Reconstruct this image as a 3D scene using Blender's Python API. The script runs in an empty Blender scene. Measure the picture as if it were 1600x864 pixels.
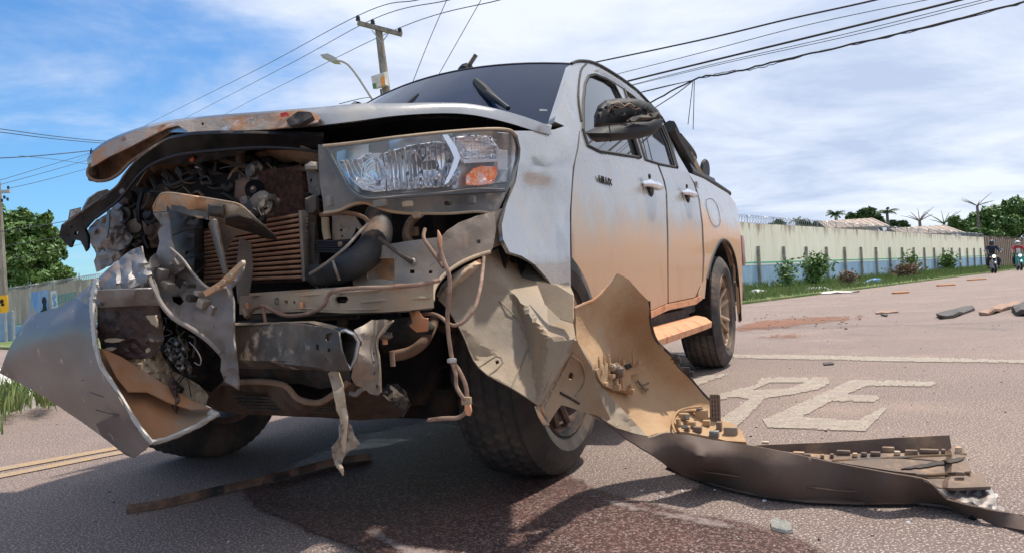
import bpy, bmesh, math, random
import numpy as np
from math import sin, cos, radians, pi, atan2, sqrt
from mathutils import Vector, Matrix, noise
from mathutils.geometry import delaunay_2d_cdt

# ------------------------------------------------------------------ camera, world, sun, exposure
SC = bpy.context.scene
COL = SC.collection
F, H = 1200.0, 0.63
ROLL, PITCH = radians(3.32), radians(0.95)
fwd = Vector((0, cos(PITCH), sin(PITCH)))
_r0 = Vector((1, 0, 0)); _u0 = _r0.cross(fwd)
RT = _r0 * cos(ROLL) - _u0 * sin(ROLL)
UP = _r0 * sin(ROLL) + _u0 * cos(ROLL)
CAM = Vector((0, 0, H))
cd = bpy.data.cameras.new('camera'); cam = bpy.data.objects.new('camera', cd); COL.objects.link(cam)
cd.sensor_width = 36; cd.lens = F / 1600 * 36; cd.clip_start = 0.05; cd.clip_end = 5000
m = Matrix((RT, UP, -fwd)).transposed().to_4x4(); m.translation = CAM
cam.matrix_world = m
SC.camera = cam

SUN = Vector((0.34, 0.25, 0.90)).normalized()
sl = bpy.data.lights.new('sun', 'SUN'); sl.energy = 4.2; sl.angle = radians(2.5); sl.color = (1, .93, .82)
so = bpy.data.objects.new('sun', sl); COL.objects.link(so); so.location = (8, 3, 20)
so.rotation_euler = SUN.to_track_quat('Z', 'Y').to_euler()

W = bpy.data.worlds.new('World'); SC.world = W; W.use_nodes = True
nt = W.node_tree; N = nt.nodes; L = nt.links; N.clear()
out = N.new('ShaderNodeOutputWorld'); bg = N.new('ShaderNodeBackground'); bg.inputs[1].default_value = 0.10
sky = N.new('ShaderNodeTexSky'); sky.sky_type = 'NISHITA'; sky.sun_disc = False
sky.sun_elevation = math.asin(SUN.z); sky.sun_rotation = atan2(SUN.x, SUN.y)
sky.air_density = 1.1; sky.dust_density = .4; sky.ozone_density = 2.5
tc = N.new('ShaderNodeTexCoord'); sep = N.new('ShaderNodeSeparateXYZ'); L.new(tc.outputs['Generated'], sep.inputs[0])
def wmath(op, a, b=None, c=None):
    n = N.new('ShaderNodeMath'); n.operation = op
    for i, v in enumerate((a, b, c)):
        if v is None: continue
        if isinstance(v, (int, float)): n.inputs[i].default_value = v
        else: L.new(v, n.inputs[i])
    return n.outputs[0]
den = wmath('ADD', wmath('MAXIMUM', sep.outputs[2], 0.0), 0.16)
cx = wmath('DIVIDE', sep.outputs[0], den); cy = wmath('DIVIDE', sep.outputs[1], den)
cmb = N.new('ShaderNodeCombineXYZ'); L.new(cx, cmb.inputs[0]); L.new(cy, cmb.inputs[1])
def wnoise(scale, detail, rough, dist, vec, loc=(0, 0, 0), scl=(1, 1, 1), rot=0):
    mp = N.new('ShaderNodeMapping'); mp.inputs['Location'].default_value = loc; mp.inputs['Scale'].default_value = scl
    mp.inputs['Rotation'].default_value = (0, 0, rot); L.new(vec, mp.inputs[0])
    n = N.new('ShaderNodeTexNoise'); n.inputs['Scale'].default_value = scale; n.inputs['Detail'].default_value = detail
    n.inputs['Roughness'].default_value = rough; n.inputs['Distortion'].default_value = dist; L.new(mp.outputs[0], n.inputs[0])
    return n.outputs[0]
n1 = wnoise(0.62, 9, .58, .5, cmb.outputs[0], (3.1, 1.2, 0), (1, 1.5, 1), -.5)
n2 = wnoise(2.3, 9, .6, .35, cmb.outputs[0], (7.3, 2.2, 0), (.9, 1.25, 1), -.35)
cl = wmath('ADD', wmath('MULTIPLY', n1, .75), wmath('MULTIPLY', n2, .35))
cl = wmath('ADD', cl, wmath('MULTIPLY', sep.outputs[0], .42))
cl = wmath('ADD', cl, wmath('MULTIPLY', sep.outputs[2], .34))
mr = N.new('ShaderNodeMapRange'); mr.interpolation_type = 'SMOOTHSTEP'; L.new(cl, mr.inputs[0])
mr.inputs[1].default_value = .36; mr.inputs[2].default_value = .66; mr.inputs[4].default_value = .97
n3 = wnoise(1.5, 10, .6, .3, cmb.outputs[0], (1.3, 5.2, 3), (.85, 1.25, 1), -.4)
cr = N.new('ShaderNodeValToRGB'); L.new(n3, cr.inputs[0])
cr.color_ramp.elements[0].position = .34; cr.color_ramp.elements[0].color = (4.5, 5.3, 7.0, 1)
cr.color_ramp.elements[1].position = .62; cr.color_ramp.elements[1].color = (7.4, 7.9, 8.9, 1)
mx = N.new('ShaderNodeMixRGB'); L.new(mr.outputs[0], mx.inputs[0])
sk = N.new('ShaderNodeMixRGB'); sk.blend_type = 'MULTIPLY'; sk.inputs[0].default_value = 1
sk.inputs[2].default_value = (.62, 1.0, 1.32, 1); L.new(sky.outputs[0], sk.inputs[1])
L.new(sk.outputs[0], mx.inputs[1]); L.new(cr.outputs[0], mx.inputs[2])
L.new(mx.outputs[0], bg.inputs[0]); L.new(bg.outputs[0], out.inputs[0])
SC.view_settings.view_transform = 'Standard'; SC.view_settings.look = 'None'
SC.view_settings.exposure = 0.32; SC.view_settings.gamma = 1

# ------------------------------------------------------------------ frames
YAW = radians(25.25)
VD = Vector((sin(YAW), cos(YAW), 0)); UD = Vector((cos(YAW), -sin(YAW), 0))
O = Vector((-0.64, 2.97, 0))
ZD = Vector((0, 0, 1))
def ray(px, py): return fwd * F + RT * (px - 800) - UP * (py - 432)
def T(u, v, z): return O + UD * u + VD * v + ZD * z
def hit(px, py, n, c):            # ray with plane n.p = c
    d = ray(px, py); return CAM + d * ((c - n.dot(CAM)) / n.dot(d))
def at_y(px, py, Y): return hit(px, py, Vector((0, 1, 0)), Y)
def at_z(px, py, z=0): return hit(px, py, ZD, z)
def at_v(px, py, v): return hit(px, py, VD, VD.dot(O) + v)
def at_u(px, py, u): return hit(px, py, UD, UD.dot(O) + u)
SIDEP = [(-1, .85), (.25, .85), (.5, .872), (.8, .886), (1.0, .876), (1.12, .855), (1.2, .828), (1.5, .725), (1.75, .63), (3, .3)]
def sideu(z): return (_su(z - .07) + _su(z) * 2 + _su(z + .07) + _su(z - .035) + _su(z + .035)) / 6
def _su(z):
    for (a, b), (c, d) in zip(SIDEP, SIDEP[1:]):
        if z <= c: return b + (d - b) * (z - a) / (c - a)
    return .6
def side(px, py, off=0.0):
    u = .86
    for _ in range(12):
        p = at_u(px, py, u + off); u = u + .6 * (sideu(max(-1, min(2.5, p.z))) - u)
    return at_u(px, py, u + off)
def sidef(off=0.0): return lambda x, y: side(x, y, off)
def vf(v): return lambda x, y: at_v(x, y, v)
def uf(u): return lambda x, y: at_u(x, y, u)
def zf(z): return lambda x, y: at_z(x, y, z)
def yf(Y): return lambda x, y: at_y(x, y, Y)

class Depth:
    """depth v as a smooth (thin-plate) or faceted function of picture position, from a few measured control points"""
    def __init__(s, ctrl, amp=0.0, sc=40.0, ridge=False, seed=0, facet=False):
        s.c = ctrl; s.amp = amp; s.sc = sc; s.ridge = ridge; s.seed = seed; s.facet = facet
        P = np.array([c[:2] for c in ctrl], float) / 100.0; n = len(P)
        if not facet:
            D = np.linalg.norm(P[:, None] - P[None], axis=2)
            K = np.where(D > 0, D ** 2 * np.log(D + 1e-12), 0) + np.eye(n) * 1e-3
            A = np.zeros((n + 3, n + 3)); A[:n, :n] = K; A[:n, n] = 1; A[:n, n + 1:] = P; A[n, :n] = 1; A[n + 1:, :n] = P.T
            b = np.zeros(n + 3); b[:n] = [c[2] for c in ctrl]
            s.w = np.linalg.lstsq(A, b, rcond=None)[0]; s.P = P
        else:
            xs = [Vector((c[0], c[1])) for c in ctrl]
            vs, es, fs, *_ = delaunay_2d_cdt(xs, [], [], 0, 1e-6)
            s.tv = vs; s.tf = fs
            s.td = [min(ctrl, key=lambda c: (c[0] - q.x) ** 2 + (c[1] - q.y) ** 2)[2] for q in vs]
    def v(s, x, y):
        if s.facet:
            best = None
            for f in s.tf:
                a, b, c = (s.tv[i] for i in f[:3])
                det = (b.y - c.y) * (a.x - c.x) + (c.x - b.x) * (a.y - c.y)
                if abs(det) < 1e-9: continue
                l1 = ((b.y - c.y) * (x - c.x) + (c.x - b.x) * (y - c.y)) / det
                l2 = ((c.y - a.y) * (x - c.x) + (a.x - c.x) * (y - c.y)) / det
                l3 = 1 - l1 - l2; mn = min(l1, l2, l3)
                if best is None or mn > best[0]:
                    best = (mn, l1 * s.td[f[0]] + l2 * s.td[f[1]] + l3 * s.td[f[2]])
                    if mn >= 0: break
            d = best[1]
        else:
            q = np.array((x, y)) / 100.0; r = np.linalg.norm(s.P - q, axis=1)
            n = len(s.P); d = float((s.w[:n] * np.where(r > 0, r ** 2 * np.log(r + 1e-12), 0)).sum() + s.w[n] + s.w[n + 1:] @ q)
        if s.amp:
            k = noise.noise(Vector((x / s.sc, y / s.sc, s.seed * 7.3)))
            k2 = noise.noise(Vector((x / s.sc * 2.3, y / s.sc * 2.3, s.seed * 7.3 + 4)))
            d += s.amp * ((1 - 2 * abs(k) + .5 * (1 - 2 * abs(k2))) if s.ridge else (k + .5 * k2))
        return d
    def __call__(s, x, y): return at_v(x, y, s.v(x, y))

# ------------------------------------------------------------------ materials
MATS = {}
def mat(name, col, col2=None, sc=6, lo=.4, hi=.62, rough=.5, metal=0.0, bump=0.0, bsc=60, layers=(), coat=0, emit=None, detail=5,
        stretch=(1, 1, 1), alpha=1, trans=0, ior=1.45, spec=.5, bd=.01, soak=0, soak_op=1.0):
    M = bpy.data.materials.new(name); M.use_nodes = True; t = M.node_tree; n = t.nodes; l = t.links
    b = n['Principled BSDF']; tc = n.new('ShaderNodeTexCoord'); mp = n.new('ShaderNodeMapping')
    mp.inputs['Scale'].default_value = stretch; l.new(tc.outputs['Object'], mp.inputs[0])
    def nz(scale, det=5, rg=.6, vec=None):
        q = n.new('ShaderNodeTexNoise'); q.inputs['Scale'].default_value = scale; q.inputs['Detail'].default_value = det
        q.inputs['Roughness'].default_value = rg; l.new(vec or mp.outputs[0], q.inputs[0]); return q.outputs[0]
    def rng(v, a, c, o0=0., o1=1.):
        q = n.new('ShaderNodeMapRange'); q.interpolation_type = 'SMOOTHSTEP'; l.new(v, q.inputs[0])
        q.inputs[1].default_value = a; q.inputs[2].default_value = c; q.inputs[3].default_value = o0; q.inputs[4].default_value = o1; return q.outputs[0]
    def mathn(op, a, c):
        q = n.new('ShaderNodeMath'); q.operation = op
        for i, v in enumerate((a, c)):
            if isinstance(v, (int, float)): q.inputs[i].default_value = v
            else: l.new(v, q.inputs[i])
        return q.outputs[0]
    def mix(f, a, c):
        q = n.new('ShaderNodeMixRGB')
        for i, v in enumerate((f, a, c)):
            if isinstance(v, tuple): q.inputs[i].default_value = (*v, 1)
            elif isinstance(v, (int, float)): q.inputs[i].default_value = v
            else: l.new(v, q.inputs[i])
        return q.outputs[0]
    c = col; rr = rough; mm = metal
    if col2: c = mix(rng(nz(sc, detail), lo, hi), col, col2)
    for ly in layers:
        cc, s_, a_, b_ = ly[:4]; o = ly[4] if len(ly) > 4 else {}
        f = nz(s_, o.get('det', 5), .62)
        if 'z' in o:      # dirt that climbs from below: more where z is low (object space)
            sp = n.new('ShaderNodeSeparateXYZ'); l.new(tc.outputs['Object'], sp.inputs[0])
            g = rng(sp.outputs[2], o['z'][0], o['z'][1], o.get('z0', .5), o.get('z1', -.5)); f = mathn('ADD', f, g)
        f = rng(f, a_, b_, 0, o.get('op', 1.0))
        c = mix(f, c, cc)
        if 'rough' in o:
            q = n.new('ShaderNodeMix'); l.new(f, q.inputs[0])
            (l.new(rr, q.inputs[2]) if not isinstance(rr, (int, float)) else setattr(q.inputs[2], 'default_value', rr)); q.inputs[3].default_value = o['rough']; rr = q.outputs[0]
        if 'metal' in o:
            q = n.new('ShaderNodeMix'); l.new(f, q.inputs[0])
            (l.new(mm, q.inputs[2]) if not isinstance(mm, (int, float)) else setattr(q.inputs[2], 'default_value', mm)); q.inputs[3].default_value = o['metal']; mm = q.outputs[0]
    def setin(k, v):
        s = b.inputs[k]
        if isinstance(v, tuple): s.default_value = (*v, 1)
        elif isinstance(v, (int, float)): s.default_value = v
        else: l.new(v, s)
    setin('Base Color', c); setin('Roughness', rr); setin('Metallic', mm)
    setin('Coat Weight', coat); setin('Transmission Weight', trans); setin('IOR', ior); setin('Alpha', alpha); setin('Specular IOR Level', spec)
    if coat: setin('Coat Roughness', .06)
    if emit: setin('Emission Color', emit[0]); setin('Emission Strength', emit[1])
    if soak:
        at = n.new('ShaderNodeAttribute'); at.attribute_name = 'soak'
        f = mathn('ADD', at.outputs['Fac'], mathn('MULTIPLY', mathn('SUBTRACT', nz(soak, 8, .7), .5), 1.5))
        setin('Alpha', rng(f, .12, .62, 0, soak_op))
    if bump:
        q = n.new('ShaderNodeBump'); q.inputs['Strength'].default_value = bump; q.inputs['Distance'].default_value = bd
        l.new(nz(bsc, 8, .65), q.inputs['Height']); l.new(q.outputs[0], b.inputs['Normal'])
    MATS[name] = M
    return M

# ------------------------------------------------------------------ mesh helpers
ROOTS = {}
def root_inv(par):
    o = par; 
    while o.parent: o = o.parent
    return ROOTS.get(o.name)
def link(name, me, par=None, m=None, kind=None, world=True, thick=0, toff=0.0, sharp=None, smooth=True):
    if par is not None and world:
        inv = root_inv(par)
        if inv is not None: me.transform(inv)
    if smooth and len(me.polygons):
        me.polygons.foreach_set('use_smooth', [True] * len(me.polygons)); me.set_sharp_from_angle(angle=radians(sharp or 32))
    if smooth and thick and len(me.polygons):
        bm = bmesh.new(); bm.from_mesh(me)
        for e in bm.edges:
            if len(e.link_faces) == 1: e.smooth = False
        bm.to_mesh(me); bm.free()
    ob = bpy.data.objects.new(name, me); COL.objects.link(ob)
    if par is not None: ob.parent = par
    if m is not None:
        for q in (m if isinstance(m, (list, tuple)) else [m]): me.materials.append(q)
    if kind: ob['kind'] = kind
    if thick:
        md = ob.modifiers.new('thickness', 'SOLIDIFY'); md.thickness = thick; md.offset = toff
    return ob
def thing(name, label, cat, loc=(0, 0, 0), rz=0.0, group=None):
    o = bpy.data.objects.new(name, None); COL.objects.link(o); o.location = loc; o.rotation_euler = (0, 0, rz)
    o.empty_display_size = .1; o['label'] = label; o['category'] = cat
    if group: o['group'] = group
    ROOTS[o.name] = (Matrix.Translation(Vector(loc)) @ Matrix.Rotation(rz, 4, 'Z')).inverted()
    return o
def tag(o, label, cat, group=None):
    o['label'] = label; o['category'] = cat
    if group: o['group'] = group
    return o
def origin_to(o, p):
    o.data.transform(Matrix.Translation(-Vector(p))); o.location = p
    return o
class MB:
    def __init__(s): s.v = []; s.f = []; s.mi = []; s.cur = 0
    def add(s, vs, fs):
        b = len(s.v); s.v += [tuple(v) for v in vs]; s.f += [[i + b for i in f] for f in fs]; s.mi += [s.cur] * len(fs); return s
    def box(s, c, sz, ax=None, bev=0.0):
        c = Vector(c); X, Y, Z = ax or (Vector((1, 0, 0)), Vector((0, 1, 0)), ZD)
        h = [q / 2 for q in sz]
        if bev:
            bm = bmesh.new(); bmesh.ops.create_cube(bm, size=1)
            for v in bm.verts: v.co = Vector((v.co.x * sz[0], v.co.y * sz[1], v.co.z * sz[2]))
            bmesh.ops.bevel(bm, geom=bm.edges[:], offset=bev, segments=2, affect='EDGES', profile=.6)
            s.add([c + X * v.co.x + Y * v.co.y + Z * v.co.z for v in bm.verts], [[v.index for v in f.verts] for f in bm.faces]); bm.free(); return s
        vs = [c + X * (i * h[0]) + Y * (j * h[1]) + Z * (k * h[2]) for i in (-1, 1) for j in (-1, 1) for k in (-1, 1)]
        return s.add(vs, [(0, 1, 3, 2), (4, 6, 7, 5), (0, 4, 5, 1), (2, 3, 7, 6), (0, 2, 6, 4), (1, 5, 7, 3)])
    def tube(s, pts, r, n=8, cap=True, ell=None, spl=0, ripple=None):
        pts = [Vector(p) for p in pts]; rs = r if isinstance(r, (list, tuple)) else [r] * len(pts)
        if spl: 
            tt = []; rr = []
            for i in range(len(pts) - 1):
                for k in range(spl):
                    t = k / spl; tt.append(crv(pts, i, t)); rr.append(rs[i] + (rs[i + 1] - rs[i]) * t)
            pts = tt + [pts[-1]]; rs = rr + [rs[-1]]
        vs = []; fs = []; pn = None
        for i, p in enumerate(pts):
            d = (pts[min(i + 1, len(pts) - 1)] - pts[max(i - 1, 0)]).normalized()
            if pn is None: pn = d.orthogonal().normalized()
            pn = (pn - d * pn.dot(d)); pn = pn.normalized() if pn.length > 1e-6 else d.orthogonal().normalized()
            bn = d.cross(pn)
            rr_ = rs[i] * (1 if not ripple or i % 2 else ripple)
            for k in range(n):
                a = 2 * pi * k / n; vs.append(p + (pn * cos(a) + bn * sin(a) * (ell or 1)) * rr_)
        for i in range(len(pts) - 1):
            for k in range(n): fs.append((i * n + k, i * n + (k + 1) % n, (i + 1) * n + (k + 1) % n, (i + 1) * n + k))
        if cap: fs.append(tuple(range(n))[::-1]); fs.append(tuple(range((len(pts) - 1) * n, len(pts) * n)))
        return s.add(vs, fs)
    def sbox(s, c, sz, ax=None, bev=0.0): return s.box(c, [q * .55 for q in sz], ax, bev * .55)
    def stube(s, pts, r, n=8, **k): return s.tube(pts, [q * .6 for q in r] if isinstance(r, (list, tuple)) else r * .6, n, **k)
    def slathe(s, prof, c, axis, n=24): return s.lathe([(a * .55, b * .55) for a, b in prof], c, axis, n)
    def lathe(s, prof, c, axis, n=32, x=None, close=False):
        c = Vector(c); A = Vector(axis).normalized(); X = (Vector(x) if x else A.orthogonal()).normalized(); Y = A.cross(X)
        vs = []; fs = []; m_ = len(prof)
        for k in range(n):
            a = 2 * pi * k / n
            for (r, h) in prof: vs.append(c + A * h + (X * cos(a) + Y * sin(a)) * r)
        for k in range(n):
            for j in range(m_ - 1 + (1 if close else 0)):
                j2 = (j + 1) % m_; k2 = (k + 1) % n
                fs.append((k * m_ + j, k * m_ + j2, k2 * m_ + j2, k2 * m_ + j))
        return s.add(vs, fs)
    def grid(s, rows, close=False):
        m_ = len(rows[0]); vs = [p for r in rows for p in r]; fs = []
        for i in range(len(rows) - 1):
            for j in range(m_ - 1): fs.append((i * m_ + j, i * m_ + j + 1, (i + 1) * m_ + j + 1, (i + 1) * m_ + j))
        return s.add(vs, fs)
    def mesh(s, name='mesh'):
        me = bpy.data.meshes.new(name); me.from_pydata(s.v, [], s.f); me.validate()
        if any(s.mi) and len(s.mi) == len(me.polygons): me.polygons.foreach_set('material_index', s.mi)
        bm = bmesh.new(); bm.from_mesh(me)
        if len(bm.faces) < 60000: bmesh.ops.recalc_face_normals(bm, faces=bm.faces[:])
        bm.to_mesh(me); bm.free(); me.update(); return me
    def build(s, name, m=None, par=None, **k): return link(name, s.mesh(name), par, m, **k)
def crv(pts, i, t):
    p0 = pts[max(i - 1, 0)]; p1 = pts[i]; p2 = pts[i + 1]; p3 = pts[min(i + 2, len(pts) - 1)]
    return .5 * ((2 * p1) + (p2 - p0) * t + (2 * p0 - 5 * p1 + 4 * p2 - p3) * t * t + (3 * p1 - p0 - 3 * p2 + p3) * t ** 3)
def spline(pts, k=6):
    pts = [Vector(p) for p in pts]; o = []
    for i in range(len(pts) - 1):
        for j in range(k): o.append(crv(pts, i, j / k))
    return o + [pts[-1]]
def inside(x, y, poly):
    c = False; j = len(poly) - 1
    for i in range(len(poly)):
        xi, yi = poly[i]; xj, yj = poly[j]
        if (yi > y) != (yj > y) and x < (xj - xi) * (y - yi) / (yj - yi) + xi: c = not c
        j = i
    return c
def smooth_outline(ol, k=4):
    n = len(ol); P = [Vector((*p, 0)) for p in ol]; o = []
    for i in range(n):
        q = [P[(i - 1) % n], P[i], P[(i + 1) % n], P[(i + 2) % n]]
        for j in range(k):
            c = crv(q, 1, j / k); o.append((c.x, c.y))
    return o
def densify(ol, step, jag=0, seed=1):
    rnd = random.Random(seed); o = []
    for i, (a, b) in enumerate(zip(ol, ol[1:] + ol[:1])):
        d = math.hypot(b[0] - a[0], b[1] - a[1]); k = max(1, int(d / step))
        for j in range(k):
            t = j / k; w = jag if j else 0
            o.append((a[0] + (b[0] - a[0]) * t + rnd.uniform(-w, w), a[1] + (b[1] - a[1]) * t + rnd.uniform(-w, w)))
    return o
def sheet_mesh(name, ol, fn, g=12, holes=(), jag=0, smooth=0, ring=None, seed=1, jit=.25):
    """triangulated sheet inside a measured outline; fn lifts each point to its place in the world"""
    if smooth: ol = smooth_outline(ol, smooth)
    ol = densify(ol, g, jag, seed)
    vs = [Vector(p) for p in ol]; n = len(vs); es = [(i, (i + 1) % n) for i in range(n)]
    hs = []
    for h in holes:
        h = densify(h, g, 0); b = len(vs); vs += [Vector(p) for p in h]; es += [(b + i, b + (i + 1) % len(h)) for i in range(len(h))]; hs.append(h)
    xs = [p[0] for p in ol]; ys = [p[1] for p in ol]; rnd = random.Random(seed + 5)
    y = min(ys) + g * .5
    allp = np.array([(p.x, p.y) for p in vs])
    while y < max(ys):
        x = min(xs) + g * .5
        while x < max(xs):
            qx = x + rnd.uniform(-jit, jit) * g; qy = y + rnd.uniform(-jit, jit) * g
            if inside(qx, qy, ol) and not any(inside(qx, qy, h) for h in hs) and np.min(np.hypot(allp[:, 0] - qx, allp[:, 1] - qy)) > g * .4:
                vs.append(Vector((qx, qy)))
            x += g
        y += g
    ov, oe, of, *_ = delaunay_2d_cdt(vs, es, [], 1, 1e-5)
    if hs: of = [f for f in of if not any(inside(sum(ov[i].x for i in f) / len(f), sum(ov[i].y for i in f) / len(f), h) for h in hs)]
    me = bpy.data.meshes.new(name); me.from_pydata([fn(p.x, p.y) for p in ov], [], [list(f) for f in of]); me.update()
    return me
def sheet(name, ol, fn, m, par=None, thick=.004, toff=0.0, sharp=None, kind=None, **k):
    me = sheet_mesh(name, ol, fn, **k)
    # face the camera before thickening
    if len(me.polygons):
        p = me.polygons[0]
        if sum((CAM - Vector(q.center)).dot(q.normal) for q in me.polygons) < 0: me.flip_normals()
    return link(name, me, par, m, thick=thick, toff=toff, sharp=sharp, kind=kind)
def pxtube(name, pts, r, m, par, n=8, spl=4, fn=None, ripple=None, ell=None):
    P_ = [(fn or at_v)(*p) for p in pts]
    r = [q * .62 for q in r] if isinstance(r, (list, tuple)) else r * .62
    return MB().tube(P_, r, n, spl=spl, ripple=ripple, ell=ell).build(name, m, par)
def text_mesh(s, size, ext=.0005):
    cu = bpy.data.curves.new('txt', 'FONT'); cu.body = s; cu.size = size; cu.extrude = ext; cu.align_x = 'CENTER'; cu.align_y = 'CENTER'
    o = bpy.data.objects.new('txt', cu); COL.objects.link(o); bpy.context.view_layer.update()
    me = bpy.data.meshes.new_from_object(o.evaluated_get(bpy.context.evaluated_depsgraph_get())); bpy.data.objects.remove(o); return me
R = random.Random(7)
# ------------------------------------------------------------------ setting: ground, road, verges, markings
mat('road', (.225, .165, .140), (.182, .134, .115), .6, .35, .7, rough=.85, bump=.9, bsc=260, bd=.006, detail=7,
    layers=[((.42, .29, .23), .9, .5, .75, {'op': .5}), ((.11, .075, .065), 120, .53, .61, {'op': .7, 'det': 2}), ((.60, .50, .45), 150, .575, .64, {'op': .9, 'det': 1}), ((.19, .14, .125), 2.2, .56, .72, {'op': .4, 'det': 8}), ((.20, .15, .13), .35, .54, .64, {'op': .3, 'det': 4})])
mat('wet', (.060, .022, .017), (.090, .034, .026), 3, .4, .6, rough=.5, bump=.9, bsc=260, bd=.006, soak=3.2, soak_op=.93,
    layers=[((.020, .010, .009), 140, .52, .60, {'op': .7, 'det': 2}), ((.46, .36, .31), 150, .61, .67, {'op': .8, 'rough': .7, 'det': 1}), ((.26, .15, .12), 90, .55, .62, {'op': .7, 'det': 1})])
mat('paint_white', (.38, .32, .26), (.45, .39, .32), 14, .4, .6, rough=.8, bump=1, bsc=200, bd=.006, soak=16, soak_op=.9, layers=[((.24, .19, .175), 80, .54, .60, {'op': .85, 'det': 2}), ((.36, .28, .255), 7, .50, .66, {'op': .85, 'det': 8})])
mat('paint_yellow', (.46, .30, .14), (.40, .29, .19), 14, .4, .6, rough=.8, bump=1, bsc=200, bd=.006, layers=[((.33, .25, .22), 60, .50, .58, {'op': .9})])
mat('earth', (.30, .20, .13), (.10, .15, .05), .8, .4, .6, rough=.95, bump=.8, bsc=30)
mat('verge', (.09, .15, .035), (.17, .20, .07), 1.2, .4, .6, rough=.95, bump=1, bsc=40, layers=[((.36, .27, .19), 1.7, .56, .66)])
mat('concrete_pale', (.62, .60, .55), (.45, .42, .37), 3, .4, .7, rough=.9, bump=.6, bsc=90, layers=[((.25, .28, .12), 2.3, .6, .7, {'op': .6})])
mat('grassblade', (.10, .17, .04), (.20, .24, .08), 3, .4, .6, rough=.7)
mat('leaf', (.07, .145, .03), (.12, .21, .05), .9, .4, .6, rough=.55, layers=[((.14, .20, .05), 3, .58, .7, {'op': .7})])
mat('leaf_dark', (.04, .085, .028), (.07, .13, .04), .7, .4, .6, rough=.6)
mat('bark', (.12, .10, .08), (.20, .17, .14), 9, .4, .6, rough=.9, bump=.8, bsc=30)
mat('dry_leaf', (.22, .11, .09), (.16, .14, .07), 5, .4, .6, rough=.8)

def flat(name, pts, z, m, kind='structure', dz=0.0, par=None):
    b = MB(); n = len(pts)
    vs = [(p[0], p[1], z) for p in pts]
    if dz:
        vs += [(p[0], p[1], z - dz) for p in pts]
        b.add(vs, [list(range(n))] + [[i, (i + 1) % n, n + (i + 1) % n, n + i] for i in range(n)])
    else: b.add(vs, [list(range(n))])
    return b.build(name, m, par, kind=kind, smooth=False)
flat('ground', [(-1500, -1500), (1500, -1500), (1500, 1500), (-1500, 1500)], -.02, MATS['earth'])
flat('road', [(-60, -12), (90, -12), (140, 150), (100, 130), (60, 82.5), (26, 42), (5.2, 17.2), (-2.4, 8.1), (-10.7, 16.0), (-60, 62.8)], 0.0, MATS['road'])
flat('grass_verge', [(5.2, 17.2), (26, 42), (60, 82.5), (100, 130), (100, 160), (58, 88.5), (-3.9, 14.3), (-60, 67.5), (-60, 62.8), (-10.7, 16.0), (-2.4, 8.1)], .05, MATS['verge'], dz=.06)
med = [at_z(-260, 720), at_z(0, 650), at_z(90, 629), at_z(150, 616), at_z(210, 575), at_z(150, 562), at_z(0, 586), at_z(-260, 622)]
flat('median_strip', med, .075, MATS['concrete_pale'], dz=.075)
# kerb along the far side of the verge is only pale rubble: crumbs of mortar
def crumb(b, p, s):
    a = R.uniform(0, 3); X = Vector((cos(a), sin(a), 0)); Y = Vector((-sin(a), cos(a), 0))
    vs = []
    for k in range(6):
        t = k * pi / 3; q = R.uniform(.6, 1.1) * s; vs.append(p + X * cos(t) * q + Y * sin(t) * q * .6)
    top = [v + ZD * s * R.uniform(.3, .6) - (v - p) * .35 for v in vs]
    b.add(vs + top, [[i, (i + 1) % 6, 6 + (i + 1) % 6, 6 + i] for i in range(6)] + [[6, 7, 8, 9, 10, 11]])
b = MB(); b2 = MB()
for i in range(520):
    y = R.uniform(1.2, 14) ** 1.0; x = R.uniform(-.95, .95) * y * .7 + .1
    p = Vector((x, y, 0))
    (b if R.random() < .6 else b2).__class__
    crumb(b if R.random() < .55 else b2, p, R.uniform(.002, .006) * (1 + y * .10))
mat('grit_dark', (.06, .045, .04), (.14, .09, .07), 30, rough=.9)
mat('grit_pale', (.55, .48, .44), (.34, .26, .22), 30, rough=.9)
b.build('loose_gravel', MATS['grit_dark'], kind='stuff'); b2.build('loose_gravel', MATS['grit_pale'], kind='stuff')

# spilled fluid on the asphalt: irregular film with lobed edge
def soak_attr(me, ol, feather):
    # how far each point lies inside the stain's own edge: the material frays the rim with it
    A1 = np.array(densify(ol, 4)); at_ = me.attributes.new('soak', 'FLOAT', 'POINT')
    for i_, v_ in enumerate(me.vertices):
        d_ = v_.co - CAM; k_ = d_.dot(fwd); x_, y_ = 800 + F * d_.dot(RT) / k_, 432 - F * d_.dot(UP) / k_
        at_.data[i_].value = min(1.0, float(np.min(np.hypot(A1[:, 0] - x_, (A1[:, 1] - y_) * 2))) / feather)
def blob(name, ol, z, m, jag=5, g=10, feather=55, **k):
    me = sheet_mesh(name, ol, zf(z), g=g, jag=jag, smooth=4, **k); me.flip_normals() if me.polygons[0].normal.z < 0 else None
    soak_attr(me, smooth_outline(ol, 4), feather)
    ob = link(name, me, None, m, smooth=False); return ob
wet = [(372, 762), (470, 712), (620, 662), (760, 664), (900, 742), (960, 766), (1060, 790), (1160, 810), (1240, 832), (1300, 862), (1350, 905), (980, 960), (620, 940), (575, 880), (520, 850), (455, 822), (400, 800)]
o = blob('spilled_fluid', wet, .0035, MATS['wet'], jag=2, g=8, feather=30); o['kind'] = 'structure'
for ol in ([(520, 700), (640, 684), (720, 690), (700, 704), (600, 716), (540, 722)], [(880, 770), (905, 790), (960, 812), (980, 830), (950, 834), (905, 812), (872, 792)]):
    pass
mat('bleached', (.40, .32, .29), (.30, .235, .22), 30, .4, .6, rough=.85, bump=.9, bsc=260, bd=.006, soak=9, soak_op=.75, layers=[((.25, .19, .17), 120, .55, .62)])
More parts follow.
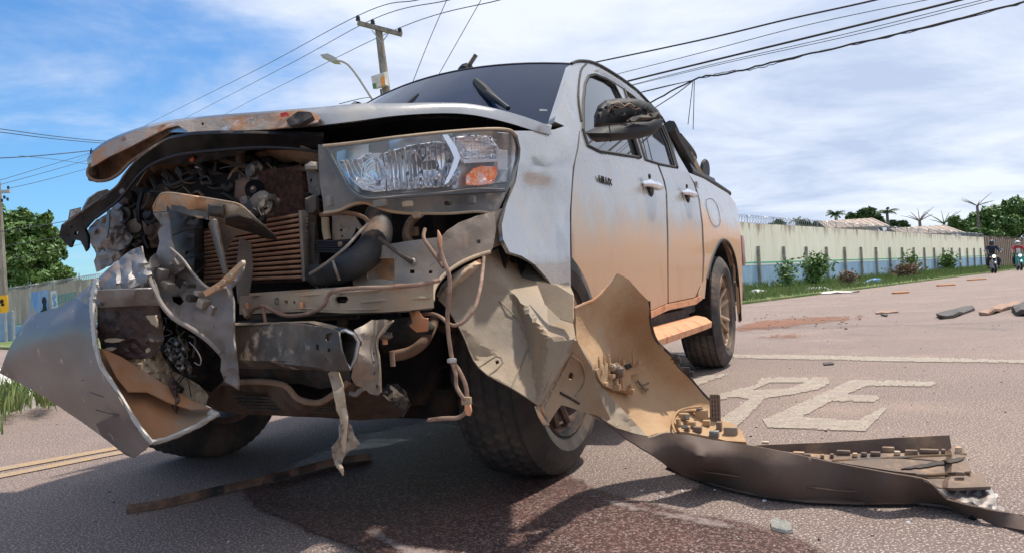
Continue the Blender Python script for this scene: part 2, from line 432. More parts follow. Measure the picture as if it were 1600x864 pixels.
for i, ol in enumerate(([(905, 768), (960, 776), (1010, 792), (1080, 800), (1150, 816), (1200, 824), (1190, 832), (1120, 826), (1050, 812), (990, 800), (940, 786), (910, 776)],
           [(556, 824), (600, 828), (640, 850), (700, 858), (690, 880), (640, 872), (590, 848)])):
    o = blob('dry_residue', ol, .0065, MATS['bleached'], jag=2, g=6, seed=i + 3, feather=26); o['kind'] = 'structure'
mat('water', (.035, .032, .035), (.05, .042, .04), 9, rough=.22, bump=.6, bsc=160, bd=.004, soak=7, soak_op=.6)
for i, ol in enumerate(([(520, 694), (580, 684), (640, 680), (665, 686), (610, 698), (540, 706)], [(620, 676), (660, 671), (690, 675), (650, 682)])):
    o = blob('puddle', ol, .0068, MATS['water'], jag=2, g=6, seed=i + 9, feather=22); o['kind'] = 'structure'

mat('soil', (.33, .15, .09), (.26, .13, .085), 20, .4, .6, rough=.95, bump=.8, bsc=120, soak=3, soak_op=.75)
for i, ol in enumerate(([(1150, 508), (1190, 499), (1260, 495), (1350, 491), (1340, 499), (1260, 508), (1180, 517), (1150, 518)], [(1170, 526), (1230, 520), (1290, 522), (1230, 530)])):
    o = blob('soil_streak', ol, .005, MATS['soil'], jag=1, g=5, seed=i + 20, feather=14); o['kind'] = 'structure'
# road markings (each letter a part of the road)
ROAD = bpy.data.objects['road']
def mark(name, ol, z=.004, m='paint_white', holes=(), jag=1.2):
    me = sheet_mesh(name, ol, zf(z), g=4, jag=0, holes=holes); soak_attr(me, ol, 3.2)
    if me.polygons[0].normal.z < 0: me.flip_normals()
    ob = link(name, me, ROAD, MATS[m], world=False, smooth=False); return ob
mark('painted_letter', [(1190, 655), (1330, 592), (1458, 594), (1463, 600), (1452, 604), (1355, 603), (1326, 615), (1385, 617), (1368, 628), (1300, 627), (1256, 650), (1340, 655), (1380, 634), (1388, 637), (1352, 674), (1200, 668)])
mark('painted_letter', [(1100, 668), (1168, 624), (1150, 620), (1085, 634), (1102, 619), (1178, 600), (1190, 588), (1292, 588), (1301, 596), (1284, 607), (1240, 616), (1197, 622), (1168, 652), (1150, 668)],
     holes=[[(1176, 609), (1203, 597), (1258, 597), (1232, 606)]])
mark('painted_letter', [(1040, 606), (1078, 588), (1136, 582), (1139, 586), (1098, 600), (1060, 612), (1020, 640), (985, 655)])
mark('stop_line', [(1040, 549), (1160, 552), (1300, 554), (1460, 557), (1640, 562), (1640, 568), (1460, 566), (1300, 563), (1160, 560), (1040, 556)])
mark('lane_line', [(-200, 771), (0, 729), (170, 699), (230, 689), (230, 693), (170, 704), (0, 735), (-200, 779)], m='paint_yellow')
mark('lane_line', [(-200, 784), (0, 740), (175, 706), (230, 697), (230, 701), (175, 711), (0, 746), (-200, 792)], m='paint_yellow')

# ------------------------------------------------------------------ perimeter walls
mat('wall_cream', (.90, .87, .74), (.82, .77, .62), 1.2, .35, .7, rough=.9, bump=.5, bsc=50,
    layers=[((.30, .22, .15), 1.6, .52, .78, {'z': (1.3, 2.7), 'z0': -.35, 'z1': .12, 'op': .85}), ((.80, .74, .55), 4, .55, .7, {'op': .5})], stretch=(1.6, 1.6, .35))
mat('wall_blue', (.27, .42, .60), (.35, .49, .64), 1.4, .4, .65, rough=.85, bump=.4, bsc=50, stretch=(1, 1, .5), layers=[((.55, .60, .60), 5, .6, .72, {'op': .6})])
mat('wall_white', (.72, .74, .70), rough=.85); mat('wall_green', (.12, .42, .27), rough=.85)
mat('post_grey', (.20, .21, .21), (.34, .31, .27), 6, rough=.9, bump=.4)
mat('wire_dark', (.035, .035, .04), rough=.6); mat('razor', (.30, .31, .33), rough=.45, metal=.6)
mat('wall_old', (.50, .42, .33), (.38, .30, .24), 2, .35, .65, rough=.92, bump=.6, bsc=40, layers=[((.62, .57, .48), 3, .55, .65)], stretch=(1, 1, .4))
def wallrun(A, B, h, root, label_m, bandz, base=-.05, th=.16, post=2.0, ph=1.72, side_=1):
    A = Vector(A); B = Vector(B); d = (B - A); Ln = d.length; d.normalize(); nrm = Vector((d.y, -d.x, 0)) * side_
    def slab(name, z0, z1, off, m_, t=.16, a=0, l=None):
        l = Ln if l is None else l
        c = A + d * (a + l / 2) + nrm * (off - t / 2) + ZD * ((z0 + z1) / 2)
        return MB().box(c, (l, t, z1 - z0), (d, nrm, ZD)).build(name, m_, root, smooth=False)
    return A, B, d, nrm, Ln, slab
wr = thing('perimeter_wall', 'long cream wall with blue lower band and razor wire on top, right of the road', 'wall', (8.3, 28.1, 0))
A_, B_, d_, n_, Ln, slab = wallrun((-3.9, 14.3, 0), (38.2, 62, 0), 2.6, wr, '', 1.04)
sp = 2.45; k = 0; s0 = 0
x = 0
while x < Ln - .1:
    l = min(sp, Ln - x)
    slab('wall_panel', 1.13, 2.6 + R.uniform(-.012, .012), 0 + R.uniform(-.004, .004), MATS['wall_cream'], a=x, l=l - .012)
    slab('lower_panel', -.05, 1.0, .012, MATS['wall_blue'], a=x, l=l - .008)
    x += sp
slab('white_band', 1.0, 1.07, .016, MATS['wall_white']); slab('green_band', 1.07, 1.13, .014, MATS['wall_green'])
x = .5
while x < Ln:
    c = A_ + d_ * x + n_ * .07 + ZD * .83
    MB().box(c, (.09, .10, 1.78), (d_, n_, ZD)).build('post', MATS['post_grey'], wr, smooth=False); x += sp
def coil(A, B, z, r, name, root, turns, wr_=.008):
    d = B - A; pts = []
    n = int(turns * 9)
    X = d.normalized(); S_ = Vector((X.y, -X.x, 0))
    for i in range(n + 1):
        a = i / 9 * 2 * pi; pts.append(A + d * (i / n) + S_ * cos(a) * r + ZD * (z + sin(a) * r))
    b = MB().tube(pts, wr_, 3, cap=False)
    for zz in (z - r * .8, z + r * .5): b.tube([A + ZD * zz, B + ZD * zz], wr_ * .8, 4)
    q = 0
    while q < d.length: b.box(A + X * q + ZD * (z - .02), (.02, .02, .38)); q += 2.45
    return b.build(name, MATS['razor'], root)
coil(A_ + n_ * -.08, B_ + n_ * -.08, 2.74, .17, 'razor_wire', wr, 260)
# fence of upright concrete slats beyond the wall
wf = thing('slat_fence', 'weathered upright concrete slat fence beyond the end of the cream wall, behind the motorcyclists', 'fence', (38.2, 62, 0))
mat('slat_a', (.34, .25, .19), (.22, .17, .14), 2, rough=.9, bump=.4); mat('slat_b', (.13, .10, .09), (.2, .15, .12), 2, rough=.9)
x = .12
me_a = MB().box((0, 0, 1.3), (.62, .12, 2.6)).mesh('slat'); me_b = MB().box((0, 0, 1.35), (.22, .2, 2.75)).mesh('slat_post')
angf = atan2(d_.y, d_.x)
for i in range(34):
    for me_, off, m_, nm in ((me_a, 0, 'slat_a', 'slat'), (me_b, .5, 'slat_b', 'slat')):
        p = B_ + d_ * (x + off) - n_ * .1
        o = bpy.data.objects.new(nm, me_); COL.objects.link(o); o.parent = wf
        if not me_.materials: me_.materials.append(MATS[m_])
        o.location = p - Vector((38.2, 62, 0)) + ZD * R.uniform(-.15, .12); o.rotation_euler = (0, 0, angf + R.uniform(-.02, .02))
    x += .95
# left wall with mural
wl = thing('mural_wall', 'old cream wall with blue mural, teal letters and barbed wire, left behind the yellow sign', 'wall', (-15, 25, 0))
A2 = Vector((-3.9, 14.3, 0)); P0 = Vector((-12.5, 22.4, 0)); P1 = Vector((-18.4, 28, 0)); dd = (P1 - P0).normalized(); B2 = P0 + dd * 26
_, _, d2, n2_, L2, slab2 = wallrun((A2.x, A2.y, 0), (B2.x, B2.y, 0), 1.7, wl, '', .8, side_=-1)
x = 0
while x < L2:
    l = min(2.6, L2 - x)
    slab2('wall_panel', .42, 1.63, R.uniform(-.004, .004), MATS['wall_old'], a=x, l=l - .012); slab2('lower_panel', -.05, .34, .01, MATS['wall_blue'], a=x, l=l - .01); x += 2.6
slab2('white_band', .34, .375, .014, MATS['wall_white']); slab2('green_band', .375, .42, .012, MATS['wall_green'])
coil(A2, B2, 1.68, .07, 'razor_wire', wl, 260, .006)
mat('mural_blue', (.16, .32, .62), (.34, .45, .62), 1.6, .35, .65, rough=.85, layers=[((.50, .38, .28), 1.2, .55, .7, {'z': (.5, 1.5), 'z0': .25, 'z1': -.3})])
mat('silhouette', (.012, .012, .014), rough=.8); mat('teal_paint', (.10, .38, .38), rough=.8)
pln = lambda off: (lambda px, py: hit(px, py, n2_, n2_.dot(A2) + off))
def mural(name, ol, m_, off, **k):
    me = sheet_mesh(name, ol, pln(off), g=6, **k)
    return link(name, me, wl, MATS[m_], smooth=False)
mural('mural_panel', [(48, 457), (76, 452), (77, 500), (48, 500)], 'mural_blue', .008)
mural('mural_figure', [(66, 466), (68, 463), (71, 464), (73, 470), (72, 476), (74, 486), (75, 492), (63, 492), (63, 486), (66, 484), (67, 476), (65, 471)], 'silhouette', .012)
mural('mural_panel', [(79, 455), (88, 453), (91, 480), (82, 482)], 'wall_white', .008)
mural('mural_lettering', [(82, 459), (86, 458), (88, 464), (85, 467), (89, 475), (86, 479), (82, 478), (84, 473), (81, 466)], 'mural_blue', .012)
def letter_strokes(L_, x0, y0, w, h, sl):
    S = {'E': [(0, 0, .3, 1), (.3, 0, 1, .2), (.3, .4, .85, .6), (.3, .8, 1, 1)], 'S': [(0, 0, 1, .2), (0, .2, .3, .45), (0, .4, 1, .6), (.7, .6, 1, .8), (0, .8, 1, 1)],
         'C': [(0, 0, .3, 1), (.3, 0, 1, .2), (.3, .8, 1, 1)]}[L_]
    for a, b_, c, d in S:
        q = [(x0 + w * a, y0 + h * b_ - sl * w * a), (x0 + w * c, y0 + h * b_ - sl * w * c), (x0 + w * c, y0 + h * d - sl * w * c), (x0 + w * a, y0 + h * d - sl * w * a)]
        mural('mural_lettering', q, 'teal_paint', .012)
for i, c in enumerate('ESEEEEE'[:6]): letter_strokes('E', 90.5 + i * 5.0, 461 - i * 1.0, 3.4, 14 - i * .6, .2)

# gate frames and sign on the left
mat('gal', (.45, .47, .50), (.36, .38, .42), 8, rough=.5, metal=.3); mat('sign_yellow', (.85, .47, .02), rough=.55); mat('gate_blue', (.22, .36, .56), (.3, .42, .58), 4, rough=.6)
gt = thing('metal_gate', 'blue metal gate with pale posts below the yellow sign', 'gate', at_z(20, 533))
Yg = 19.5
for px in (9, 21):
    MB().tube([at_y(px - 1, 486, Yg), at_y(px + 1.5, 545, Yg)], .035, 8).build('gate_post', MATS['gal'], gt)
link('gate_leaf', sheet_mesh('gate_leaf', [(-30, 490), (8, 486), (9, 533), (-30, 540)], yf(Yg + .1), g=12), gt, MATS['gate_blue'], thick=.04)
link('gate_leaf', sheet_mesh('gate_leaf', [(10.5, 486), (20, 485), (21, 532), (11.5, 533)], yf(Yg + .12), g=12), gt, MATS['gate_blue'], thick=.04)
sg = thing('warning_sign', 'orange-yellow warning sign with black pictogram fixed to the pole at the left edge', 'sign', at_y(4, 488, 19))
link('sign_plate', sheet_mesh('sign_plate', [(-14, 463), (12, 460.5), (13.5, 487.5), (-12, 490)], yf(19), g=12), sg, MATS['sign_yellow'], thick=.01)
for ol in ([(0, 469), (2, 467), (5, 468), (5.5, 471), (4, 473), (1, 474), (-1, 472)], [(2, 474), (5, 473), (7, 476), (4, 478), (1, 477)], [(-8, 483), (0, 482.5), (0, 485), (-8, 486)]):
    link('pictogram', sheet_mesh('pictogram', ol, yf(18.98), g=6), sg, MATS['silhouette'], smooth=False)

# ------------------------------------------------------------------ poles and wires
mat('pole_concrete', (.19, .17, .14), (.30, .27, .23), 5, rough=.9, bump=.5, stretch=(2, 2, .5))
mat('lamp_grey', (.40, .42, .42), rough=.5); mat('insulator', (.03, .03, .035), rough=.3)
mat('box_white', (.62, .62, .58), (.5, .49, .44), 5, rough=.6); mat('sticker_orange', (.80, .33, .06), rough=.6); mat('sticker_green', (.10, .22, .08), rough=.6)
def tz(px, py, Y): return at_y(px, py, Y)
pr = thing('utility_pole', 'grey utility pole with wooden crossarm, three insulators and a meter box, behind the bonnet', 'utility pole', tuple(Vector((tz(613, 205, 24).x, 24, 0))))
top = tz(591.5, 46, 24); low = tz(605, 155, 24); bot = top + (low - top) * ((top.z) / (top.z - low.z))
MB().tube([bot, top], [.19, .115], 12).build('shaft', MATS['pole_concrete'], pr)
ca, cb = tz(559, 36.5, 23.9), tz(628, 54.5, 23.9); dx = (cb - ca).normalized()
MB().box((ca + cb) / 2, ((cb - ca).length, .12, .13), (dx, Vector((0, 1, 0)), dx.cross(Vector((0, 1, 0))))).build('crossarm', MATS['pole_concrete'], pr, smooth=False)
for a, c in (((581, 48), (597, 68)), ((607, 53), (596, 68))): MB().tube([tz(*a, 23.83), tz(*c, 23.86)], .016, 5).build('brace', MATS['gal'], pr)
INS = [(559.5, 27), (582.5, 33), (625, 46)]
for (x, y) in INS:
    c = tz(x, y + 6, 23.9)
    MB().lathe([(0, -.05), (.02, -.05), (.02, .0), (.07, 0), (.075, .04), (.05, .06), (.07, .08), (.06, .13), (.03, .17), (0, .17)], c, ZD, 12).build('insulator', MATS['insulator'], pr)
bx = sheet_mesh('meter_box', [(579.5, 120), (600, 113.5), (602, 133), (583, 140)], yf(23.6), g=30)
mb_ = link('meter_box', bx, pr, MATS['box_white'], thick=.0, smooth=False)
bb = [tz(*p, 23.6) for p in [(579.5, 120), (600, 113.5), (602, 133), (583, 140)]]; bb2 = [tz(*p, 23.9) for p in [(585, 118), (606.5, 112), (607.5, 135), (588, 140)]]
MB().add(bb + bb2, [(4, 5, 1, 0), (1, 5, 6, 2), (2, 6, 7, 3), (0, 3, 7, 4), (4, 7, 6, 5)]).build('box_casing', MATS['box_white'], pr, smooth=False)
link('sticker', sheet_mesh('sticker', [(594.5, 121), (601, 119), (602, 133), (596, 135)], yf(23.58), g=9), mb_, MATS['sticker_orange'], smooth=False)
link('sticker', sheet_mesh('sticker', [(581.5, 132), (587, 130), (588, 137.5), (583, 139)], yf(23.58), g=9), mb_, MATS['sticker_green'], smooth=False)
MB().tube([tz(595, 140, 23.7), tz(596, 151, 23.7), tz(600, 154, 23.9)], .03, 6).build('conduit', MATS['insulator'], pr)
lr = thing('street_lamp', 'grey street lamp head on a long curved arm, left of the utility pole', 'street lamp', tuple(Vector((tz(586, 165, 22).x, 22, 0))))
b = MB(); lp = [tz(583, 158, 22), tz(562, 125, 22), tz(548, 106, 22), tz(538, 98, 22), tz(525, 94.5, 22)]
b0 = lp[0].copy(); b0.z = 0; b.tube([b0, lp[0]], .06, 8); b.tube(lp, .035, 8, spl=4); b.build('arm', MATS['lamp_grey'], lr)
hd = [tz(*p, 22) for p in [(500, 86), (512, 84), (526, 91), (529, 96), (519, 95.5)]]; hd2 = [p + Vector((0, .35, 0)) for p in hd]
n5 = len(hd); MB().add(hd + hd2, [list(range(5)), list(range(5, 10))[::-1]] + [[i, (i + 1) % 5, 5 + (i + 1) % 5, 5 + i] for i in range(5)]).build('lamp_head', MATS['lamp_grey'], lr, smooth=False)
pl = thing('utility_pole', 'grey concrete pole with crossarm at the left edge in front of the big tree', 'utility pole', tuple(Vector((tz(3, 520, 21).x, 21, 0))))
t2 = tz(-6, 285, 21); l2 = tz(3, 460, 21); b3 = t2 + (l2 - t2) * (t2.z / (t2.z - l2.z))
MB().tube([b3, t2], [.16, .11], 10).build('shaft', MATS['pole_concrete'], pl)
MB().box(tz(-4, 300.5, 20.9), (.7, .09, .08)).build('crossarm', MATS['lamp_grey'], pl, smooth=False)
for x, y in ((13, 296), (12, 314), (7, 311), (3, 316)): MB().lathe([(0, 0), (.03, 0), (.03, .08), (0, .09)], tz(x, y, 20.9), ZD, 8).build('insulator', MATS['insulator'], pl)
# wires
def wire(pts, r, label, group, sag=0, kink=0, cat='cable', ext=None):
    ext = ext or ((0, 4) if 'insulator' in label or 'topmost' in label else (18, 0) if group == g2 and 'knot' not in label else (25, 0) if group == g3 and 'leaving' not in label and 'faint' not in label else (0, 0))
    P_ = [at_y(*p) for p in pts]; P_ = spline(P_, 10)
    if ext[0]: d0 = (P_[0] - P_[1]).normalized(); P_ = [P_[0] + d0 * ext[0] + ZD * ext[0] * .02, P_[0] + d0 * ext[0] * .5] + P_
    if ext[1]: d1 = (P_[-1] - P_[-2]).normalized(); P_ = P_ + [P_[-1] + d1 * ext[1] * .5, P_[-1] + d1 * ext[1] + ZD * ext[1] * .02]
    if kink: P_ = [p + Vector((0, 0, R.uniform(-kink, kink))) for p in P_]
    b = MB().tube(P_, r, 5); me = b.mesh('cable'); o = link('power_cable', me, None, MATS['wire_dark'])
    c = P_[len(P_) // 2]; origin_to(o, c); return tag(o, label, cat, group)
g1, g2, g3 = 'lines on the utility pole', 'cables over the road on the right', 'lines crossing the sky at the left'
wire([(120, 252, 90), (240, 190, 60), (400, 110, 38), (559.5, 25, 23.9), (655, 0, 17), (760, -26, 12)], .012, 'thin line from the left insulator of the crossarm, topmost of three', g1)
wire([(150, 258, 90), (290, 185, 60), (450, 102, 36), (582.5, 31, 23.9), (700, 1, 17), (800, -22, 12)], .012, 'thin line over the middle insulator of the crossarm', g1)
wire([(220, 252, 90), (350, 180, 60), (470, 119, 40), (625, 44, 23.9), (783, 0, 17), (900, -30, 12)], .012, 'thin line over the right insulator of the crossarm, lowest of three', g1)
wire([(699, -2, 16), (668, 70, 17), (640, 142, 18), (610, 220, 20)], .008, 'left of two steep thin wires above the windscreen', g1)
wire([(753, -2, 16), (715, 65, 17), (677, 133, 18), (640, 205, 20)], .008, 'right of two steep thin wires above the windscreen', g1)
wire([(530, 163, 22), (575, 153, 22.5), (590, 160, 23.5)], .012, 'short dark cable sagging behind the street lamp', g1)
wire([(880, 108, 14), (925, 99, 13), (1100, 62, 11), (1230, 31, 10), (1370, 0, 9), (1500, -35, 8)], .0125, 'uppermost thick black cable at right, meeting the cab roof corner', g2)
wire([(930, 125, 14), (1080, 87, 11.5), (1260, 40, 10.5), (1460, -2, 9.5), (1600, -30, 9)], .0055, 'single thin wire between the two upper thick cables', g2)
wire([(940, 140, 14), (975, 129, 13), (1110, 96, 11.5), (1300, 50, 10), (1510, -2, 9), (1650, -40, 8)], .016, 'thickest straight black cable at right, second from the top', g2)
wire([(950, 143, 14), (1110, 102, 11.7), (1320, 54, 10.2), (1545, -2, 9.2)], .005, 'thin wire hugging the underside of the thickest cable', g2)
wire([(980, 136, 14), (1130, 100, 11.7), (1335, 55, 10.2), (1530, 6, 9.2), (1660, -28, 9)], .005, 'lowest thin wire, between the thickest and the tangled cable', g2)
wire([(1000, 171, 13), (1085, 125, 11.5), (1135, 116, 11), (1240, 90, 10.3), (1400, 54, 9.6), (1600, 3, 9), (1700, -26, 8.7)], .0135, 'tangled black cable drooping lowest at right with loose ends', g2, kink=.008)
wire([(1085, 125, 11.5), (1140, 112, 11), (1160, 111, 10.9), (1190, 106, 10.7), (1270, 84, 10.2), (1420, 51, 9.5), (1600, 5, 8.9)], .006, 'second strand wound round the tangled drooping cable', g2, kink=.012)
wire([(1085, 125, 11.5), (1060, 145, 12), (1028, 166, 12.5), (1010, 178, 13)], .008, 'loose strand splaying steeply down from the cable knot', g2)
wire([(1085, 126, 11.5), (1045, 134, 12), (1000, 145, 12.6), (980, 152, 13)], .005, 'thin strand splaying left from the cable knot', g2)
wire([(1083, 126, 11.5), (1079, 160, 11.5), (1075, 195, 11.5)], .006, 'hanging wire end under the cable knot, left one', g2)
wire([(1085, 126, 11.5), (1084, 165, 11.5), (1083, 203, 11.5)], .006, 'hanging wire end under the cable knot, right and longer one', g2)
for i, (p, r) in enumerate([([(-60, 196, 20), (0, 202, 21), (90, 214, 24), (175, 222, 27), (260, 226, 30)], .012), ([(-60, 200, 20), (0, 207, 21), (90, 218, 24), (175, 225, 27), (260, 228, 30)], .012), ([(-60, 249, 20), (0, 247.5, 21), (70, 243, 23), (150, 235, 26), (220, 226, 29)], .014),
                            ([(-60, 298, 21), (0, 282, 22), (70, 261, 25), (140, 240, 28)], .008), ([(-60, 306, 21), (0, 289, 22), (70, 270, 25), (140, 250, 28)], .008), ([(13, 295, 21), (70, 282, 24), (140, 263, 28)], .008),
                            ([(30, 244, 21), (80, 249, 24), (150, 259, 28)], .007), ([(-30, 365, 19), (30, 358, 20), (107, 345, 22), (170, 330, 24)], .010), ([(-30, 392, 24), (60, 376, 26), (98, 370, 28), (150, 356, 30)], .008), ([(60, 396, 26), (125, 382, 28), (180, 366, 30)], .008)]):
    wire(p, r, ['upper of the close pair of cables at far left', 'lower of the close pair of cables at far left', 'thick cable sloping up to the torn bonnet corner', 'upper thin rising wire left of the bonnet tip', 'middle thin rising wire left of the bonnet tip', 'thin wire leaving the insulator of the left pole',
                'faint wire crossing downwards near the bonnet tip', 'dark cable in front of the big left tree', 'cable just below the dark bracket tip, above the tree', 'lowest cable showing under the dark bracket'][i], g3)

# ------------------------------------------------------------------ vegetation
def leaf_crown(b, lobes, n, size, seed, flatten=.8):
    rnd = random.Random(seed); tot = sum(l[3] ** 2 for l in lobes)
    for (x, y, z, r) in lobes:
        c = Vector((x, y, z)); k = int(n * r * r / tot)
        sub = []
        for _ in range(max(5, int(10))):
            d = Vector((rnd.gauss(0, 1), rnd.gauss(0, 1), rnd.gauss(0, 1))).normalized(); sub.append((c + Vector((d.x, d.y, d.z * flatten)) * r * rnd.uniform(.45, .85), r * rnd.uniform(.25, .5)))
        for _ in range(k):
            sc_, sr = sub[rnd.randrange(len(sub))]
            d = Vector((rnd.gauss(0, 1), rnd.gauss(0, 1), rnd.gauss(0, 1))).normalized()
            p = sc_ + d * sr * rnd.uniform(.55, 1.12)
            nrm = (d * .6 + Vector((rnd.gauss(0, .6), rnd.gauss(0, .6), rnd.gauss(.4, .6)))).normalized()
            t = nrm.orthogonal().normalized(); a = rnd.uniform(0, 6.28); t = (Matrix.Rotation(a, 3, nrm) @ t); s = nrm.cross(t)
            q = size * rnd.uniform(.6, 1.4)
            b.add([p - t * q, p + s * q * .45, p + t * q, p - s * q * .45], [(0, 1, 2, 3)])
def tree(name, base, lobes, label, n, size, m='leaf', tr=.25, seed=1, group=None, cat='tree'):
    rt = thing(name, label, cat, base, group=group); b = MB(); base = Vector(base)
    cz = min(l[2] for l in lobes); cc = Vector((sum(l[0] for l in lobes) / len(lobes), sum(l[1] for l in lobes) / len(lobes), cz))
    fork = base.lerp(cc, .75); b.tube([base, base.lerp(fork, .5) + Vector((.1, 0, 0)) * tr, fork], [tr, tr * .8, tr * .65], 9, spl=3)
    for l in lobes:
        b.tube([fork, fork.lerp(Vector(l[:3]), .5) + Vector((0, 0, .1 * l[3])), Vector(l[:3])], [tr * .5, tr * .3, tr * .1], 6, spl=3)
    b.build('trunk', MATS['bark'], rt)
    c = MB(); leaf_crown(c, lobes, n, size, seed); me = c.mesh('crown'); link('crown', me, rt, MATS[m], smooth=False); return rt
def lob(px, py, Y, rpx): p = at_y(px, py, Y); return (p.x, Y, p.z, rpx * Y / F)
tree('broadleaf_tree', tuple(Vector((at_y(35, 500, 36).x, 36, 0))), [lob(x, y, 36 + dy, r) for x, y, r, dy in [(-40, 380, 52, 1), (10, 365, 38, 0), (52, 372, 36, 1), (30, 405, 40, -1), (70, 405, 28, 0), (85, 432, 22, 0), (45, 440, 34, -1), (0, 430, 40, 0), (108, 442, 14, 1), (-80, 420, 50, 0), (-10, 340, 26, 0), (58, 348, 22, 0), (30, 342, 22, 1), (84, 395, 24, 1), (96, 425, 18, 0), (74, 362, 18, 0), (118, 446, 11, 0), (60, 380, 34, 2), (90, 450, 16, 0), (20, 455, 34, 0)]],
     'big rounded green broadleaf tree at the left behind the mural wall', 42000, .125, seed=3, tr=.4)
tree('broadleaf_tree', tuple(Vector((at_y(1585, 400, 90).x, 90, 0))), [lob(x, y, 90 + dy, r) for x, y, r, dy in [(1545, 340, 22, 0), (1575, 325, 20, 0), (1605, 330, 25, 2), (1530, 358, 20, 0), (1568, 355, 24, -2), (1600, 360, 22, 0), (1640, 345, 30, 0), (1520, 350, 12, 0)]],
     'dense dark green tree mass rising over the slat fence at the right edge', 22000, .22, m='leaf', seed=5, tr=.5)
tree('broadleaf_tree', tuple(Vector((at_y(1496, 390, 75).x, 75, 0))), [lob(x, y, 75, r) for x, y, r in [(1492, 348, 11), (1505, 356, 12), (1480, 358, 7), (1512, 362, 12), (1540, 366, 10), (1560, 368, 9), (1524, 366, 9)]],
     'light green bushy tree over the wall between the bare palm and dense tree', 6000, .22, m='leaf', seed=6, tr=.2)
tree('mango_tree', tuple(Vector((at_y(1350, 400, 85).x, 85, 0))), [lob(x, y, 85, r) for x, y, r in [(1332, 341, 11), (1348, 337, 12), (1362, 337, 11), (1372, 345, 10), (1345, 349, 12)]],
     'dark round dome shaped tree between two palms above the wall', 6000, .28, m='leaf_dark', seed=8, tr=.3)
tree('round_bush_tree', tuple(Vector((at_y(1408, 400, 80).x, 80, 0))), [lob(x, y, 80, r) for x, y, r in [(1400, 351, 9), (1412, 352, 8), (1396, 357, 8), (1418, 357, 5)]],
     'low dark tree right of the second palm above the wall', 3000, .26, m='leaf_dark', seed=9, tr=.2)
for i, (x, y, r) in enumerate([(1216, 350, 15), (1258, 347, 10), (1275, 350, 6)]):
    tree('round_bush_tree', tuple(Vector((at_y(x, 400, 60 + i).x, 60 + i, 0))), [lob(x - r * .4, y + 3, 60 + i, r * .5), lob(x + r * .4, y + 3, 60 + i, r * .5), lob(x, y, 60 + i, r * .45)], ['dark low crown just topping the wall nearest the truck', 'small dark crown under a bent palm frond over the wall', 'smallest dark tuft over the wall before the first palm'][i], 1500, .16, m='leaf_dark', seed=20 + i, tr=.12)
def palm(px, ybase, ytop, Y, label, fr=13, ln=20, m='leaf_dark', bare=False, seed=1, up=.3):
    rnd = random.Random(seed); base = Vector((at_y(px, ybase, Y).x, Y, 0)); top = at_y(px, ytop, Y)
    rt = thing('palm_tree', label, 'palm tree', base, group='palms beyond the wall'); u = Y / F
    MB().tube([base, base.lerp(top, .6) + Vector((.1, 0, 0)), top], [.20, .16, .13], 7, spl=3).build('trunk', MATS['bark'], rt)
    for i in range(fr):
        a = i * 2.4 + rnd.uniform(-.3, .3); el = rnd.uniform(.15, 1.25) if not bare else rnd.uniform(.25, 1.3)
        l = ln * u * rnd.uniform(.7, 1.1); d = Vector((cos(a), sin(a) * .9, 0)); droop = (.9 if not bare else .25)
        pts = [top + d * (l * t * cos(el * .6)) + ZD * (l * (sin(el) * t - droop * t * t * .6)) for t in (0, .2, .4, .6, .8, 1)]
        b = MB(); b.tube(pts, [.05, .045, .035, .03, .02, .012], 4)
        if not bare or i % 2 == 0:
            nleaf = 22 if not bare else 8
            for j in range(1, nleaf):
                t = j / nleaf; q = t * 5; k = min(4, int(q)); p = pts[k].lerp(pts[k + 1], q - k); dr = (pts[k + 1] - pts[k]).normalized()
                s = dr.cross(ZD).normalized()
                for sg_ in (-1, 1):
                    e = p + (s * sg_ * .8 + dr * .6 - ZD * rnd.uniform(.2, .9)) * l * (.28 if not bare else .12) * (1 - .5 * t)
                    b.add([p - dr * .045, p + dr * .045, e], [(0, 1, 2)])
        b.build('frond', MATS[m], rt, smooth=False)
palm(1306, 400, 336, 70, 'shaggy palm with dark fronds left of the dome shaped tree', ln=19, seed=2)
palm(1386, 400, 332, 78, 'shaggy dark palm right of the dome shaped tree', ln=20, seed=3)
palm(1245, 400, 345, 62, 'small palm with one long bent frond near the first house roof', fr=5, ln=17, seed=4)
palm(1437, 400, 346, 72, 'thin leafless palm with bare ribs, left of the bare pair', fr=9, ln=30, bare=True, seed=5, m='bark')
palm(1475, 400, 350, 74, 'half bare palm with ragged fronds beside the second roof', fr=9, ln=30, bare=True, seed=11, m='leaf_dark')
palm(1527, 400, 322, 84, 'tallest leafless palm standing out above the green trees', fr=9, ln=28, bare=True, seed=7, m='bark')
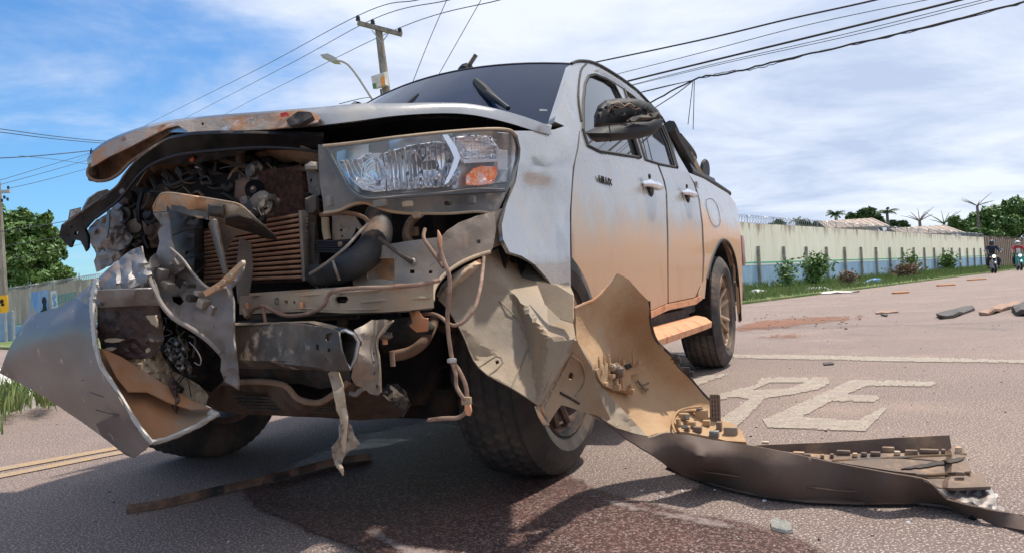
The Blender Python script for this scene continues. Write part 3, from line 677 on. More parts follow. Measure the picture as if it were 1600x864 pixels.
# houses beyond the wall
mat('roof_tile', (.46, .37, .31), (.30, .24, .20), 3, rough=.9, bump=.5); mat('house_wall', (.38, .40, .48), (.5, .5, .5), 2, rough=.9)
def house(x0, x1, ytop, ybot, gx, Y, label):
    rt = thing('house', label, 'house', tuple(Vector((at_y((x0 + x1) / 2, 400, Y).x, Y, 0)))); e0 = at_y(x0, ybot, Y); e1 = at_y(x1, ybot, Y); rdg = at_y(gx, ytop, Y + 3)
    zb = e0.z; dp = 6; xl = e0.x; xr = e1.x; zr = rdg.z + .05; w = xr - xl
    MB().box(((xl + xr) / 2, Y + dp / 2, zb / 2), (w * .93, dp * .9, zb)).build('wall', MATS['house_wall'], rt, smooth=False)
    gxr = rdg.x
    b = MB(); ridge0 = Vector((xl + w * .10, Y + dp / 2, zr)); ridge1 = Vector((gxr, Y + dp / 2, zr))
    f0, f1 = Vector((xl, Y, zb)), Vector((gxr, Y, zb - .1)); b.add([f0, f1, ridge1, ridge0], [(0, 1, 2, 3)])
    b0, b1 = Vector((xl, Y + dp, zb)), Vector((xr, Y + dp, zb - .1)); b.add([b0, b1, ridge1, ridge0], [(0, 3, 2, 1)]); b.build('roof', MATS['roof_tile'], rt, thick=.12, smooth=False)
    MB().add([f1 + Vector((0, .05, 0)), Vector((xr, Y + dp, zb - .1)), ridge1], [(0, 1, 2)]).build('gable', MATS['house_wall'], rt, thick=.1, smooth=False)
    b = MB(); b.tube([ridge1 + Vector((-.1, 0, .02)), Vector((xr + .2, Y + .4, zb - .4))], .12, 4); b.build('verge_board', MATS['slat_b'], rt)
    k = int(w / .45); b = MB()
    for i in range(k):
        t = (i + .5) / k; b.tube([f0.lerp(f1, t) + ZD * .05 - Vector((0, .02, 0)), ridge0.lerp(ridge1, t) + ZD * .05], .07, 4)
    o = b.build('roof_tiles', MATS['roof_tile'], rt); o['kind'] = 'stuff'
house(1292, 1378, 343, 358, 1364, 66, 'low house with ribbed tile roof between the shaggy palms')
house(1410, 1486, 354, 368, 1476, 66, 'second low house with brown roof below the half bare palm')

# shrubs along the right wall
def shrub(px, ytop, ybot, Y, wpx, label, n, size, m='leaf', stems=6, seed=1, name='shrub', leafy=1.0):
    rnd = random.Random(seed); base = at_y(px, ybot, Y); base.z = .03; rt = thing(name, label, 'shrub', base); u = Y / F; hgt = at_y(px, ytop, Y).z - .03
    b = MB(); c = MB()
    for i in range(stems):
        a = rnd.uniform(0, 6.28); rr = wpx * u * .5 * rnd.uniform(.2, 1) ; e = base + Vector((cos(a) * rr, sin(a) * rr * .6, hgt * rnd.uniform(.65, 1)))
        mid = base.lerp(e, .5) + Vector((0, 0, hgt * .1)); b.tube([base, mid, e], [.02, .014, .005], 5, spl=3)
        for j in range(int(n / stems)):
            t = rnd.uniform(.12, 1.02); p = base.lerp(mid, t * 2) if t < .5 else mid.lerp(e, t * 2 - 1)
            p = p + Vector((rnd.gauss(0, 1), rnd.gauss(0, 1), rnd.gauss(0, .8))) * size * 1.6
            d = Vector((rnd.gauss(0, 1), rnd.gauss(0, 1), rnd.gauss(0, .6))).normalized(); s = d.orthogonal().normalized(); s = Matrix.Rotation(rnd.uniform(0, 6.28), 3, d) @ s
            q = size * rnd.uniform(.6, 1.3); c.add([p - d * q, p + s * q * .4, p + d * q, p - s * q * .4], [(0, 1, 2, 3)])
    b.build('stem', MATS['bark'], rt); c.build('foliage', MATS[m], rt, smooth=False); return rt
shrub(1231, 412, 446, 27.5, 20, 'narrow leafy bush against the blue band, nearest the truck', 380, .085, seed=1)
shrub(1272, 398, 440, 29.5, 56, 'large spreading bush with long stems against the wall', 800, .10, stems=16, seed=2)
shrub(1425, 395, 420, 42, 22, 'upright bush in dry grass midway along the wall', 400, .11, seed=3)
shrub(1482, 396, 418, 50, 24, 'rounded bush near the far end of the wall', 700, .13, stems=9, seed=4)
shrub(1325, 424, 441, 27, 26, 'reddish dry weed clump in the verge', 500, .07, m='dry_leaf', stems=9, seed=5)
shrub(1415, 412, 428, 37, 60, 'wide patch of straggly brown weeds at the foot of the wall', 900, .09, m='dry_leaf', stems=20, seed=6)
# grass
def blades(name, pts, hrange, n_, m_, seed=1):
    rnd = random.Random(seed); b = MB()
    for _ in range(n_):
        p = pts(rnd); h = rnd.uniform(*hrange); a = rnd.uniform(0, 6.28); w = h * .03 + .0015; d = Vector((cos(a), sin(a), 0)); s = Vector((-sin(a), cos(a), 0)) * w; ln = rnd.uniform(.1, .6)
        b.add([p - s, p + s, p + d * h * ln * .4 + ZD * h * .6 + s * .6, p + d * h * ln + ZD * h], [(0, 1, 2), (0, 2, 3)])
    return b.build(name, MATS[m_], kind='stuff', smooth=False)
E0 = Vector((5.2, 17.2, .05)); E1 = Vector((60, 82.5, .05)); W0 = Vector((8.3 - 1, 28.1 - 1.1, .05))
def vp(rnd):
    t = rnd.random() ** 1.6; e = E0.lerp(E1, t * 1.02 - .02); w = Vector((-3.9, 14.3, .05)) + (Vector((38.2, 62, .05)) - Vector((-3.9, 14.3, .05))) * (.2 + t * 1.35)
    q = rnd.uniform(.01, .98); return e.lerp(w, q)
blades('verge_grass', vp, (.06, .22), 26000, 'grassblade', 1)
def vp2(rnd):
    t = rnd.random(); w = Vector((-3.9, 14.3, .05)) + (Vector((38.2, 62, .05)) - Vector((-3.9, 14.3, .05))) * (.2 + t * .8); return w + n_ * rnd.uniform(.1, 1.3) ** 1.2
blades('tall_weeds', vp2, (.15, .42), 5000, 'grassblade', 2)
def mt(cx_, cy_, sx, sy): return lambda rnd: at_z(cx_ + rnd.gauss(0, sx), cy_ + rnd.gauss(0, sy), .07)
blades('median_grass', mt(18, 628, 13, 8), (.05, .17), 420, 'grassblade', 3)
blades('median_grass', mt(75, 626, 9, 5), (.05, .16), 380, 'grassblade', 4)
blades('median_grass', mt(-40, 645, 25, 14), (.05, .16), 400, 'grassblade', 5)

# litter and debris
mat('plastic_white', (.72, .72, .70), (.6, .6, .58), 12, rough=.5, bump=.5, bsc=20); mat('plastic_blue', (.10, .30, .62), (.3, .5, .75), 9, rough=.45)
mat('debris_black', (.035, .033, .032), (.09, .07, .05), 12, rough=.6, bump=.3); mat('debris_tan', (.36, .22, .15), (.25, .16, .12), 20, rough=.8, bump=.4); mat('stud_orange', (.62, .24, .08), rough=.7)
def rag(name, px, py, w, h, m_, label, z=.05, seed=1, cat='litter'):
    c = at_z(px, py, z); rnd = random.Random(seed); bm = bmesh.new(); bmesh.ops.create_icosphere(bm, subdivisions=2, radius=1)
    for v in bm.verts:
        k = 1 + .45 * noise.noise(v.co * 2.1 + Vector((seed, 0, 0))); v.co = Vector((v.co.x * w * k, v.co.y * w * .6 * k, max(-.1, v.co.z) * h * k))
    me = bpy.data.meshes.new(name); bm.to_mesh(me); bm.free(); o = link(name, me, None, MATS[m_]); o.location = c; return tag(o, label, cat)
rag('plastic_bag', 1183, 460, .30, .16, 'plastic_white', 'white plastic bag in the grass nearest the truck', seed=1)
rag('crumpled_sheet', 1277, 453, .42, .10, 'plastic_white', 'flat pale crumpled sheet lying in the verge grass', seed=2)
rag('plastic_bag', 1366, 442, .34, .18, 'plastic_blue', 'blue plastic bag lying in the verge grass', seed=3)
rag('rubble', 1345, 443, .3, .08, 'plastic_white', 'small white scrap beside the blue bag', seed=4)
rag('rubble', 1310, 457, .55, .05, 'concrete_pale', 'pale concrete rubble at the edge of the asphalt', seed=5, z=.02)
for i, (x, y) in enumerate([(1407, 458.5), (1478, 446.5), (1526, 437.5)]):
    c = at_z(x, y, 0); o = MB().box((0, 0, .02), (.34 + .14 * i, .16, .045), bev=.012).build('road_stud', MATS['stud_orange']); o.location = c
    tag(o, ['orange road stud nearest the camera', 'middle one of the three orange road studs', 'farthest orange road stud, near the motorcycles'][i], 'road stud', 'orange road studs')
def gpiece(name, ol, m_, label, h=.03, z=.0, g=8, amp=.01, seed=2):
    # small broken piece lying on the road: outline on the ground, own thickness
    me = sheet_mesh(name, ol, lambda x, y: at_z(x, y, z) + ZD * (h + amp * noise.noise(Vector((x / 9, y / 9, seed)))), g=g)
    if me.polygons[0].normal.z < 0: me.flip_normals()
    o = link(name, me, None, MATS[m_], thick=h * .8, toff=-1); origin_to(o, at_z(sum(p[0] for p in ol) / len(ol), sum(p[1] for p in ol) / len(ol), 0)); return tag(o, label, 'debris')
gpiece('broken_trim', [(1463, 495), (1485, 489), (1520, 480), (1523, 485), (1490, 497), (1470, 499)], 'debris_black', 'black flat broken trim piece on the road at right', h=.04, amp=.03)
gpiece('broken_trim', [(1530, 493), (1555, 482), (1590, 474), (1597, 477), (1575, 484), (1545, 493)], 'debris_tan', 'dusty orange splinter beside the black piece on the road', h=.04, amp=.04)
gpiece('broken_trim', [(1583, 486), (1600, 478), (1640, 480), (1630, 494), (1588, 494)], 'debris_black', 'black chunk cut by the right edge of the picture', h=.07, amp=.04)
gpiece('broken_trim', [(1368, 488), (1402, 486), (1404, 488.5), (1369, 491)], 'debris_tan', 'thin dark strip lying flat on the road left of the black piece', h=.02)
gpiece('broken_trim', [(1376, 493), (1388, 491), (1386, 495)], 'debris_black', 'tiny black chip under the thin flat strip', h=.02)
gpiece('broken_trim', [(1286, 568), (1301, 567), (1303, 570), (1288, 571)], 'debris_black', 'small black chip beyond the painted letters', h=.012)
mat('clear_shard', (.62, .62, .58), rough=.15, trans=.6)
gpiece('lens_shard', [(1205, 818), (1212, 813), (1236, 822), (1238, 833), (1222, 834), (1206, 828)], 'clear_shard', 'clear broken lens shard lying on the wet trail', h=.010, amp=.005)
b = MB()
for _ in range(70):
    p = at_z(1240 + R.gauss(0, 60), 500 + R.gauss(0, 7), 0); crumb(b, p, R.uniform(.008, .03))
b.build('scattered_soil', MATS['debris_tan'], kind='stuff')
mat('glass_bit', (.75, .76, .76), (.5, .5, .5), 40, rough=.15)
bg_, bd_ = MB(), MB()
for i in range(240):
    x, y = (R.gauss(620, 240), R.uniform(735, 860)) if i < 130 else (R.gauss(1250, 190), R.uniform(560, 860))
    crumb(bg_ if R.random() < .35 else bd_, at_z(x, y, 0), R.uniform(.002, .0055) * (1 if i < 130 else 1.6))
bg_.build('scattered_glass', MATS['glass_bit'], kind='stuff'); bd_.build('scattered_fragments', MATS['grit_dark'], kind='stuff')
# long dark trim strip in front of the truck
P_ = spline([at_z(198, 796, .012), at_z(260, 786, .012), at_z(330, 769, .014), at_z(430, 746, .016), at_z(520, 722, .016), at_z(580, 714, .012)], 8)
b = MB(); rows = []
for i, p in enumerate(P_):
    d = (P_[min(i + 1, len(P_) - 1)] - P_[max(i - 1, 0)]).normalized(); s = Vector((-d.y, d.x, 0)); w = .011 * (1.1 - .8 * i / len(P_)) + .003 * noise.noise(Vector((i * .6, 0, 0)))
    rows.append([p - s * w - ZD * .01, p - s * w + ZD * .008, p + ZD * .016, p + s * w + ZD * .006, p + s * w - ZD * .01])
b.grid(rows); mat('strip_dark', (.10, .058, .042), (.22, .12, .08), 14, .4, .6, rough=.55, layers=[((.02, .02, .02), 5, .5, .6)])
o = b.build('trim_strip', MATS['strip_dark'], sharp=25); origin_to(o, P_[0]); tag(o, 'long thin dark trim strip lying on the road in front of the truck', 'debris')
# ------------------------------------------------------------------ the wrecked pickup
DUST = (.52, .27, .13); DUST2 = (.58, .40, .25)
mat('paint', (.43, .42, .41), (.37, .355, .34), 3, rough=.27, metal=.8, coat=.15, bump=.03, bsc=6,
    layers=[((.44, .36, .29), 2.2, .40, .74, {'z': (.5, 1.35), 'z0': .36, 'z1': -.24, 'rough': .6, 'metal': .2, 'op': .8, 'det': 9}),
            ((.52, .31, .18), 1.4, .34, .76, {'z': (.52, 1.18), 'z0': .40, 'z1': -.30, 'rough': .85, 'metal': 0., 'op': .92}), ((.45, .33, .24), 45, .50, .62, {'op': .30, 'rough': .7, 'metal': .1}), ((.46, .27, .15), 7, .55, .70, {'op': .5, 'rough': .85, 'metal': 0, 'z': (.5, 1.05), 'z0': .08, 'z1': -.14, 'det': 9})], stretch=(1, 1, .55))
mat('paint_rear', (.50, .49, .485), rough=.28, metal=.75, coat=.3,
    layers=[((.52, .30, .16), 2.0, .40, .70, {'z': (.7, 1.3), 'z0': .5, 'z1': -.38, 'rough': .85, 'metal': 0., 'op': .93}), ((.54, .38, .26), 6, .52, .7, {'op': .5, 'rough': .8}), ((.45, .33, .24), 45, .50, .62, {'op': .3, 'rough': .7})])
mat('paint_clean', (.45, .44, .43), (.38, .365, .35), 2.5, rough=.25, metal=.82, coat=.35, bump=.03, bsc=5, layers=[((.40, .36, .32), 4, .52, .74, {'op': .6, 'rough': .6, 'metal': .25, 'det': 8}), ((.42, .36, .30), 70, .54, .66, {'op': .2, 'rough': .5, 'metal': .5}), ((.33, .29, .26), 14, .60, .70, {'op': .4, 'rough': .6})])
mat('rust_lip', (.36, .29, .24), (.44, .22, .11), 8, .44, .62, rough=.75, metal=.1, bump=.4, bsc=40, layers=[((.56, .56, .57), 7, .56, .66, {'metal': .4, 'rough': .4}), ((.16, .08, .05), 12, .62, .7)], stretch=(1, 1, 1.5))
mat('under_brown', (.17, .10, .065), (.27, .17, .11), 8, .4, .65, rough=.85, bump=.5, bsc=30)
mat('black', (.006, .006, .009), (.013, .012, .013), 9, .45, .65, rough=.5, bump=.1, bsc=20, layers=[((.10, .07, .055), 7, .62, .80, {'op': .25, 'rough': .8})])
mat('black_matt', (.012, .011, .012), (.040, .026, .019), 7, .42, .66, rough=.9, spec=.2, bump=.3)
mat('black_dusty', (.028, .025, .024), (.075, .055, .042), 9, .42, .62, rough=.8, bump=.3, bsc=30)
mat('mirror_black', (.011, .012, .014), rough=.6, spec=.25, layers=[((.12, .09, .065), 6, .52, .74, {'op': .18, 'rough': .85})])
mat('bay_brown', (.075, .045, .030), (.13, .085, .055), 9, .4, .65, rough=.85, bump=.4)
mat('steel_dusty', (.24, .205, .175), (.34, .275, .215), 7, .4, .62, rough=.6, metal=.3, bump=.3, bsc=40, layers=[((.50, .31, .18), 6, .54, .72, {'metal': 0, 'rough': .85}), ((.10, .08, .07), 11, .60, .70, {'op': .7})])
mat('steel_beige', (.42, .32, .22), (.33, .245, .165), 5, .4, .65, rough=.7, metal=.1, bump=.3, bsc=40, layers=[((.48, .26, .13), 5, .55, .72), ((.15, .11, .09), 12, .62, .70, {'op': .7})])
mat('steel_dark', (.078, .064, .054), (.18, .14, .108), 8, .4, .65, rough=.5, metal=.4, bump=.3, bsc=40, layers=[((.35, .28, .21), 14, .56, .68, {'rough': .8, 'metal': 0})])
mat('bracket_rust', (.50, .40, .30), (.54, .30, .16), 7, .42, .6, rough=.8, bump=.4, bsc=40, layers=[((.22, .20, .17), 9, .56, .68)])
mat('grille_grey', (.16, .135, .12), (.24, .195, .165), 6, .4, .65, rough=.6, bump=.2, bsc=30, layers=[((.42, .33, .25), 8, .56, .74, {'op': .7}), ((.10, .085, .08), 17, .6, .7)])
mat('wing_out', (.150, .118, .104), (.19, .152, .135), 2.5, .35, .7, rough=.5, metal=.35, coat=.1, bump=.05, bsc=10, layers=[((.36, .25, .20), 3.5, .55, .8, {'op': .5, 'rough': .75, 'metal': 0}), ((.50, .49, .48), 18, .63, .68, {'op': .6})], stretch=(1, 1, 1.2))
mat('wing_silver', (.27, .255, .25), (.20, .17, .155), 6, .4, .6, rough=.5, metal=.45, bump=.5, bsc=22, layers=[((.28, .16, .11), 8, .56, .68, {'metal': 0, 'rough': .8})])
mat('torn_white', (.50, .48, .44), (.36, .30, .25), 25, .5, .7, rough=.6, bump=.4, bsc=60)
mat('burnt', (.052, .030, .026), (.085, .055, .045), 8, .4, .65, rough=.55, bump=.7, bsc=30, layers=[((.02, .015, .015), 12, .58, .68), ((.30, .22, .16), 16, .66, .72)])
mat('rust_inner', (.36, .17, .08), (.30, .22, .16), 6, .45, .66, rough=.8, bump=.4, bsc=30, layers=[((.40, .40, .37), 4, .58, .70)])
mat('foil', (.50, .49, .47), (.30, .26, .23), 14, .45, .65, rough=.4, metal=.6, bump=.6, bsc=30)
mat('fin', (.44, .25, .16), (.34, .19, .125), 20, .4, .65, rough=.85, bump=.5, bsc=60)
mat('core', (.10, .038, .024), (.04, .018, .012), 60, .4, .6, rough=.9, bump=.8, bsc=160)
mat('hose', (.015, .016, .020), (.035, .032, .030), 7, .4, .65, rough=.6, layers=[((.20, .13, .09), 5, .55, .72, {'rough': .85})])
mat('sheath', (.22, .125, .085), (.32, .21, .15), 20, .4, .6, rough=.8, bump=.3)
mat('copper', (.60, .30, .16), rough=.5, metal=.4); mat('tag_orange', (.62, .28, .14), rough=.7)
mat('red_tape', (.60, .05, .04), rough=.6); mat('sticker_pale', (.66, .60, .52), (.3, .2, .15), 40, rough=.7); mat('orange_part', (.75, .12, .04), rough=.6)
mat('chrome', (.86, .87, .90), rough=.16, metal=.85, bump=.05, bsc=12); mat('chrome_rib', (.86, .87, .90), rough=.16, metal=.9)
mat('lamp_mid', (.42, .44, .47), (.22, .23, .25), 9, .4, .6, rough=.3, metal=.6)
mat('lamp_dark', (.12, .125, .135), rough=.35, metal=.4); mat('lamp_house', (.15, .15, .15), (.27, .24, .21), 7, .4, .65, rough=.6, bump=.2, layers=[((.42, .33, .24), 9, .54, .72, {'op': .8})])
mat('amber', (.95, .16, .02), (1.0, .62, .30), 75, .48, .58, rough=.25, coat=.8, bump=.8, bsc=70, emit=((1.0, .22, .03), .15), layers=[((.75, .74, .76), 22, .50, .60, {'det': 2})]); mat('lamp_white', (.82, .84, .88), rough=.2, coat=.6)  # amber: faint emission imitates sun glinting in the headlamp indicator
M = bpy.data.materials.new('lamp_glass'); M.use_nodes = True; t_ = M.node_tree; t_.nodes.clear(); MATS['lamp_glass'] = M
o_ = t_.nodes.new('ShaderNodeOutputMaterial'); a_ = t_.nodes.new('ShaderNodeMixShader'); tr_ = t_.nodes.new('ShaderNodeBsdfTransparent'); gl_ = t_.nodes.new('ShaderNodeBsdfGlossy'); fr_ = t_.nodes.new('ShaderNodeFresnel')
fr_.inputs[0].default_value = 1.5; gl_.inputs['Roughness'].default_value = .04; tr_.inputs[0].default_value = (.93, .94, .96, 1)
t_.links.new(fr_.outputs[0], a_.inputs[0]); t_.links.new(tr_.outputs[0], a_.inputs[1]); t_.links.new(gl_.outputs[0], a_.inputs[2]); t_.links.new(a_.outputs[0], o_.inputs[0])
mat('glass_dark', (.006, .014, .042), rough=.03, spec=.16); mat('glass_side', (.02, .022, .026), rough=.03, spec=.6, coat=.2)
mat('rubber', (.012, .012, .013), rough=.7)
mat('tyre', (.045, .040, .038), (.075, .060, .050), 7, .4, .65, rough=.8, bump=.3, bsc=60, layers=[((.20, .13, .09), 5, .52, .72, {'op': .55})])
mat('tyre_dusty', (.045, .042, .040), (.11, .085, .07), 5, .4, .62, rough=.85, bump=.3, bsc=60, layers=[((.30, .20, .14), 4, .52, .75, {'op': .5})])
mat('rim_dusty', (.46, .32, .22), (.34, .23, .15), 7, .4, .65, rough=.7, metal=.15, bump=.2); mat('rim_dark', (.24, .15, .11), (.12, .08, .065), 8, .4, .6, rough=.7, metal=.3, bump=.2)
mat('board_dust', (.60, .30, .16), (.42, .17, .09), 12, .5, .66, rough=.9, bump=.8, bsc=50)
mat('liner', (.22, .17, .12), (.30, .22, .145), 2.5, .32, .72, rough=.62, bump=.25, bsc=30, layers=[((.19, .195, .185), 3, .48, .78, {'op': .7}), ((.44, .29, .17), 2.4, .46, .78, {'op': .65}), ((.13, .11, .09), 22, .60, .72, {'op': .4, 'det': 9})], stretch=(1, 1, .5))
mat('bumper_in', (.42, .275, .155), (.36, .205, .105), 3.5, .4, .65, rough=.85, bump=.45, bsc=40, layers=[((.36, .34, .30), 3, .60, .72, {'op': .8})])
mat('bumper_out', (.085, .054, .042), (.12, .078, .058), 3, .4, .65, rough=.72, bump=.15, bsc=30, layers=[((.20, .13, .10), 4, .58, .8, {'op': .6, 'rough': .8})])
mat('strip_brown', (.20, .135, .095), (.13, .09, .07), 6, .4, .65, rough=.7, bump=.3, layers=[((.42, .27, .16), 5, .56, .75)])

TR = thing('pickup_truck', 'wrecked silver double cab pickup with its front torn open and orange dust along the doors', 'pickup truck', tuple(O), -YAW)
def tl(u, v, z): return T(u, v, z)
AX = (UD, VD, ZD)
def tbox(b, u, v, z, su, sv, sz, bev=0): return b.box(T(u, v, z), (su, sv, sz), AX, bev)

def puff(name, ol, v0, d, m, par, g=8, Rr=None, back=.4, fn=None, smooth=0, jag=0, holes=(), amp=0, sc=20, seed=0, sharp=40):
    """closed, rounded lump: outline at depth v0 (number or Depth), swelling d metres toward the front and back*d behind"""
    if smooth: ol = smooth_outline(ol, smooth)
    vd = v0.v if isinstance(v0, Depth) else (lambda x, y: v0)
    olp = densify(ol, g, jag); P2 = [Vector((*p, 0)) for p in olp]
    nO = len(olp); P = [Vector(p) for p in olp]; es = [(i, (i + 1) % nO) for i in range(nO)]
    xs = [p[0] for p in olp]; ys = [p[1] for p in olp]; A_ = np.array(olp); rnd = random.Random(seed + 3)
    Rr = Rr or min(max(xs) - min(xs), max(ys) - min(ys)) * .5
    y = min(ys) + g * .5
    while y < max(ys):
        x = min(xs) + g * .5
        while x < max(xs):
            if inside(x, y, olp) and np.min(np.hypot(A_[:, 0] - x, A_[:, 1] - y)) > g * .45: P.append(Vector((x, y)))
            x += g
        y += g
    ov, oe, of, *_ = delaunay_2d_cdt(P, es, [], 1, 1e-5)
    def dist(x, y):
        best = 1e9
        for a, b_ in zip(olp, olp[1:] + olp[:1]):
            ax, ay = b_[0] - a[0], b_[1] - a[1]; l = ax * ax + ay * ay or 1; t = max(0, min(1, ((x - a[0]) * ax + (y - a[1]) * ay) / l))
            best = min(best, math.hypot(x - a[0] - ax * t, y - a[1] - ay * t))
        return best
    fv = []; bv = []
    for p in ov:
        q = min(1, dist(p.x, p.y) / Rr); h = d * sqrt(max(0, 1 - (1 - q) ** 2))
        if amp: h += amp * min(1, q * 2) * noise.noise(Vector((p.x / sc, p.y / sc, seed * 3.1)))
        v_ = vd(p.x, p.y); fv.append(at_v(p.x, p.y, v_ - h)); bv.append(at_v(p.x, p.y, v_ + max(h * back, .004)))
    n = len(ov); fs = [list(f) for f in of] + [[i + n for i in f][::-1] for f in of]
    edge = {}
    for f in of:
        for i in range(len(f)):
            a, b_ = f[i], f[(i + 1) % len(f)]; edge[(a, b_)] = 1
    for (a, b_) in list(edge):
        if (b_, a) not in edge: fs.append([b_, a, a + n, b_ + n])
    mb = MB().add(fv + bv, fs); return mb.build(name, m, par, sharp=sharp)

# ---- cab: roof, far side, floor, back
b = MB(); rows = []
hv = lambda u: .93 + .22 * (abs(u) / .6) ** 2 if u >= 0 else .93 + .20 * (abs(u) / .6) ** 2
for k in range(9):
    t = k / 8; row = []
    for i in range(13):
        u = -.66 + 1.32 * i / 12; v0 = .96 + .12 * (u / .66) ** 2; v = v0 + (2.62 - v0) * t
        zc = 1.74 + .055 * sin(pi * (.15 + .8 * t)); z = zc - .075 * (abs(u) / .66) ** 3 - (.045 if k == 0 else 0) - (.03 if k == 8 else 0)
        row.append(T(u * (1 if t < .9 else .98), v, z))
    rows.append(row)
b.grid(rows).build('roof', MATS['paint_clean'], TR, thick=.02, toff=-1)
# windscreen
b = MB(); rows = []
for k in range(9):
    t = k / 8; row = []
    for i in range(17):
        s = -1 + 2 * i / 16; uu = s * (.745 + (.62 - .745) * t); v = (.24 + .22 * s * s) * (1 - t) + (.965 + .10 * s * s) * t
        z = (1.215 + .06 * s * s) * (1 - t) + (1.735 - .05 * s * s) * t + .012 * sin(pi * t)
        row.append(T(uu, v, z))
    rows.append(row)
WS = rows
b.grid(rows).build('windscreen', MATS['glass_dark'], TR, thick=.006)
b = MB(); b.tube([r[-1] for r in rows], .012, 6); b.tube([r[0] for r in rows], .012, 6); b.tube(rows[-1], .008, 6); b.build('windscreen_seal', MATS['rubber'], TR)
bpy.data.objects['windscreen']
stk = MB(); stk.add([r + UD * 0 - VD * .012 for r in (at_u(845, 172, .70), at_u(857, 172.5, .695), at_u(857, 175, .695), at_u(845, 174.5, .70))], [(0, 1, 2, 3)]).build('inspection_sticker', MATS['lamp_white'], TR, smooth=False)
# near side greenhouse frame with window openings
FW = [(911, 204), (911, 160), (914, 132), (920, 119), (930, 117), (948, 125), (960, 134), (970, 154), (986, 196), (1000, 247), (975, 243), (936, 237), (918, 228)]
RW = [(975, 139), (988, 146), (1003, 160), (1020, 180), (1033, 200), (1044, 225), (1055, 262), (1030, 257), (1008, 250), (997, 214), (985, 172)]
sheet('cab_side', [(866, 190), (880, 145), (893, 101), (902, 96), (916, 96), (935, 102), (962, 119), (986, 136), (1003, 151), (1020, 168), (1034, 186), (1046, 212), (1060, 243), (1076, 270), (1056, 266), (1000, 251), (935, 242), (918, 232), (905, 208)],
      sidef(0), MATS['paint_clean'], TR, thick=.03, toff=-1, g=9, holes=[FW, RW], smooth=0)
for w, nm in ((FW, 'side_window'), (RW, 'side_window')):
    g_ = sheet(nm, w, sidef(-.012), MATS['glass_side'], TR, thick=.005, g=14)
    pts = [side(x, y, .001) for x, y in w + w[:1]]; MB().tube(pts, .008, 5).build('window_seal', MATS['rubber'], g_)
pxs = lambda pts, r, m_, nm, off=.0, n=6: MB().tube([side(x, y, off) for x, y in pts], r, n, spl=3).build(nm, MATS[m_], TR)
pxs([(1034, 198), (1045, 225), (1056, 263)], .018, 'rubber', 'window_trim', -.006)
pxs([(989, 212), (1000, 247)], .012, 'rubber', 'window_trim', .004)
pxs([(1008, 205), (1019, 251)], .003, 'rubber', 'window_trim', .004)
pxs([(893, 100), (906, 95.5), (930, 99), (962, 117), (986, 134), (1003, 149), (1034, 184), (1048, 212)], .007, 'rubber', 'drip_rail', .004)
pxs([(909, 190), (904, 150), (908, 112), (917, 100)], .004, 'rubber', 'door_seam', .003)
# body panels on the near side
FD = [(907, 203), (918, 232), (935, 239), (1000, 248.5), (1026, 255), (1036, 282), (1040, 300), (1042, 370), (1043, 473), (1012, 487), (960, 505), (905, 522), (896, 505), (893, 470), (893, 400), (892, 330), (897, 265), (903, 230)]
RD = [(1028.5, 255.5), (1056, 263), (1074, 268), (1084, 288), (1091, 312), (1096, 350), (1098, 400), (1097, 440), (1086, 464), (1045, 472.5), (1044.5, 370), (1042.5, 300), (1038.5, 282)]
sheet('front_door', FD, sidef(0), MATS['paint'], TR, thick=.02, toff=-1, g=12)
sheet('rear_door', RD, sidef(0), MATS['paint'], TR, thick=.02, toff=-1, g=12)
RQ = [(1075, 270), (1100, 280), (1138, 303), (1149, 318), (1155, 340), (1158, 380), (1160, 420), (1160, 470), (1157.5, 503), (1155, 480), (1153, 440), (1148, 403), (1140, 383), (1131, 375), (1122, 381), (1112, 403), (1104, 435), (1101, 466), (1089, 468), (1099, 440), (1101, 400), (1098.5, 350), (1093.5, 312), (1086.5, 288)]
sheet('rear_quarter_panel', RQ, sidef(0), MATS['paint_rear'], TR, thick=.02, toff=-1, g=10)
sheet('sill', [(905, 524), (960, 507), (1012, 489), (1043, 475), (1086, 466), (1097, 462), (1097, 468), (1088, 475), (1045, 484), (1015, 498), (960, 518), (905, 536)], sidef(.004), MATS['board_dust'], TR, thick=.03, toff=-1, g=10)
FE = [(866, 203), (884, 197), (905, 202), (902, 230), (895, 262), (890.5, 330), (891, 400), (893, 500), (884, 492), (872, 462), (856, 436), (836, 414), (815, 400), (796, 394), (786, 374), (784, 352), (792, 318), (806, 285), (812, 245), (809, 216), (800, 205), (830, 205)]
sheet('front_fender', FE, lambda x, y: side(x, y, .004 + .022 * math.exp(-((y - 262 - (x - 850) * .12) / 24) ** 2) * max(0, min(1, (900 - x) / 40, (x - 806) / 20)) + .034 * max(0, min(1, (y - 320) / 80)) ** 1.5), MATS['paint_clean'], TR, thick=.012, toff=-1, g=10, smooth=0)
pxs([(1104, 436), (1112, 404), (1122, 381), (1131, 375.5), (1140, 383), (1148, 404), (1153, 440), (1157, 500)], .012, 'rubber', 'arch_lip', .0)
pxs([(905, 206), (903, 230), (896.5, 262), (891.5, 330), (892, 400), (893, 480)], .003, 'rubber', 'door_seam', .002)
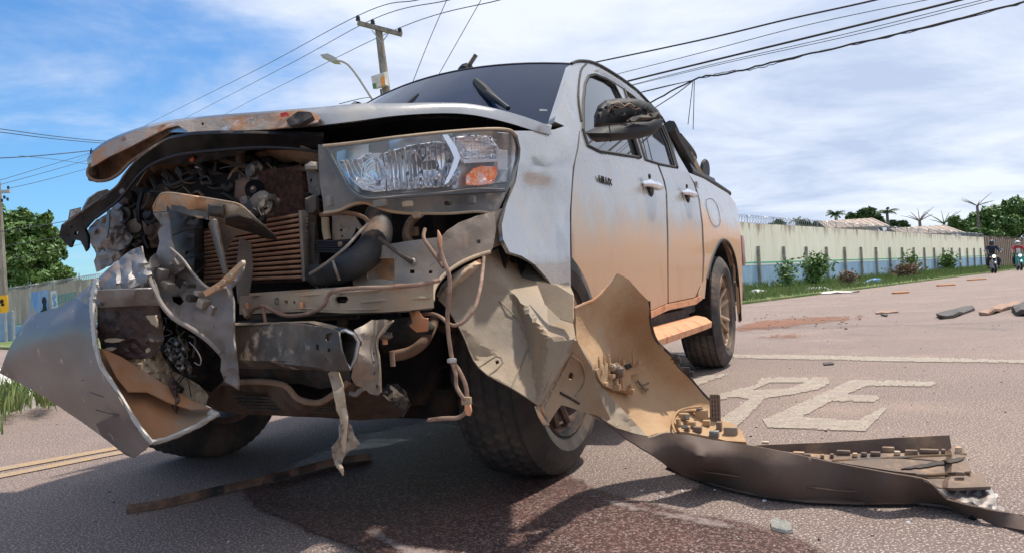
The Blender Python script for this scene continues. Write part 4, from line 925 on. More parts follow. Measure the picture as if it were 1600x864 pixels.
# fuel flap outline and door handles
pxs([(1104, 312), (1112, 311), (1120, 320), (1125, 340), (1124, 352), (1116, 353), (1109, 342), (1104, 322), (1104, 312)], .0015, 'rubber', 'fuel_flap_seam', .003, 4)
for (x, y) in ((1024, 290), (1080.5, 303)):
    dr = bpy.data.objects['front_door' if x < 1050 else 'rear_door']; c = side(x, y, .035); c.freeze
    k = 1.0 if x < 1050 else 1.02
    b = MB(); dl = VD
    pts = [c - VD * .11 - UD * .03, c - VD * .09, c - VD * .04 + UD * .008, c + VD * .04 + UD * .008, c + VD * .09, c + VD * .11 - UD * .03]
    b.tube(pts, [.014, .02, .022, .022, .02, .014], 8, spl=3, ell=.75); b.build('handle', MATS['chrome_rib'], dr)
    MB().lathe([(.0, .0), (.035, .0), (.045, -.01), (.045, -.02)], c - UD * .018 - ZD * .015, UD, 16).build('handle_cup', MATS['rubber'], dr)
    MB().lathe([(.0, .008), (.012, .008), (.014, 0)], c - VD * .02 - UD * .025 + ZD * .045, UD, 10).build('lock', MATS['rubber'], dr)
me = text_mesh('HILUX', .040, .002)
c = side(946, 283, .006); fr_ = Matrix((VD * 1.45, ZD * .8 + VD * 0, -UD)).transposed()
# lettering runs from the front of the truck backwards when read from its left side
fr2 = Matrix((VD * 1.5, ZD, UD)).transposed().to_4x4(); fr2.translation = c; me.transform(fr2)
link('door_badge', me, bpy.data.objects['front_door'], MATS['rubber'], smooth=False)

# inner body: far side, floor, firewall, cab back, bed (closed so it still holds up from the side)
def far(u): return -u
b = MB(); rows = []
for v in (.02, .4, 1.0, 2.2, 3.0, 4.2):
    rows.append([T(-(sideu(z)) * (1 if v > 0 else .985), v, z) for z in (.42, .6, .8, 1.0, 1.12, 1.22)])
b.grid(rows).build('far_body_side', MATS['paint'], TR, thick=.02, toff=1)
b = MB(); rows = []
for v0, v1 in ((.36, 1.02), (.9, 1.2), (1.7, 1.7), (2.5, 2.45), (2.72, 2.62)):
    rows.append([T(-sideu(z), v0 + (v1 - v0) * (z - 1.2) / .5, z) for z in (1.2, 1.35, 1.5, 1.62, 1.70)])
b.grid(rows).build('far_greenhouse', MATS['glass_side'], TR, thick=.02)
b = MB(); tbox(b, 0, 2.0, .46, 1.56, 4.3, .10, .02); b.build('floor_pan', MATS['black_dusty'], TR)
b = MB(); tbox(b, 0, .30, .78, 1.62, .06, .80); b.build('firewall', MATS['black_matt'], TR)
b = MB(); b.add([T(u, 2.68, z) for u, z in ((-.8, 1.2), (.8, 1.2), (.64, 1.68), (-.64, 1.68))], [(0, 1, 2, 3)]); b.build('rear_window', MATS['glass_dark'], TR, thick=.02, smooth=False)
b = MB(); tbox(b, 0, 2.74, .9, 1.64, .05, .74); b.build('cab_back', MATS['paint'], TR)
b = MB(); tbox(b, 0, 3.5, 1.20, 1.58, 1.5, .03, .01); b.build('bed_cover', MATS['black'], TR)
b = MB(); tbox(b, 0, 4.23, .90, 1.60, .07, .62, .02); b.build('tailgate', MATS['paint_rear'], TR)
b = MB(); tbox(b, 0, 4.34, .50, 1.66, .14, .17, .03); b.build('rear_bumper', MATS['black_dusty'], TR)
pxs([(1078, 268), (1098, 278), (1118, 289), (1139, 303)], .022, 'black', 'bed_rail', -.012, 8)
sheet('tail_lamp', [(1157, 408), (1160, 406), (1162, 420), (1161, 446), (1158, 456)], uf(.90), MATS['amber'], TR, thick=.02, g=8) if False else None
mat('tail_red', (.30, .03, .02), (.12, .05, .04), 9, rough=.4, coat=.5)
b = MB(); tbox(b, .845, 4.20, .84, .06, .14, .26, .025); b.build('tail_lamp', MATS['tail_red'], TR)
b = MB(); tbox(b, .80, 3.62, .50, .14, .03, .42, .01); b.build('mud_flap', MATS['rubber'], TR)
# rear wheel housing, dark inside
b = MB(); pr_ = [(.47 + .02, -.1), (.49, .28), (.0, .28)]
rows = [[T(.875 - q, 3.085 + .47 * sin(a), .42 + .47 * cos(a)) for q in (0, .3)] for a in [radians(-110 + 20 * i) for i in range(12)]]
b.grid(rows).build('wheel_housing', MATS['black_matt'], TR, thick=.01)
rows = [[T(.86 - q, .0 + .46 * sin(a), .42 + .46 * cos(a)) for q in (0, .3)] for a in [radians(-75 + 20 * i) for i in range(10)]]
MB().grid(rows).build('wheel_housing', MATS['black_matt'], TR, thick=.01)
b = MB(); rows = [[T(-.86 + q, .0 + .46 * sin(a), .42 + .46 * cos(a)) for q in (0, .3)] for a in [radians(-75 + 20 * i) for i in range(10)]]; b.grid(rows).build('wheel_housing', MATS['black_matt'], TR, thick=.01)
# running board
b = MB(); prof = [(.82, .405), (.90, .41), (.955, .40), (.985, .375), (.98, .345), (.94, .335), (.82, .35)]
rows = []
for v, s in ((.62, 1), (1.0, 1), (1.5, 1), (1.9, 1), (2.10, .96), (2.20, .75), (2.23, .4)):
    rows.append([T(.82 + (u - .82) * s, v, z) for u, z in prof + prof[:1]])
b.grid(rows); b.add(rows[-1][:-1], [list(range(7))]); b.build('running_board', MATS['board_dust'], TR, sharp=50)
b = MB(); tbox(b, .80, 1.4, .41, .05, 1.6, .09); b.build('sill_inner', MATS['black_dusty'], TR)
# roll bar behind the cab
pu = lambda pts, r, nm, m_='black', u=.72, n=8: MB().tube([at_u(x, y, u) for x, y in pts], r, n, spl=3).build(nm, MATS[m_], TR)
rb_ = MB(); 
pu([(1046, 198), (1054, 215), (1064, 232), (1074, 250), (1082, 262)], .045, 'roll_bar'); pu([(1060, 214), (1072, 228), (1081, 240), (1083, 248), (1074, 250)], .028, 'roll_bar_brace')
pu([(1074, 246), (1082, 262), (1090, 276)], .05, 'roll_bar_tube', 'steel_beige'); pu([(1070, 262), (1082, 272), (1098, 281), (1110, 286)], .045, 'roll_bar_foot')
MB().lathe([(0, .012), (.09, .012), (.10, .0), (.09, -.014), (0, -.014)], at_u(1101, 268, .66), -UD + VD * .12 + ZD * .12, 20).build('roll_bar_cap', MATS['black'], TR)
# antenna
an = MB().tube([at_v(x, y, 1.16) for x, y in ((717, 122), (722, 114), (729, 109), (735, 116), (737, 121))], [.012, .03, .035, .03, .01], 8, spl=3).build('antenna_base', MATS['black'], TR)
an2 = MB().tube([at_v(x, y, 1.16) for x, y in ((727, 112), (735, 100), (744, 86))], .010, 8, spl=12, ripple=1.35).build('antenna', MATS['steel_dark'], TR)
# wipers
wn = UD.cross(VD * .725 + ZD * .52).normalized()
def ws(x, y, off=.03):
    p = hit(x, y, wn, wn.dot(T(0, .24, 1.215))); return p + (CAM - p).normalized() * off
def blade(pts, v, w, nm='wiper'):
    return MB().tube([ws(x, y) for x, y, v_ in pts], w, 6, ell=.6).build(nm, MATS['rubber'], TR)
w1 = blade([(742, 127, .30), (752, 137, .27), (768, 152, .24), (790, 167, .22)], 0, [.016, .024, .020, .008]); MB().tube([ws(760, 144, .05), ws(775, 155, .05), ws(794, 170, .04)], .010, 6).build('wiper_arm', MATS['black'], w1)
w2 = blade([(653, 148, .2), (645, 156, .2), (634, 166, .18)], 0, [.008, .016, .018])

# ---- mirror (skin torn off, wires showing)
MR = puff('mirror', [(914, 207), (930, 200), (960, 196), (1000, 190), (1026, 184), (1037, 187), (1034, 198), (1022, 210), (1000, 217), (960, 221), (932, 223), (922, 218)], Depth([(914, 207, .10), (950, 205, .20), (1000, 200, .42), (1037, 190, .62), (975, 220, .3), (975, 190, .3)]), .07, MATS['mirror_black'], TR, g=7, Rr=16)
mu = puff('mirror_housing', [(928, 200), (928, 182), (934, 166), (946, 157), (968, 154), (996, 155), (1014, 161), (1028, 172), (1035, 184), (1000, 191), (958, 197)], Depth([(930, 200, .2), (950, 160, .32), (1000, 155, .46), (1035, 184, .6), (975, 180, .38)]), .05, MATS['mirror_black'], MR, g=6, Rr=13, amp=.008, sc=9, seed=3)
puff('mirror_stripe', [(978, 190), (988, 183), (1012, 178), (1030, 175), (1034, 184), (1012, 188), (990, 192)], Depth([(978, 190, .26), (1034, 180, .5), (1010, 178, .39), (1010, 190, .40)]), .045, MATS['black_dusty'], MR, g=6, Rr=7)
mv = lambda x, y: .28 + (x - 940) / 100 * .26 - .085
for i in range(26):
    x = R.uniform(936, 1024); y0 = 158 + max(0, x - 990) * .35; y = R.uniform(y0 + 4, 182 - max(0, x - 1000) * .2)
    b = MB(); b.box(at_v(x, y, mv(x, y) + .012), (R.uniform(.006, .018), .014, R.uniform(.004, .010)), AX); b.build('mirror_clip', MATS[R.choice(['black', 'rubber', 'steel_dark', 'black_dusty'])], MR, smooth=False)
MB().tube([at_v(x, y, mv(x, y) - .004) for x, y in ((950, 176), (958, 166), (972, 169), (982, 164), (990, 171), (1000, 170))], .0025, 5, spl=4).build('mirror_wire', MATS['red_tape'] if False else MATS['sheath'], MR)
MB().tube([at_v(x, y, mv(x, y) - .004) for x, y in ((955, 163), (966, 160), (976, 166), (984, 162), (992, 168))], .002, 5, spl=4).build('mirror_wire', MATS['steel_beige'], MR)
MB().tube([at_v(x, y, v_) for x, y, v_ in ((951.5, 197, .13), (954, 210, .12), (954, 222, .16))], .003, 4).build('mirror_seam', MATS['rubber'], MR)

# ---- wheels
def tyre_mesh(name):
    Ro, W_, n = .392, .27, 168; hw = W_ / 2
    prof = [(.245, -hw + .03), (.262, -hw + .012), (.305, -hw - .004), (.345, -hw + .004), (.372, -hw + .022), (.385, -hw + .036)]
    tread = []; k = 17
    for i in range(k): tread.append((Ro - .012 * abs(2 * i / (k - 1) - 1) ** 2.5, -hw + .045 + (W_ - .09) * i / (k - 1)))
    prof = prof + tread + [(r, -h) for r, h in prof[::-1]]
    vs = []; fs = []; m_ = len(prof)
    for a_ in range(n):
        a = 2 * pi * a_ / n
        for j, (r, h) in enumerate(prof):
            rr = r
            if 6 <= j < 6 + k:
                jj = j - 6
                if jj in (4, 8, 12): rr -= .009
                elif (a_ + (jj // 4) * 2 + (jj % 4) // 2) % 3 == 0: rr -= .0075
            elif j in (4, 5, m_ - 5, m_ - 6) and a_ % 3 == 0: rr -= .004
            vs.append(Vector((h, sin(a) * rr, cos(a) * rr)))
    for a_ in range(n):
        for j in range(m_ - 1):
            fs.append((a_ * m_ + j, a_ * m_ + j + 1, ((a_ + 1) % n) * m_ + j + 1, ((a_ + 1) % n) * m_ + j))
    return MB().add(vs, fs).mesh(name)
TY = tyre_mesh('tyre')
def rim_mesh():
    b = MB(); X = Vector((1, 0, 0))
    b.lathe([(.228, .128), (.232, .118), (.222, .11), (.212, .09), (.200, .0), (.200, -.12), (.225, -.13)], (0, 0, 0), X, 48)
    b.lathe([(.0, .085), (.035, .085), (.04, .07), (.075, .062), (.08, .04), (.06, .0), (0, 0)], (0, 0, 0), X, 24)
    for i in range(6):
        for s in (-1, 1):
            a = i * pi / 3 + s * .16; a2 = i * pi / 3 + s * .09
            d0 = Vector((0, sin(a2), cos(a2))); d1 = Vector((0, sin(a + s * .05), cos(a + s * .05)))
            b.tube([d0 * .05 + X * .055, d1 * .13 + X * .072, d1 * .205 + X * .098], [.018, .014, .013], 6, ell=1.3)
    for i in range(6):
        a = i * pi / 3 + .52; b.lathe([(0, .012), (.010, .012), (.010, 0)], Vector((.062, sin(a) * .052, cos(a) * .052)), X, 8)
    b.v = [(x, y * 1.13, z * 1.13) for x, y, z in b.v]
    return b.mesh('rim')
RM = rim_mesh()
dk = MB().lathe([(0, -.02), (.15, -.02), (.155, -.04), (0, -.05)], (0, 0, 0), (1, 0, 0), 24).mesh('brake_disc')
for (u, v, mt_, mr_, fl) in ((.765, 0, 'tyre', 'rim_dark', 1), (-.765, 0, 'tyre', 'rim_dark', -1), (.765, 3.085, 'tyre_dusty', 'rim_dusty', 1), (-.765, 3.085, 'tyre_dusty', 'rim_dusty', -1)):
    w_ = bpy.data.objects.new('wheel', None); COL.objects.link(w_); w_.parent = TR; w_.location = (u, v, .390); w_.rotation_euler = (0, 0, 0 if fl > 0 else pi)
    for me_, nm, m_ in ((TY, 'tyre', mt_), (RM, 'rim', mr_), (dk, 'brake_disc', 'steel_dark')):
        me2 = me_.copy(); o = link(nm, me2, None, MATS[m_], sharp=30); o.parent = w_
b = MB(); b.tube([T(-.66, 3.085, .39), T(.66, 3.085, .39)], .05, 10); tbox(b, 0, 3.08, .39, .3, .3, .26, .06); b.build('rear_axle', MATS['black_dusty'], TR)
# ------------------------------------------------------------------ torn-open front of the truck
# bonnet: lip traced from the picture, skin runs back to the windscreen
lipT = [(146, 238, -.55), (170, 221, -.55), (215, 203, -.56), (262, 191, -.58), (330, 183, -.60), (420, 176, -.62), (500, 170, -.62), (560, 164.5, -.58), (620, 164, -.52), (690, 163, -.42), (740, 165.5, -.32), (790, 176, -.20), (830, 188, -.06), (862, 200, .10)]
lipB = [(139, 262, -.56), (170, 243, -.57), (215, 222, -.59), (262, 208, -.61), (330, 209, -.63), (420, 204, -.65), (500, 197, -.66), (560, 190, -.62), (620, 182, -.55), (690, 178, -.44), (740, 181, -.34), (790, 192, -.22), (830, 204, -.08), (861, 211, .09)]
lt = spline([at_v(*p) for p in lipT], 5); lb = spline([at_v(*p) for p in lipB], 5)
n_ = len(lt); rows = [lb[:], ]
rows.append([a.lerp(b_, .5) - VD * .014 for a, b_ in zip(lb, lt)]); rows.append([p - VD * .004 for p in lt])
for k in range(1, 8):
    t = k / 7; row = []
    for i, p in enumerate(lt):
        s = i / (n_ - 1); q = T(-.78 + 1.52 * s, .16 + .20 * (2 * s - 1) ** 2, 1.20 + .03 * (2 * s - 1) ** 2)
        c = p.lerp(q, t); c += ZD * (.0 + .012 * sin(pi * t)) * (1) - ZD * .02 * t * (1 - t); c += ZD * .018 * noise.noise(Vector((s * 7, t * 2, 0))) * sin(pi * t); row.append(c)
    rows.append(row)
MB().grid(rows).build('bonnet', MATS['paint_clean'], TR, thick=.006, sharp=50)
HOOD = bpy.data.objects['bonnet']
# rusty stripped front edge of the bonnet (left part), proud of the skin
lp = [(x, y - 1, v - .018) for x, y, v in lipT[:7]]; 
dl = Depth([(x, y, v - .026) for x, y, v in lipT[:9]] + [(x, y, v - .03) for x, y, v in lipB[:9]], amp=.004, sc=14)
sheet('stripped_edge', [(146, 239), (170, 223), (215, 205), (262, 193), (330, 185), (420, 177.5), (470, 173), (490, 177), (500, 184), (497, 192), (470, 197), (420, 203), (330, 208), (296, 208), (278, 197), (262, 201), (235, 214), (200, 232), (170, 246), (150, 258), (142, 262)], dl, MATS['rust_lip'], HOOD, thick=.004, g=8)
sheet('bonnet_corner', [(147, 238), (215, 206), (262, 194), (285, 199), (262, 212), (237, 231), (207, 252), (186, 270), (168, 284), (152, 286), (138, 282), (135, 272), (141, 256)],
      Depth([(147, 238, -.56), (215, 206, -.58), (285, 199, -.62), (237, 231, -.58), (207, 252, -.53), (168, 284, -.50), (138, 280, -.58), (150, 262, -.55), (185, 255, -.50), (220, 228, -.53)], amp=.018, sc=22, ridge=True), MATS['under_brown'], HOOD, thick=.006, g=7)
pxtube('corner_fold', [(236, 232, -.60), (206, 252, -.58), (186, 272, -.58), (168, 282, -.58), (150, 283, -.59), (139, 277, -.59), (137, 268, -.58), (142, 256, -.57)], .009, MATS['under_brown'], HOOD)
pxtube('torn_hook', [(143, 232, -.56), (142, 240, -.56), (146, 252, -.56)], [.002, .006, .004], MATS['black'], HOOD)
sheet('torn_clip', [(450, 190), (468, 176), (486, 178), (491, 185), (472, 196), (455, 199)], Depth([(450, 190, -.68), (491, 185, -.69), (470, 176, -.67), (470, 198, -.7)], amp=.01, sc=9), MATS['black_dusty'], HOOD, thick=.014, g=7)
sheet('paint_chip', [(437, 178), (449, 176), (452, 181), (440, 184)], vf(-.665), MATS['red_tape'], HOOD, thick=.001, g=6, jag=1)
sheet('paint_chip', [(389, 187), (399, 186), (400, 191), (395, 196), (391, 194)], vf(-.668), MATS['sticker_pale'], HOOD, thick=.001, g=6, jag=1)
for x, y in ((317, 194),): MB().slathe([(0, .003), (.008, .003), (.009, 0)], at_v(x, y, -.655), -VD, 10).build('drill_hole', MATS['rubber'], HOOD)
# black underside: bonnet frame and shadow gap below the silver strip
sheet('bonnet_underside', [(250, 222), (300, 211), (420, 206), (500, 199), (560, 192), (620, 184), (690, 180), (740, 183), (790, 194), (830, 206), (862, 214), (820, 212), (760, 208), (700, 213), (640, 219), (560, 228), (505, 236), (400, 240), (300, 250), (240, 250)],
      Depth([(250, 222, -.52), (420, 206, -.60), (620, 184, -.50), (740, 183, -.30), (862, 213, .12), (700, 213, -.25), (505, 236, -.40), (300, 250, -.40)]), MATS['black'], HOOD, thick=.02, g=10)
# black radiator support bar sweeping down to the left
sheet('support_bar', [(505, 238), (505, 210), (420, 207), (330, 207), (298, 209), (266, 215), (240, 229), (214, 250), (195, 272), (180, 293), (166, 308), (140, 322), (115, 338), (98, 352), (94, 368), (104, 380), (112, 387), (115, 378), (118, 374), (128, 377), (133, 386), (136, 393), (139, 388), (139, 370), (134, 358), (146, 345), (160, 334), (180, 318), (196, 300), (210, 280), (232, 262), (262, 248), (300, 240), (400, 232), (460, 233)],
      Depth([(505, 220, -.62), (400, 215, -.66), (300, 225, -.66), (240, 240, -.64), (200, 285, -.62), (160, 320, -.62), (110, 360, -.62), (136, 388, -.60), (300, 245, -.60), (400, 235, -.60)], amp=.008, sc=30), MATS['black'], TR, thick=.012, g=8,
      holes=[[(119, 361), (124, 362), (122, 368), (118, 366)], [(113, 353), (116, 353), (115, 356), (112, 355)], [(108, 365), (111, 366), (110, 369), (107, 368)], [(131, 336), (134, 336), (133, 339), (130, 339)]])
SB = bpy.data.objects['support_bar']
pxtube('bar_flange', [(505, 239, -.64), (460, 233, -.66), (400, 231, -.68), (300, 239, -.69), (262, 247, -.68), (232, 261, -.67), (212, 280, -.66), (197, 300, -.65), (180, 318, -.65), (150, 341, -.65)], .007, MATS['black'], SB)
pxtube('bar_flange', [(420, 208, -.68), (330, 208, -.69), (298, 210, -.69), (266, 216, -.68), (240, 230, -.67), (214, 251, -.66), (195, 273, -.65), (180, 294, -.65), (140, 322, -.65), (100, 351, -.65)], .006, MATS['steel_dark'], SB)
MB().slathe([(0, .012), (.012, .012), (.02, .004), (.022, 0)], at_v(191, 300, -.64), -VD, 14).build('bolt', MATS['steel_dark'], SB)
# crumpled brown inner skin under the bonnet
sheet('inner_skin', [(232, 262), (262, 248), (300, 240), (345, 226), (400, 221), (455, 222), (490, 236), (506, 246), (498, 262), (460, 252), (430, 262), (400, 258), (350, 268), (300, 262), (262, 275), (235, 292), (212, 292)],
      Depth([(232, 262, -.50), (300, 240, -.55), (400, 221, -.58), (500, 246, -.62), (430, 262, -.40), (300, 265, -.35), (215, 292, -.45), (350, 240, -.50)], amp=.03, sc=26, ridge=True, seed=4), MATS['under_brown'], TR, thick=.004, g=8)
sheet('inner_brace', [(240, 254), (275, 228), (300, 224), (318, 234), (365, 232), (420, 222), (365, 244), (300, 256)], Depth([(240, 254, -.6), (300, 226, -.62), (420, 222, -.6), (300, 256, -.56)], amp=.01, sc=14), MATS['black'], TR, thick=.006, g=8)
# engine bay, packed with dark machinery
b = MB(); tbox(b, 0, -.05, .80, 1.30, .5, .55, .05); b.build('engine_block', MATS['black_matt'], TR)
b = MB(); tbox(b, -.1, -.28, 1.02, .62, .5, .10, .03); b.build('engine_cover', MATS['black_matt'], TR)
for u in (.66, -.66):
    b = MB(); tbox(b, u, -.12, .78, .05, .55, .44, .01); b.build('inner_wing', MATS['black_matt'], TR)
RR = random.Random(21)
def junk(n, x0, x1, y0, y1, v0, v1, ms, s=.05, poly=None):
    for i in range(n):
        x, y = RR.uniform(x0, x1), RR.uniform(y0, y1)
        if poly and not inside(x, y, poly): continue
        v = RR.uniform(v0, v1); c = at_v(x, y, v); k = RR.random(); m_ = MATS[RR.choice(ms)]; a = RR.uniform(0, pi)
        A = UD * cos(a) + ZD * sin(a); B_ = (VD + UD * RR.uniform(-.5, .5)).normalized(); C_ = A.cross(B_).normalized()
        if k < .4:
            MB().box(c, (s * RR.uniform(.5, 1.8), s * RR.uniform(.4, 1), s * RR.uniform(.3, 1)), (A, B_, C_), .004).build('engine_part', m_, TR)
        elif k < .75:
            e = c + A * s * RR.uniform(1, 4) + B_ * RR.uniform(-.05, .05); MB().tube([c, c.lerp(e, .5) + ZD * RR.uniform(-.03, .03), e], RR.uniform(.005, .018), 8, spl=4).build('engine_pipe', m_, TR)
        else:
            MB().lathe([(0, .03), (.02, .03), (.022, .015), (.035, .012), (.035, -.03), (0, -.03)], c, (B_ * -1 + A * .4), 14).build('engine_fitting', m_, TR)
bay = [(232, 300), (262, 270), (300, 262), (400, 256), (495, 262), (490, 330), (430, 330), (300, 310), (240, 340)]
junk(70, 225, 490, 255, 345, -.50, -.32, ['black', 'black_dusty', 'bay_brown', 'steel_dark', 'black_matt', 'hose', 'black_matt'], .032, bay)
junk(10, 300, 420, 258, 300, -.56, -.48, ['steel_dark', 'bay_brown', 'black_dusty'], .022, bay)
for i in range(44):
    x, y = RR.uniform(235, 470), RR.uniform(258, 318); k = RR.uniform(-1, 1)
    pxtube('loom_wire', [(x, y, -.52), (x + 14 * k, y + RR.uniform(-8, 14), -.55), (x + RR.uniform(10, 40), y + RR.uniform(-10, 20), -.54), (x + RR.uniform(30, 60), y + RR.uniform(-14, 18), -.50)], RR.choice([.0035, .005, .008]), MATS[RR.choice(['black', 'black', 'hose', 'bay_brown', 'black_dusty'])], TR, n=5)
pxtube('engine_hose', [(372, 262, -.50), (362, 275, -.52), (358, 290, -.52), (368, 302, -.52)], .014, MATS['sheath'], TR)
pxtube('engine_pipe', [(345, 250, -.5), (390, 262, -.52), (430, 268, -.53), (470, 265, -.55), (500, 262, -.58)], .013, MATS['bay_brown'], TR)
pxtube('engine_pipe', [(310, 262, -.5), (345, 275, -.5), (400, 282, -.52), (450, 272, -.54)], .017, MATS['black_dusty'], TR)
b = MB(); b.slathe([(0, .035), (.008, .035), (.010, .028), (.022, .026), (.025, .02), (.030, .028), (.034, .02), (.040, .028), (.044, .02), (.050, .028), (.054, .02), (.058, .0), (.04, -.03), (0, -.03)], at_v(399, 297, -.60), -VD + UD * .25, 28); b.build('pulley', MATS['black'], TR)
MB().slathe([(0, .012), (.009, .012), (.011, 0)], at_v(396, 295, -.64), -VD + UD * .25, 12).build('pulley_bolt', MATS['sheath'], TR)
puff('compressor', [(368, 282), (388, 274), (398, 285), (398, 312), (384, 322), (366, 310)], -.54, .05, MATS['under_brown'], TR, g=7)
puff('orange_cap', [(296, 249), (302, 245), (305, 250), (301, 254), (296, 252)], -.58, .012, MATS['orange_part'], TR, g=4)
MB().stube([at_v(305, 261, -.56), at_v(311, 263, -.58), at_v(316, 265, -.56)], .004, 6).build('metal_clip', MATS['foil'], TR)
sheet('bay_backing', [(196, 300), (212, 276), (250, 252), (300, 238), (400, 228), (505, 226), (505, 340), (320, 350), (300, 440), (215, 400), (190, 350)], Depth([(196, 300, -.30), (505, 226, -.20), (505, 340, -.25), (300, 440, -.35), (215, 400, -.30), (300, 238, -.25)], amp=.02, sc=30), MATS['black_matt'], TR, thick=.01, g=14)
# radiator and intercooler
b = MB(); b.box(at_v(438, 320, -.54), (.21, .03, .22), AX); b.build('radiator', MATS['core'], TR, smooth=False)
IC = sheet('intercooler', [(318, 358), (375, 346), (478, 327), (481, 440), (375, 443), (318, 447)], vf(-.62), MATS['core'], TR, thick=.05, toff=-1, g=30)
nf = 13
for i in range(nf):
    t = (i + .5) / nf
    a = Vector((320, 362 + (443 - 362) * t)); c_ = Vector((375, 349 + (440 - 349) * t)); d_ = Vector((472, 331 + (437 - 331) * t))
    MB().stube([at_v(a.x, a.y, -.645), at_v(c_.x, c_.y, -.647 + .003 * sin(i)), at_v((c_.x + d_.x) / 2, (c_.y + d_.y) / 2 + RR.uniform(-.4, .4), -.648), at_v(d_.x, d_.y, -.645)], .0062, 6, ell=1.3).build('cooling_fin', MATS['fin'], IC)
    for k in range(20):
        if k % 1 == 0: pass
b = MB()
for i in range(nf - 1):
    t = (i + 1.0) / nf
    for k in range(34):
        s = k / 33; x = 376 + s * 94; y = (349 + (440 - 349) * t) * (1 - s) + (331 + (437 - 331) * t) * s
        b.box(at_v(x, y, -.632), (.0016, .02, .010), (UD, VD, ZD))
o = b.build('core_fins', MATS['core'], IC, smooth=False); o['kind'] = 'stuff'
MB().box(at_v(476.5, 384, -.64), (.012, .03, .205), AX, .003).build('cooler_end', MATS['steel_dusty'], IC)
b = MB()
for i in range(22): b.sbox(at_v(480, 332 + i * 5, -.655), (.010, .01, .006), AX)
o = b.build('cooler_crimps', MATS['steel_dark'], IC, smooth=False); o['kind'] = 'stuff'
puff('cooler_tank', [(481, 330), (492, 338), (498, 370), (500, 400), (506, 425), (512, 440), (497, 452), (484, 444), (482, 400)], -.62, .035, MATS['black_dusty'], IC, g=7)
# guide plate behind the torn bracket
sheet('air_guide', [(375, 372), (392, 380), (395, 420), (388, 470), (372, 474), (368, 430)], Depth([(375, 372, -.70), (392, 400, -.67), (380, 470, -.72)]), MATS['grille_grey'], TR, thick=.004, g=9)
# big black crumpled air duct
puff('air_duct', [(258, 318), (285, 312), (312, 322), (318, 350), (316, 380), (320, 410), (318, 438), (300, 444), (286, 432), (274, 400), (262, 360)], -.68, .075, MATS['hose'], TR, g=7, amp=.02, sc=16, Rr=28)
for pts in ([(270, 368, -.775), (290, 360, -.79), (316, 356, -.74)], [(276, 408, -.75), (298, 402, -.77), (318, 398, -.74)], [(300, 432, -.74), (312, 424, -.75), (320, 414, -.72)]): pxtube('duct_crease', pts, .0035, MATS['rubber'], bpy.data.objects['air_duct'])
# dark left part of the bay behind everything
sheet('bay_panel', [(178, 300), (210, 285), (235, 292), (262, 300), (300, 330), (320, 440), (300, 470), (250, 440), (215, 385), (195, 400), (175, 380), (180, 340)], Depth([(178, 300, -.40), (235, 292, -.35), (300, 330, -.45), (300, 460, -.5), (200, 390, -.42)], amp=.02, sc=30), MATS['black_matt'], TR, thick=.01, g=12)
pxtube('bay_pipe', [(222, 300, -.5), (216, 330, -.52), (222, 365, -.5), (232, 390, -.5)], .013, MATS['black'], TR)
junk(34, 185, 250, 310, 395, -.52, -.40, ['black', 'black_matt', 'steel_dark', 'bay_brown'], .028)

# ---- torn beige bracket
BR = sheet('torn_bracket', [(239, 322), (247, 308), (258, 301), (268, 301), (300, 306), (326, 310), (350, 314), (372, 320), (385, 328), (395, 338), (410, 352), (430, 368), (432, 374), (420, 373), (398, 365), (372, 358), (352, 351), (326, 343), (300, 336), (268, 327), (262, 321), (262, 330), (240, 331)],
           Depth([(239, 322, -.80), (262, 301, -.83), (268, 327, -.80), (326, 310, -.84), (326, 343, -.80), (385, 328, -.82), (395, 360, -.78), (431, 372, -.72), (300, 318, -.87), (350, 330, -.85)], amp=.006, sc=18), MATS['bracket_rust'], TR, thick=.005, g=6)
pxtube('bracket_lip', [(240, 326, -.82), (247, 309, -.84), (260, 301.5, -.85), (300, 306.5, -.86), (350, 314.5, -.86), (376, 321, -.84), (396, 339, -.82), (430, 369, -.73)], .004, MATS['steel_beige'], BR)
puff('bracket_pad', [(325, 319), (351, 320), (350, 341), (326, 338)], -.86, .014, MATS['black_dusty'], BR, g=6, Rr=3)
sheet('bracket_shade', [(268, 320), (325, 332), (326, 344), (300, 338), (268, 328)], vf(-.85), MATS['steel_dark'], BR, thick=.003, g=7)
sheet('bracket_tip', [(352, 340), (374, 336), (396, 342), (412, 354), (430, 369), (432, 374), (418, 373), (396, 364), (372, 357), (353, 350)], Depth([(352, 345, -.865), (396, 350, -.83), (431, 372, -.75)]), MATS['black_dusty'], BR, thick=.005, g=6)
sheet('gusset', [(344, 343), (368, 350), (392, 360), (382, 364), (369, 366), (362, 378), (352, 395), (347, 397), (344, 380), (336, 356)], Depth([(344, 343, -.80), (392, 360, -.77), (350, 395, -.77), (362, 362, -.79)]), MATS['steel_dusty'], BR, thick=.004, g=6,
      holes=[[(356, 355), (359, 354), (359, 358), (355, 359)], [(353, 370), (356, 371), (355, 375), (352, 374)], [(376, 352), (382, 354), (379, 357)]])
sheet('strut', [(326, 350), (332, 342), (338, 344), (343, 366), (350, 400), (356, 428), (350, 428), (342, 402), (333, 372)], Depth([(330, 344, -.80), (345, 400, -.78), (354, 428, -.80)]), MATS['steel_dusty'], BR, thick=.005, g=6)
pxtube('bracket_ring', [(306, 334, -.84), (308, 339, -.85), (316, 340, -.85), (326, 338, -.84)], .006, MATS['steel_beige'], BR)
sheet('bracket_arm', [(240, 333), (264, 332), (266, 350), (268, 372), (274, 392), (283, 406), (292, 408), (288, 420), (276, 428), (262, 432), (250, 420), (246, 395), (250, 378), (247, 365), (252, 352), (246, 342)],
      Depth([(240, 333, -.83), (264, 332, -.85), (255, 370, -.86), (290, 408, -.93), (255, 425, -.92), (262, 400, -.95)], amp=.012, sc=16, ridge=True), MATS['grille_grey'], BR, thick=.004, g=6)
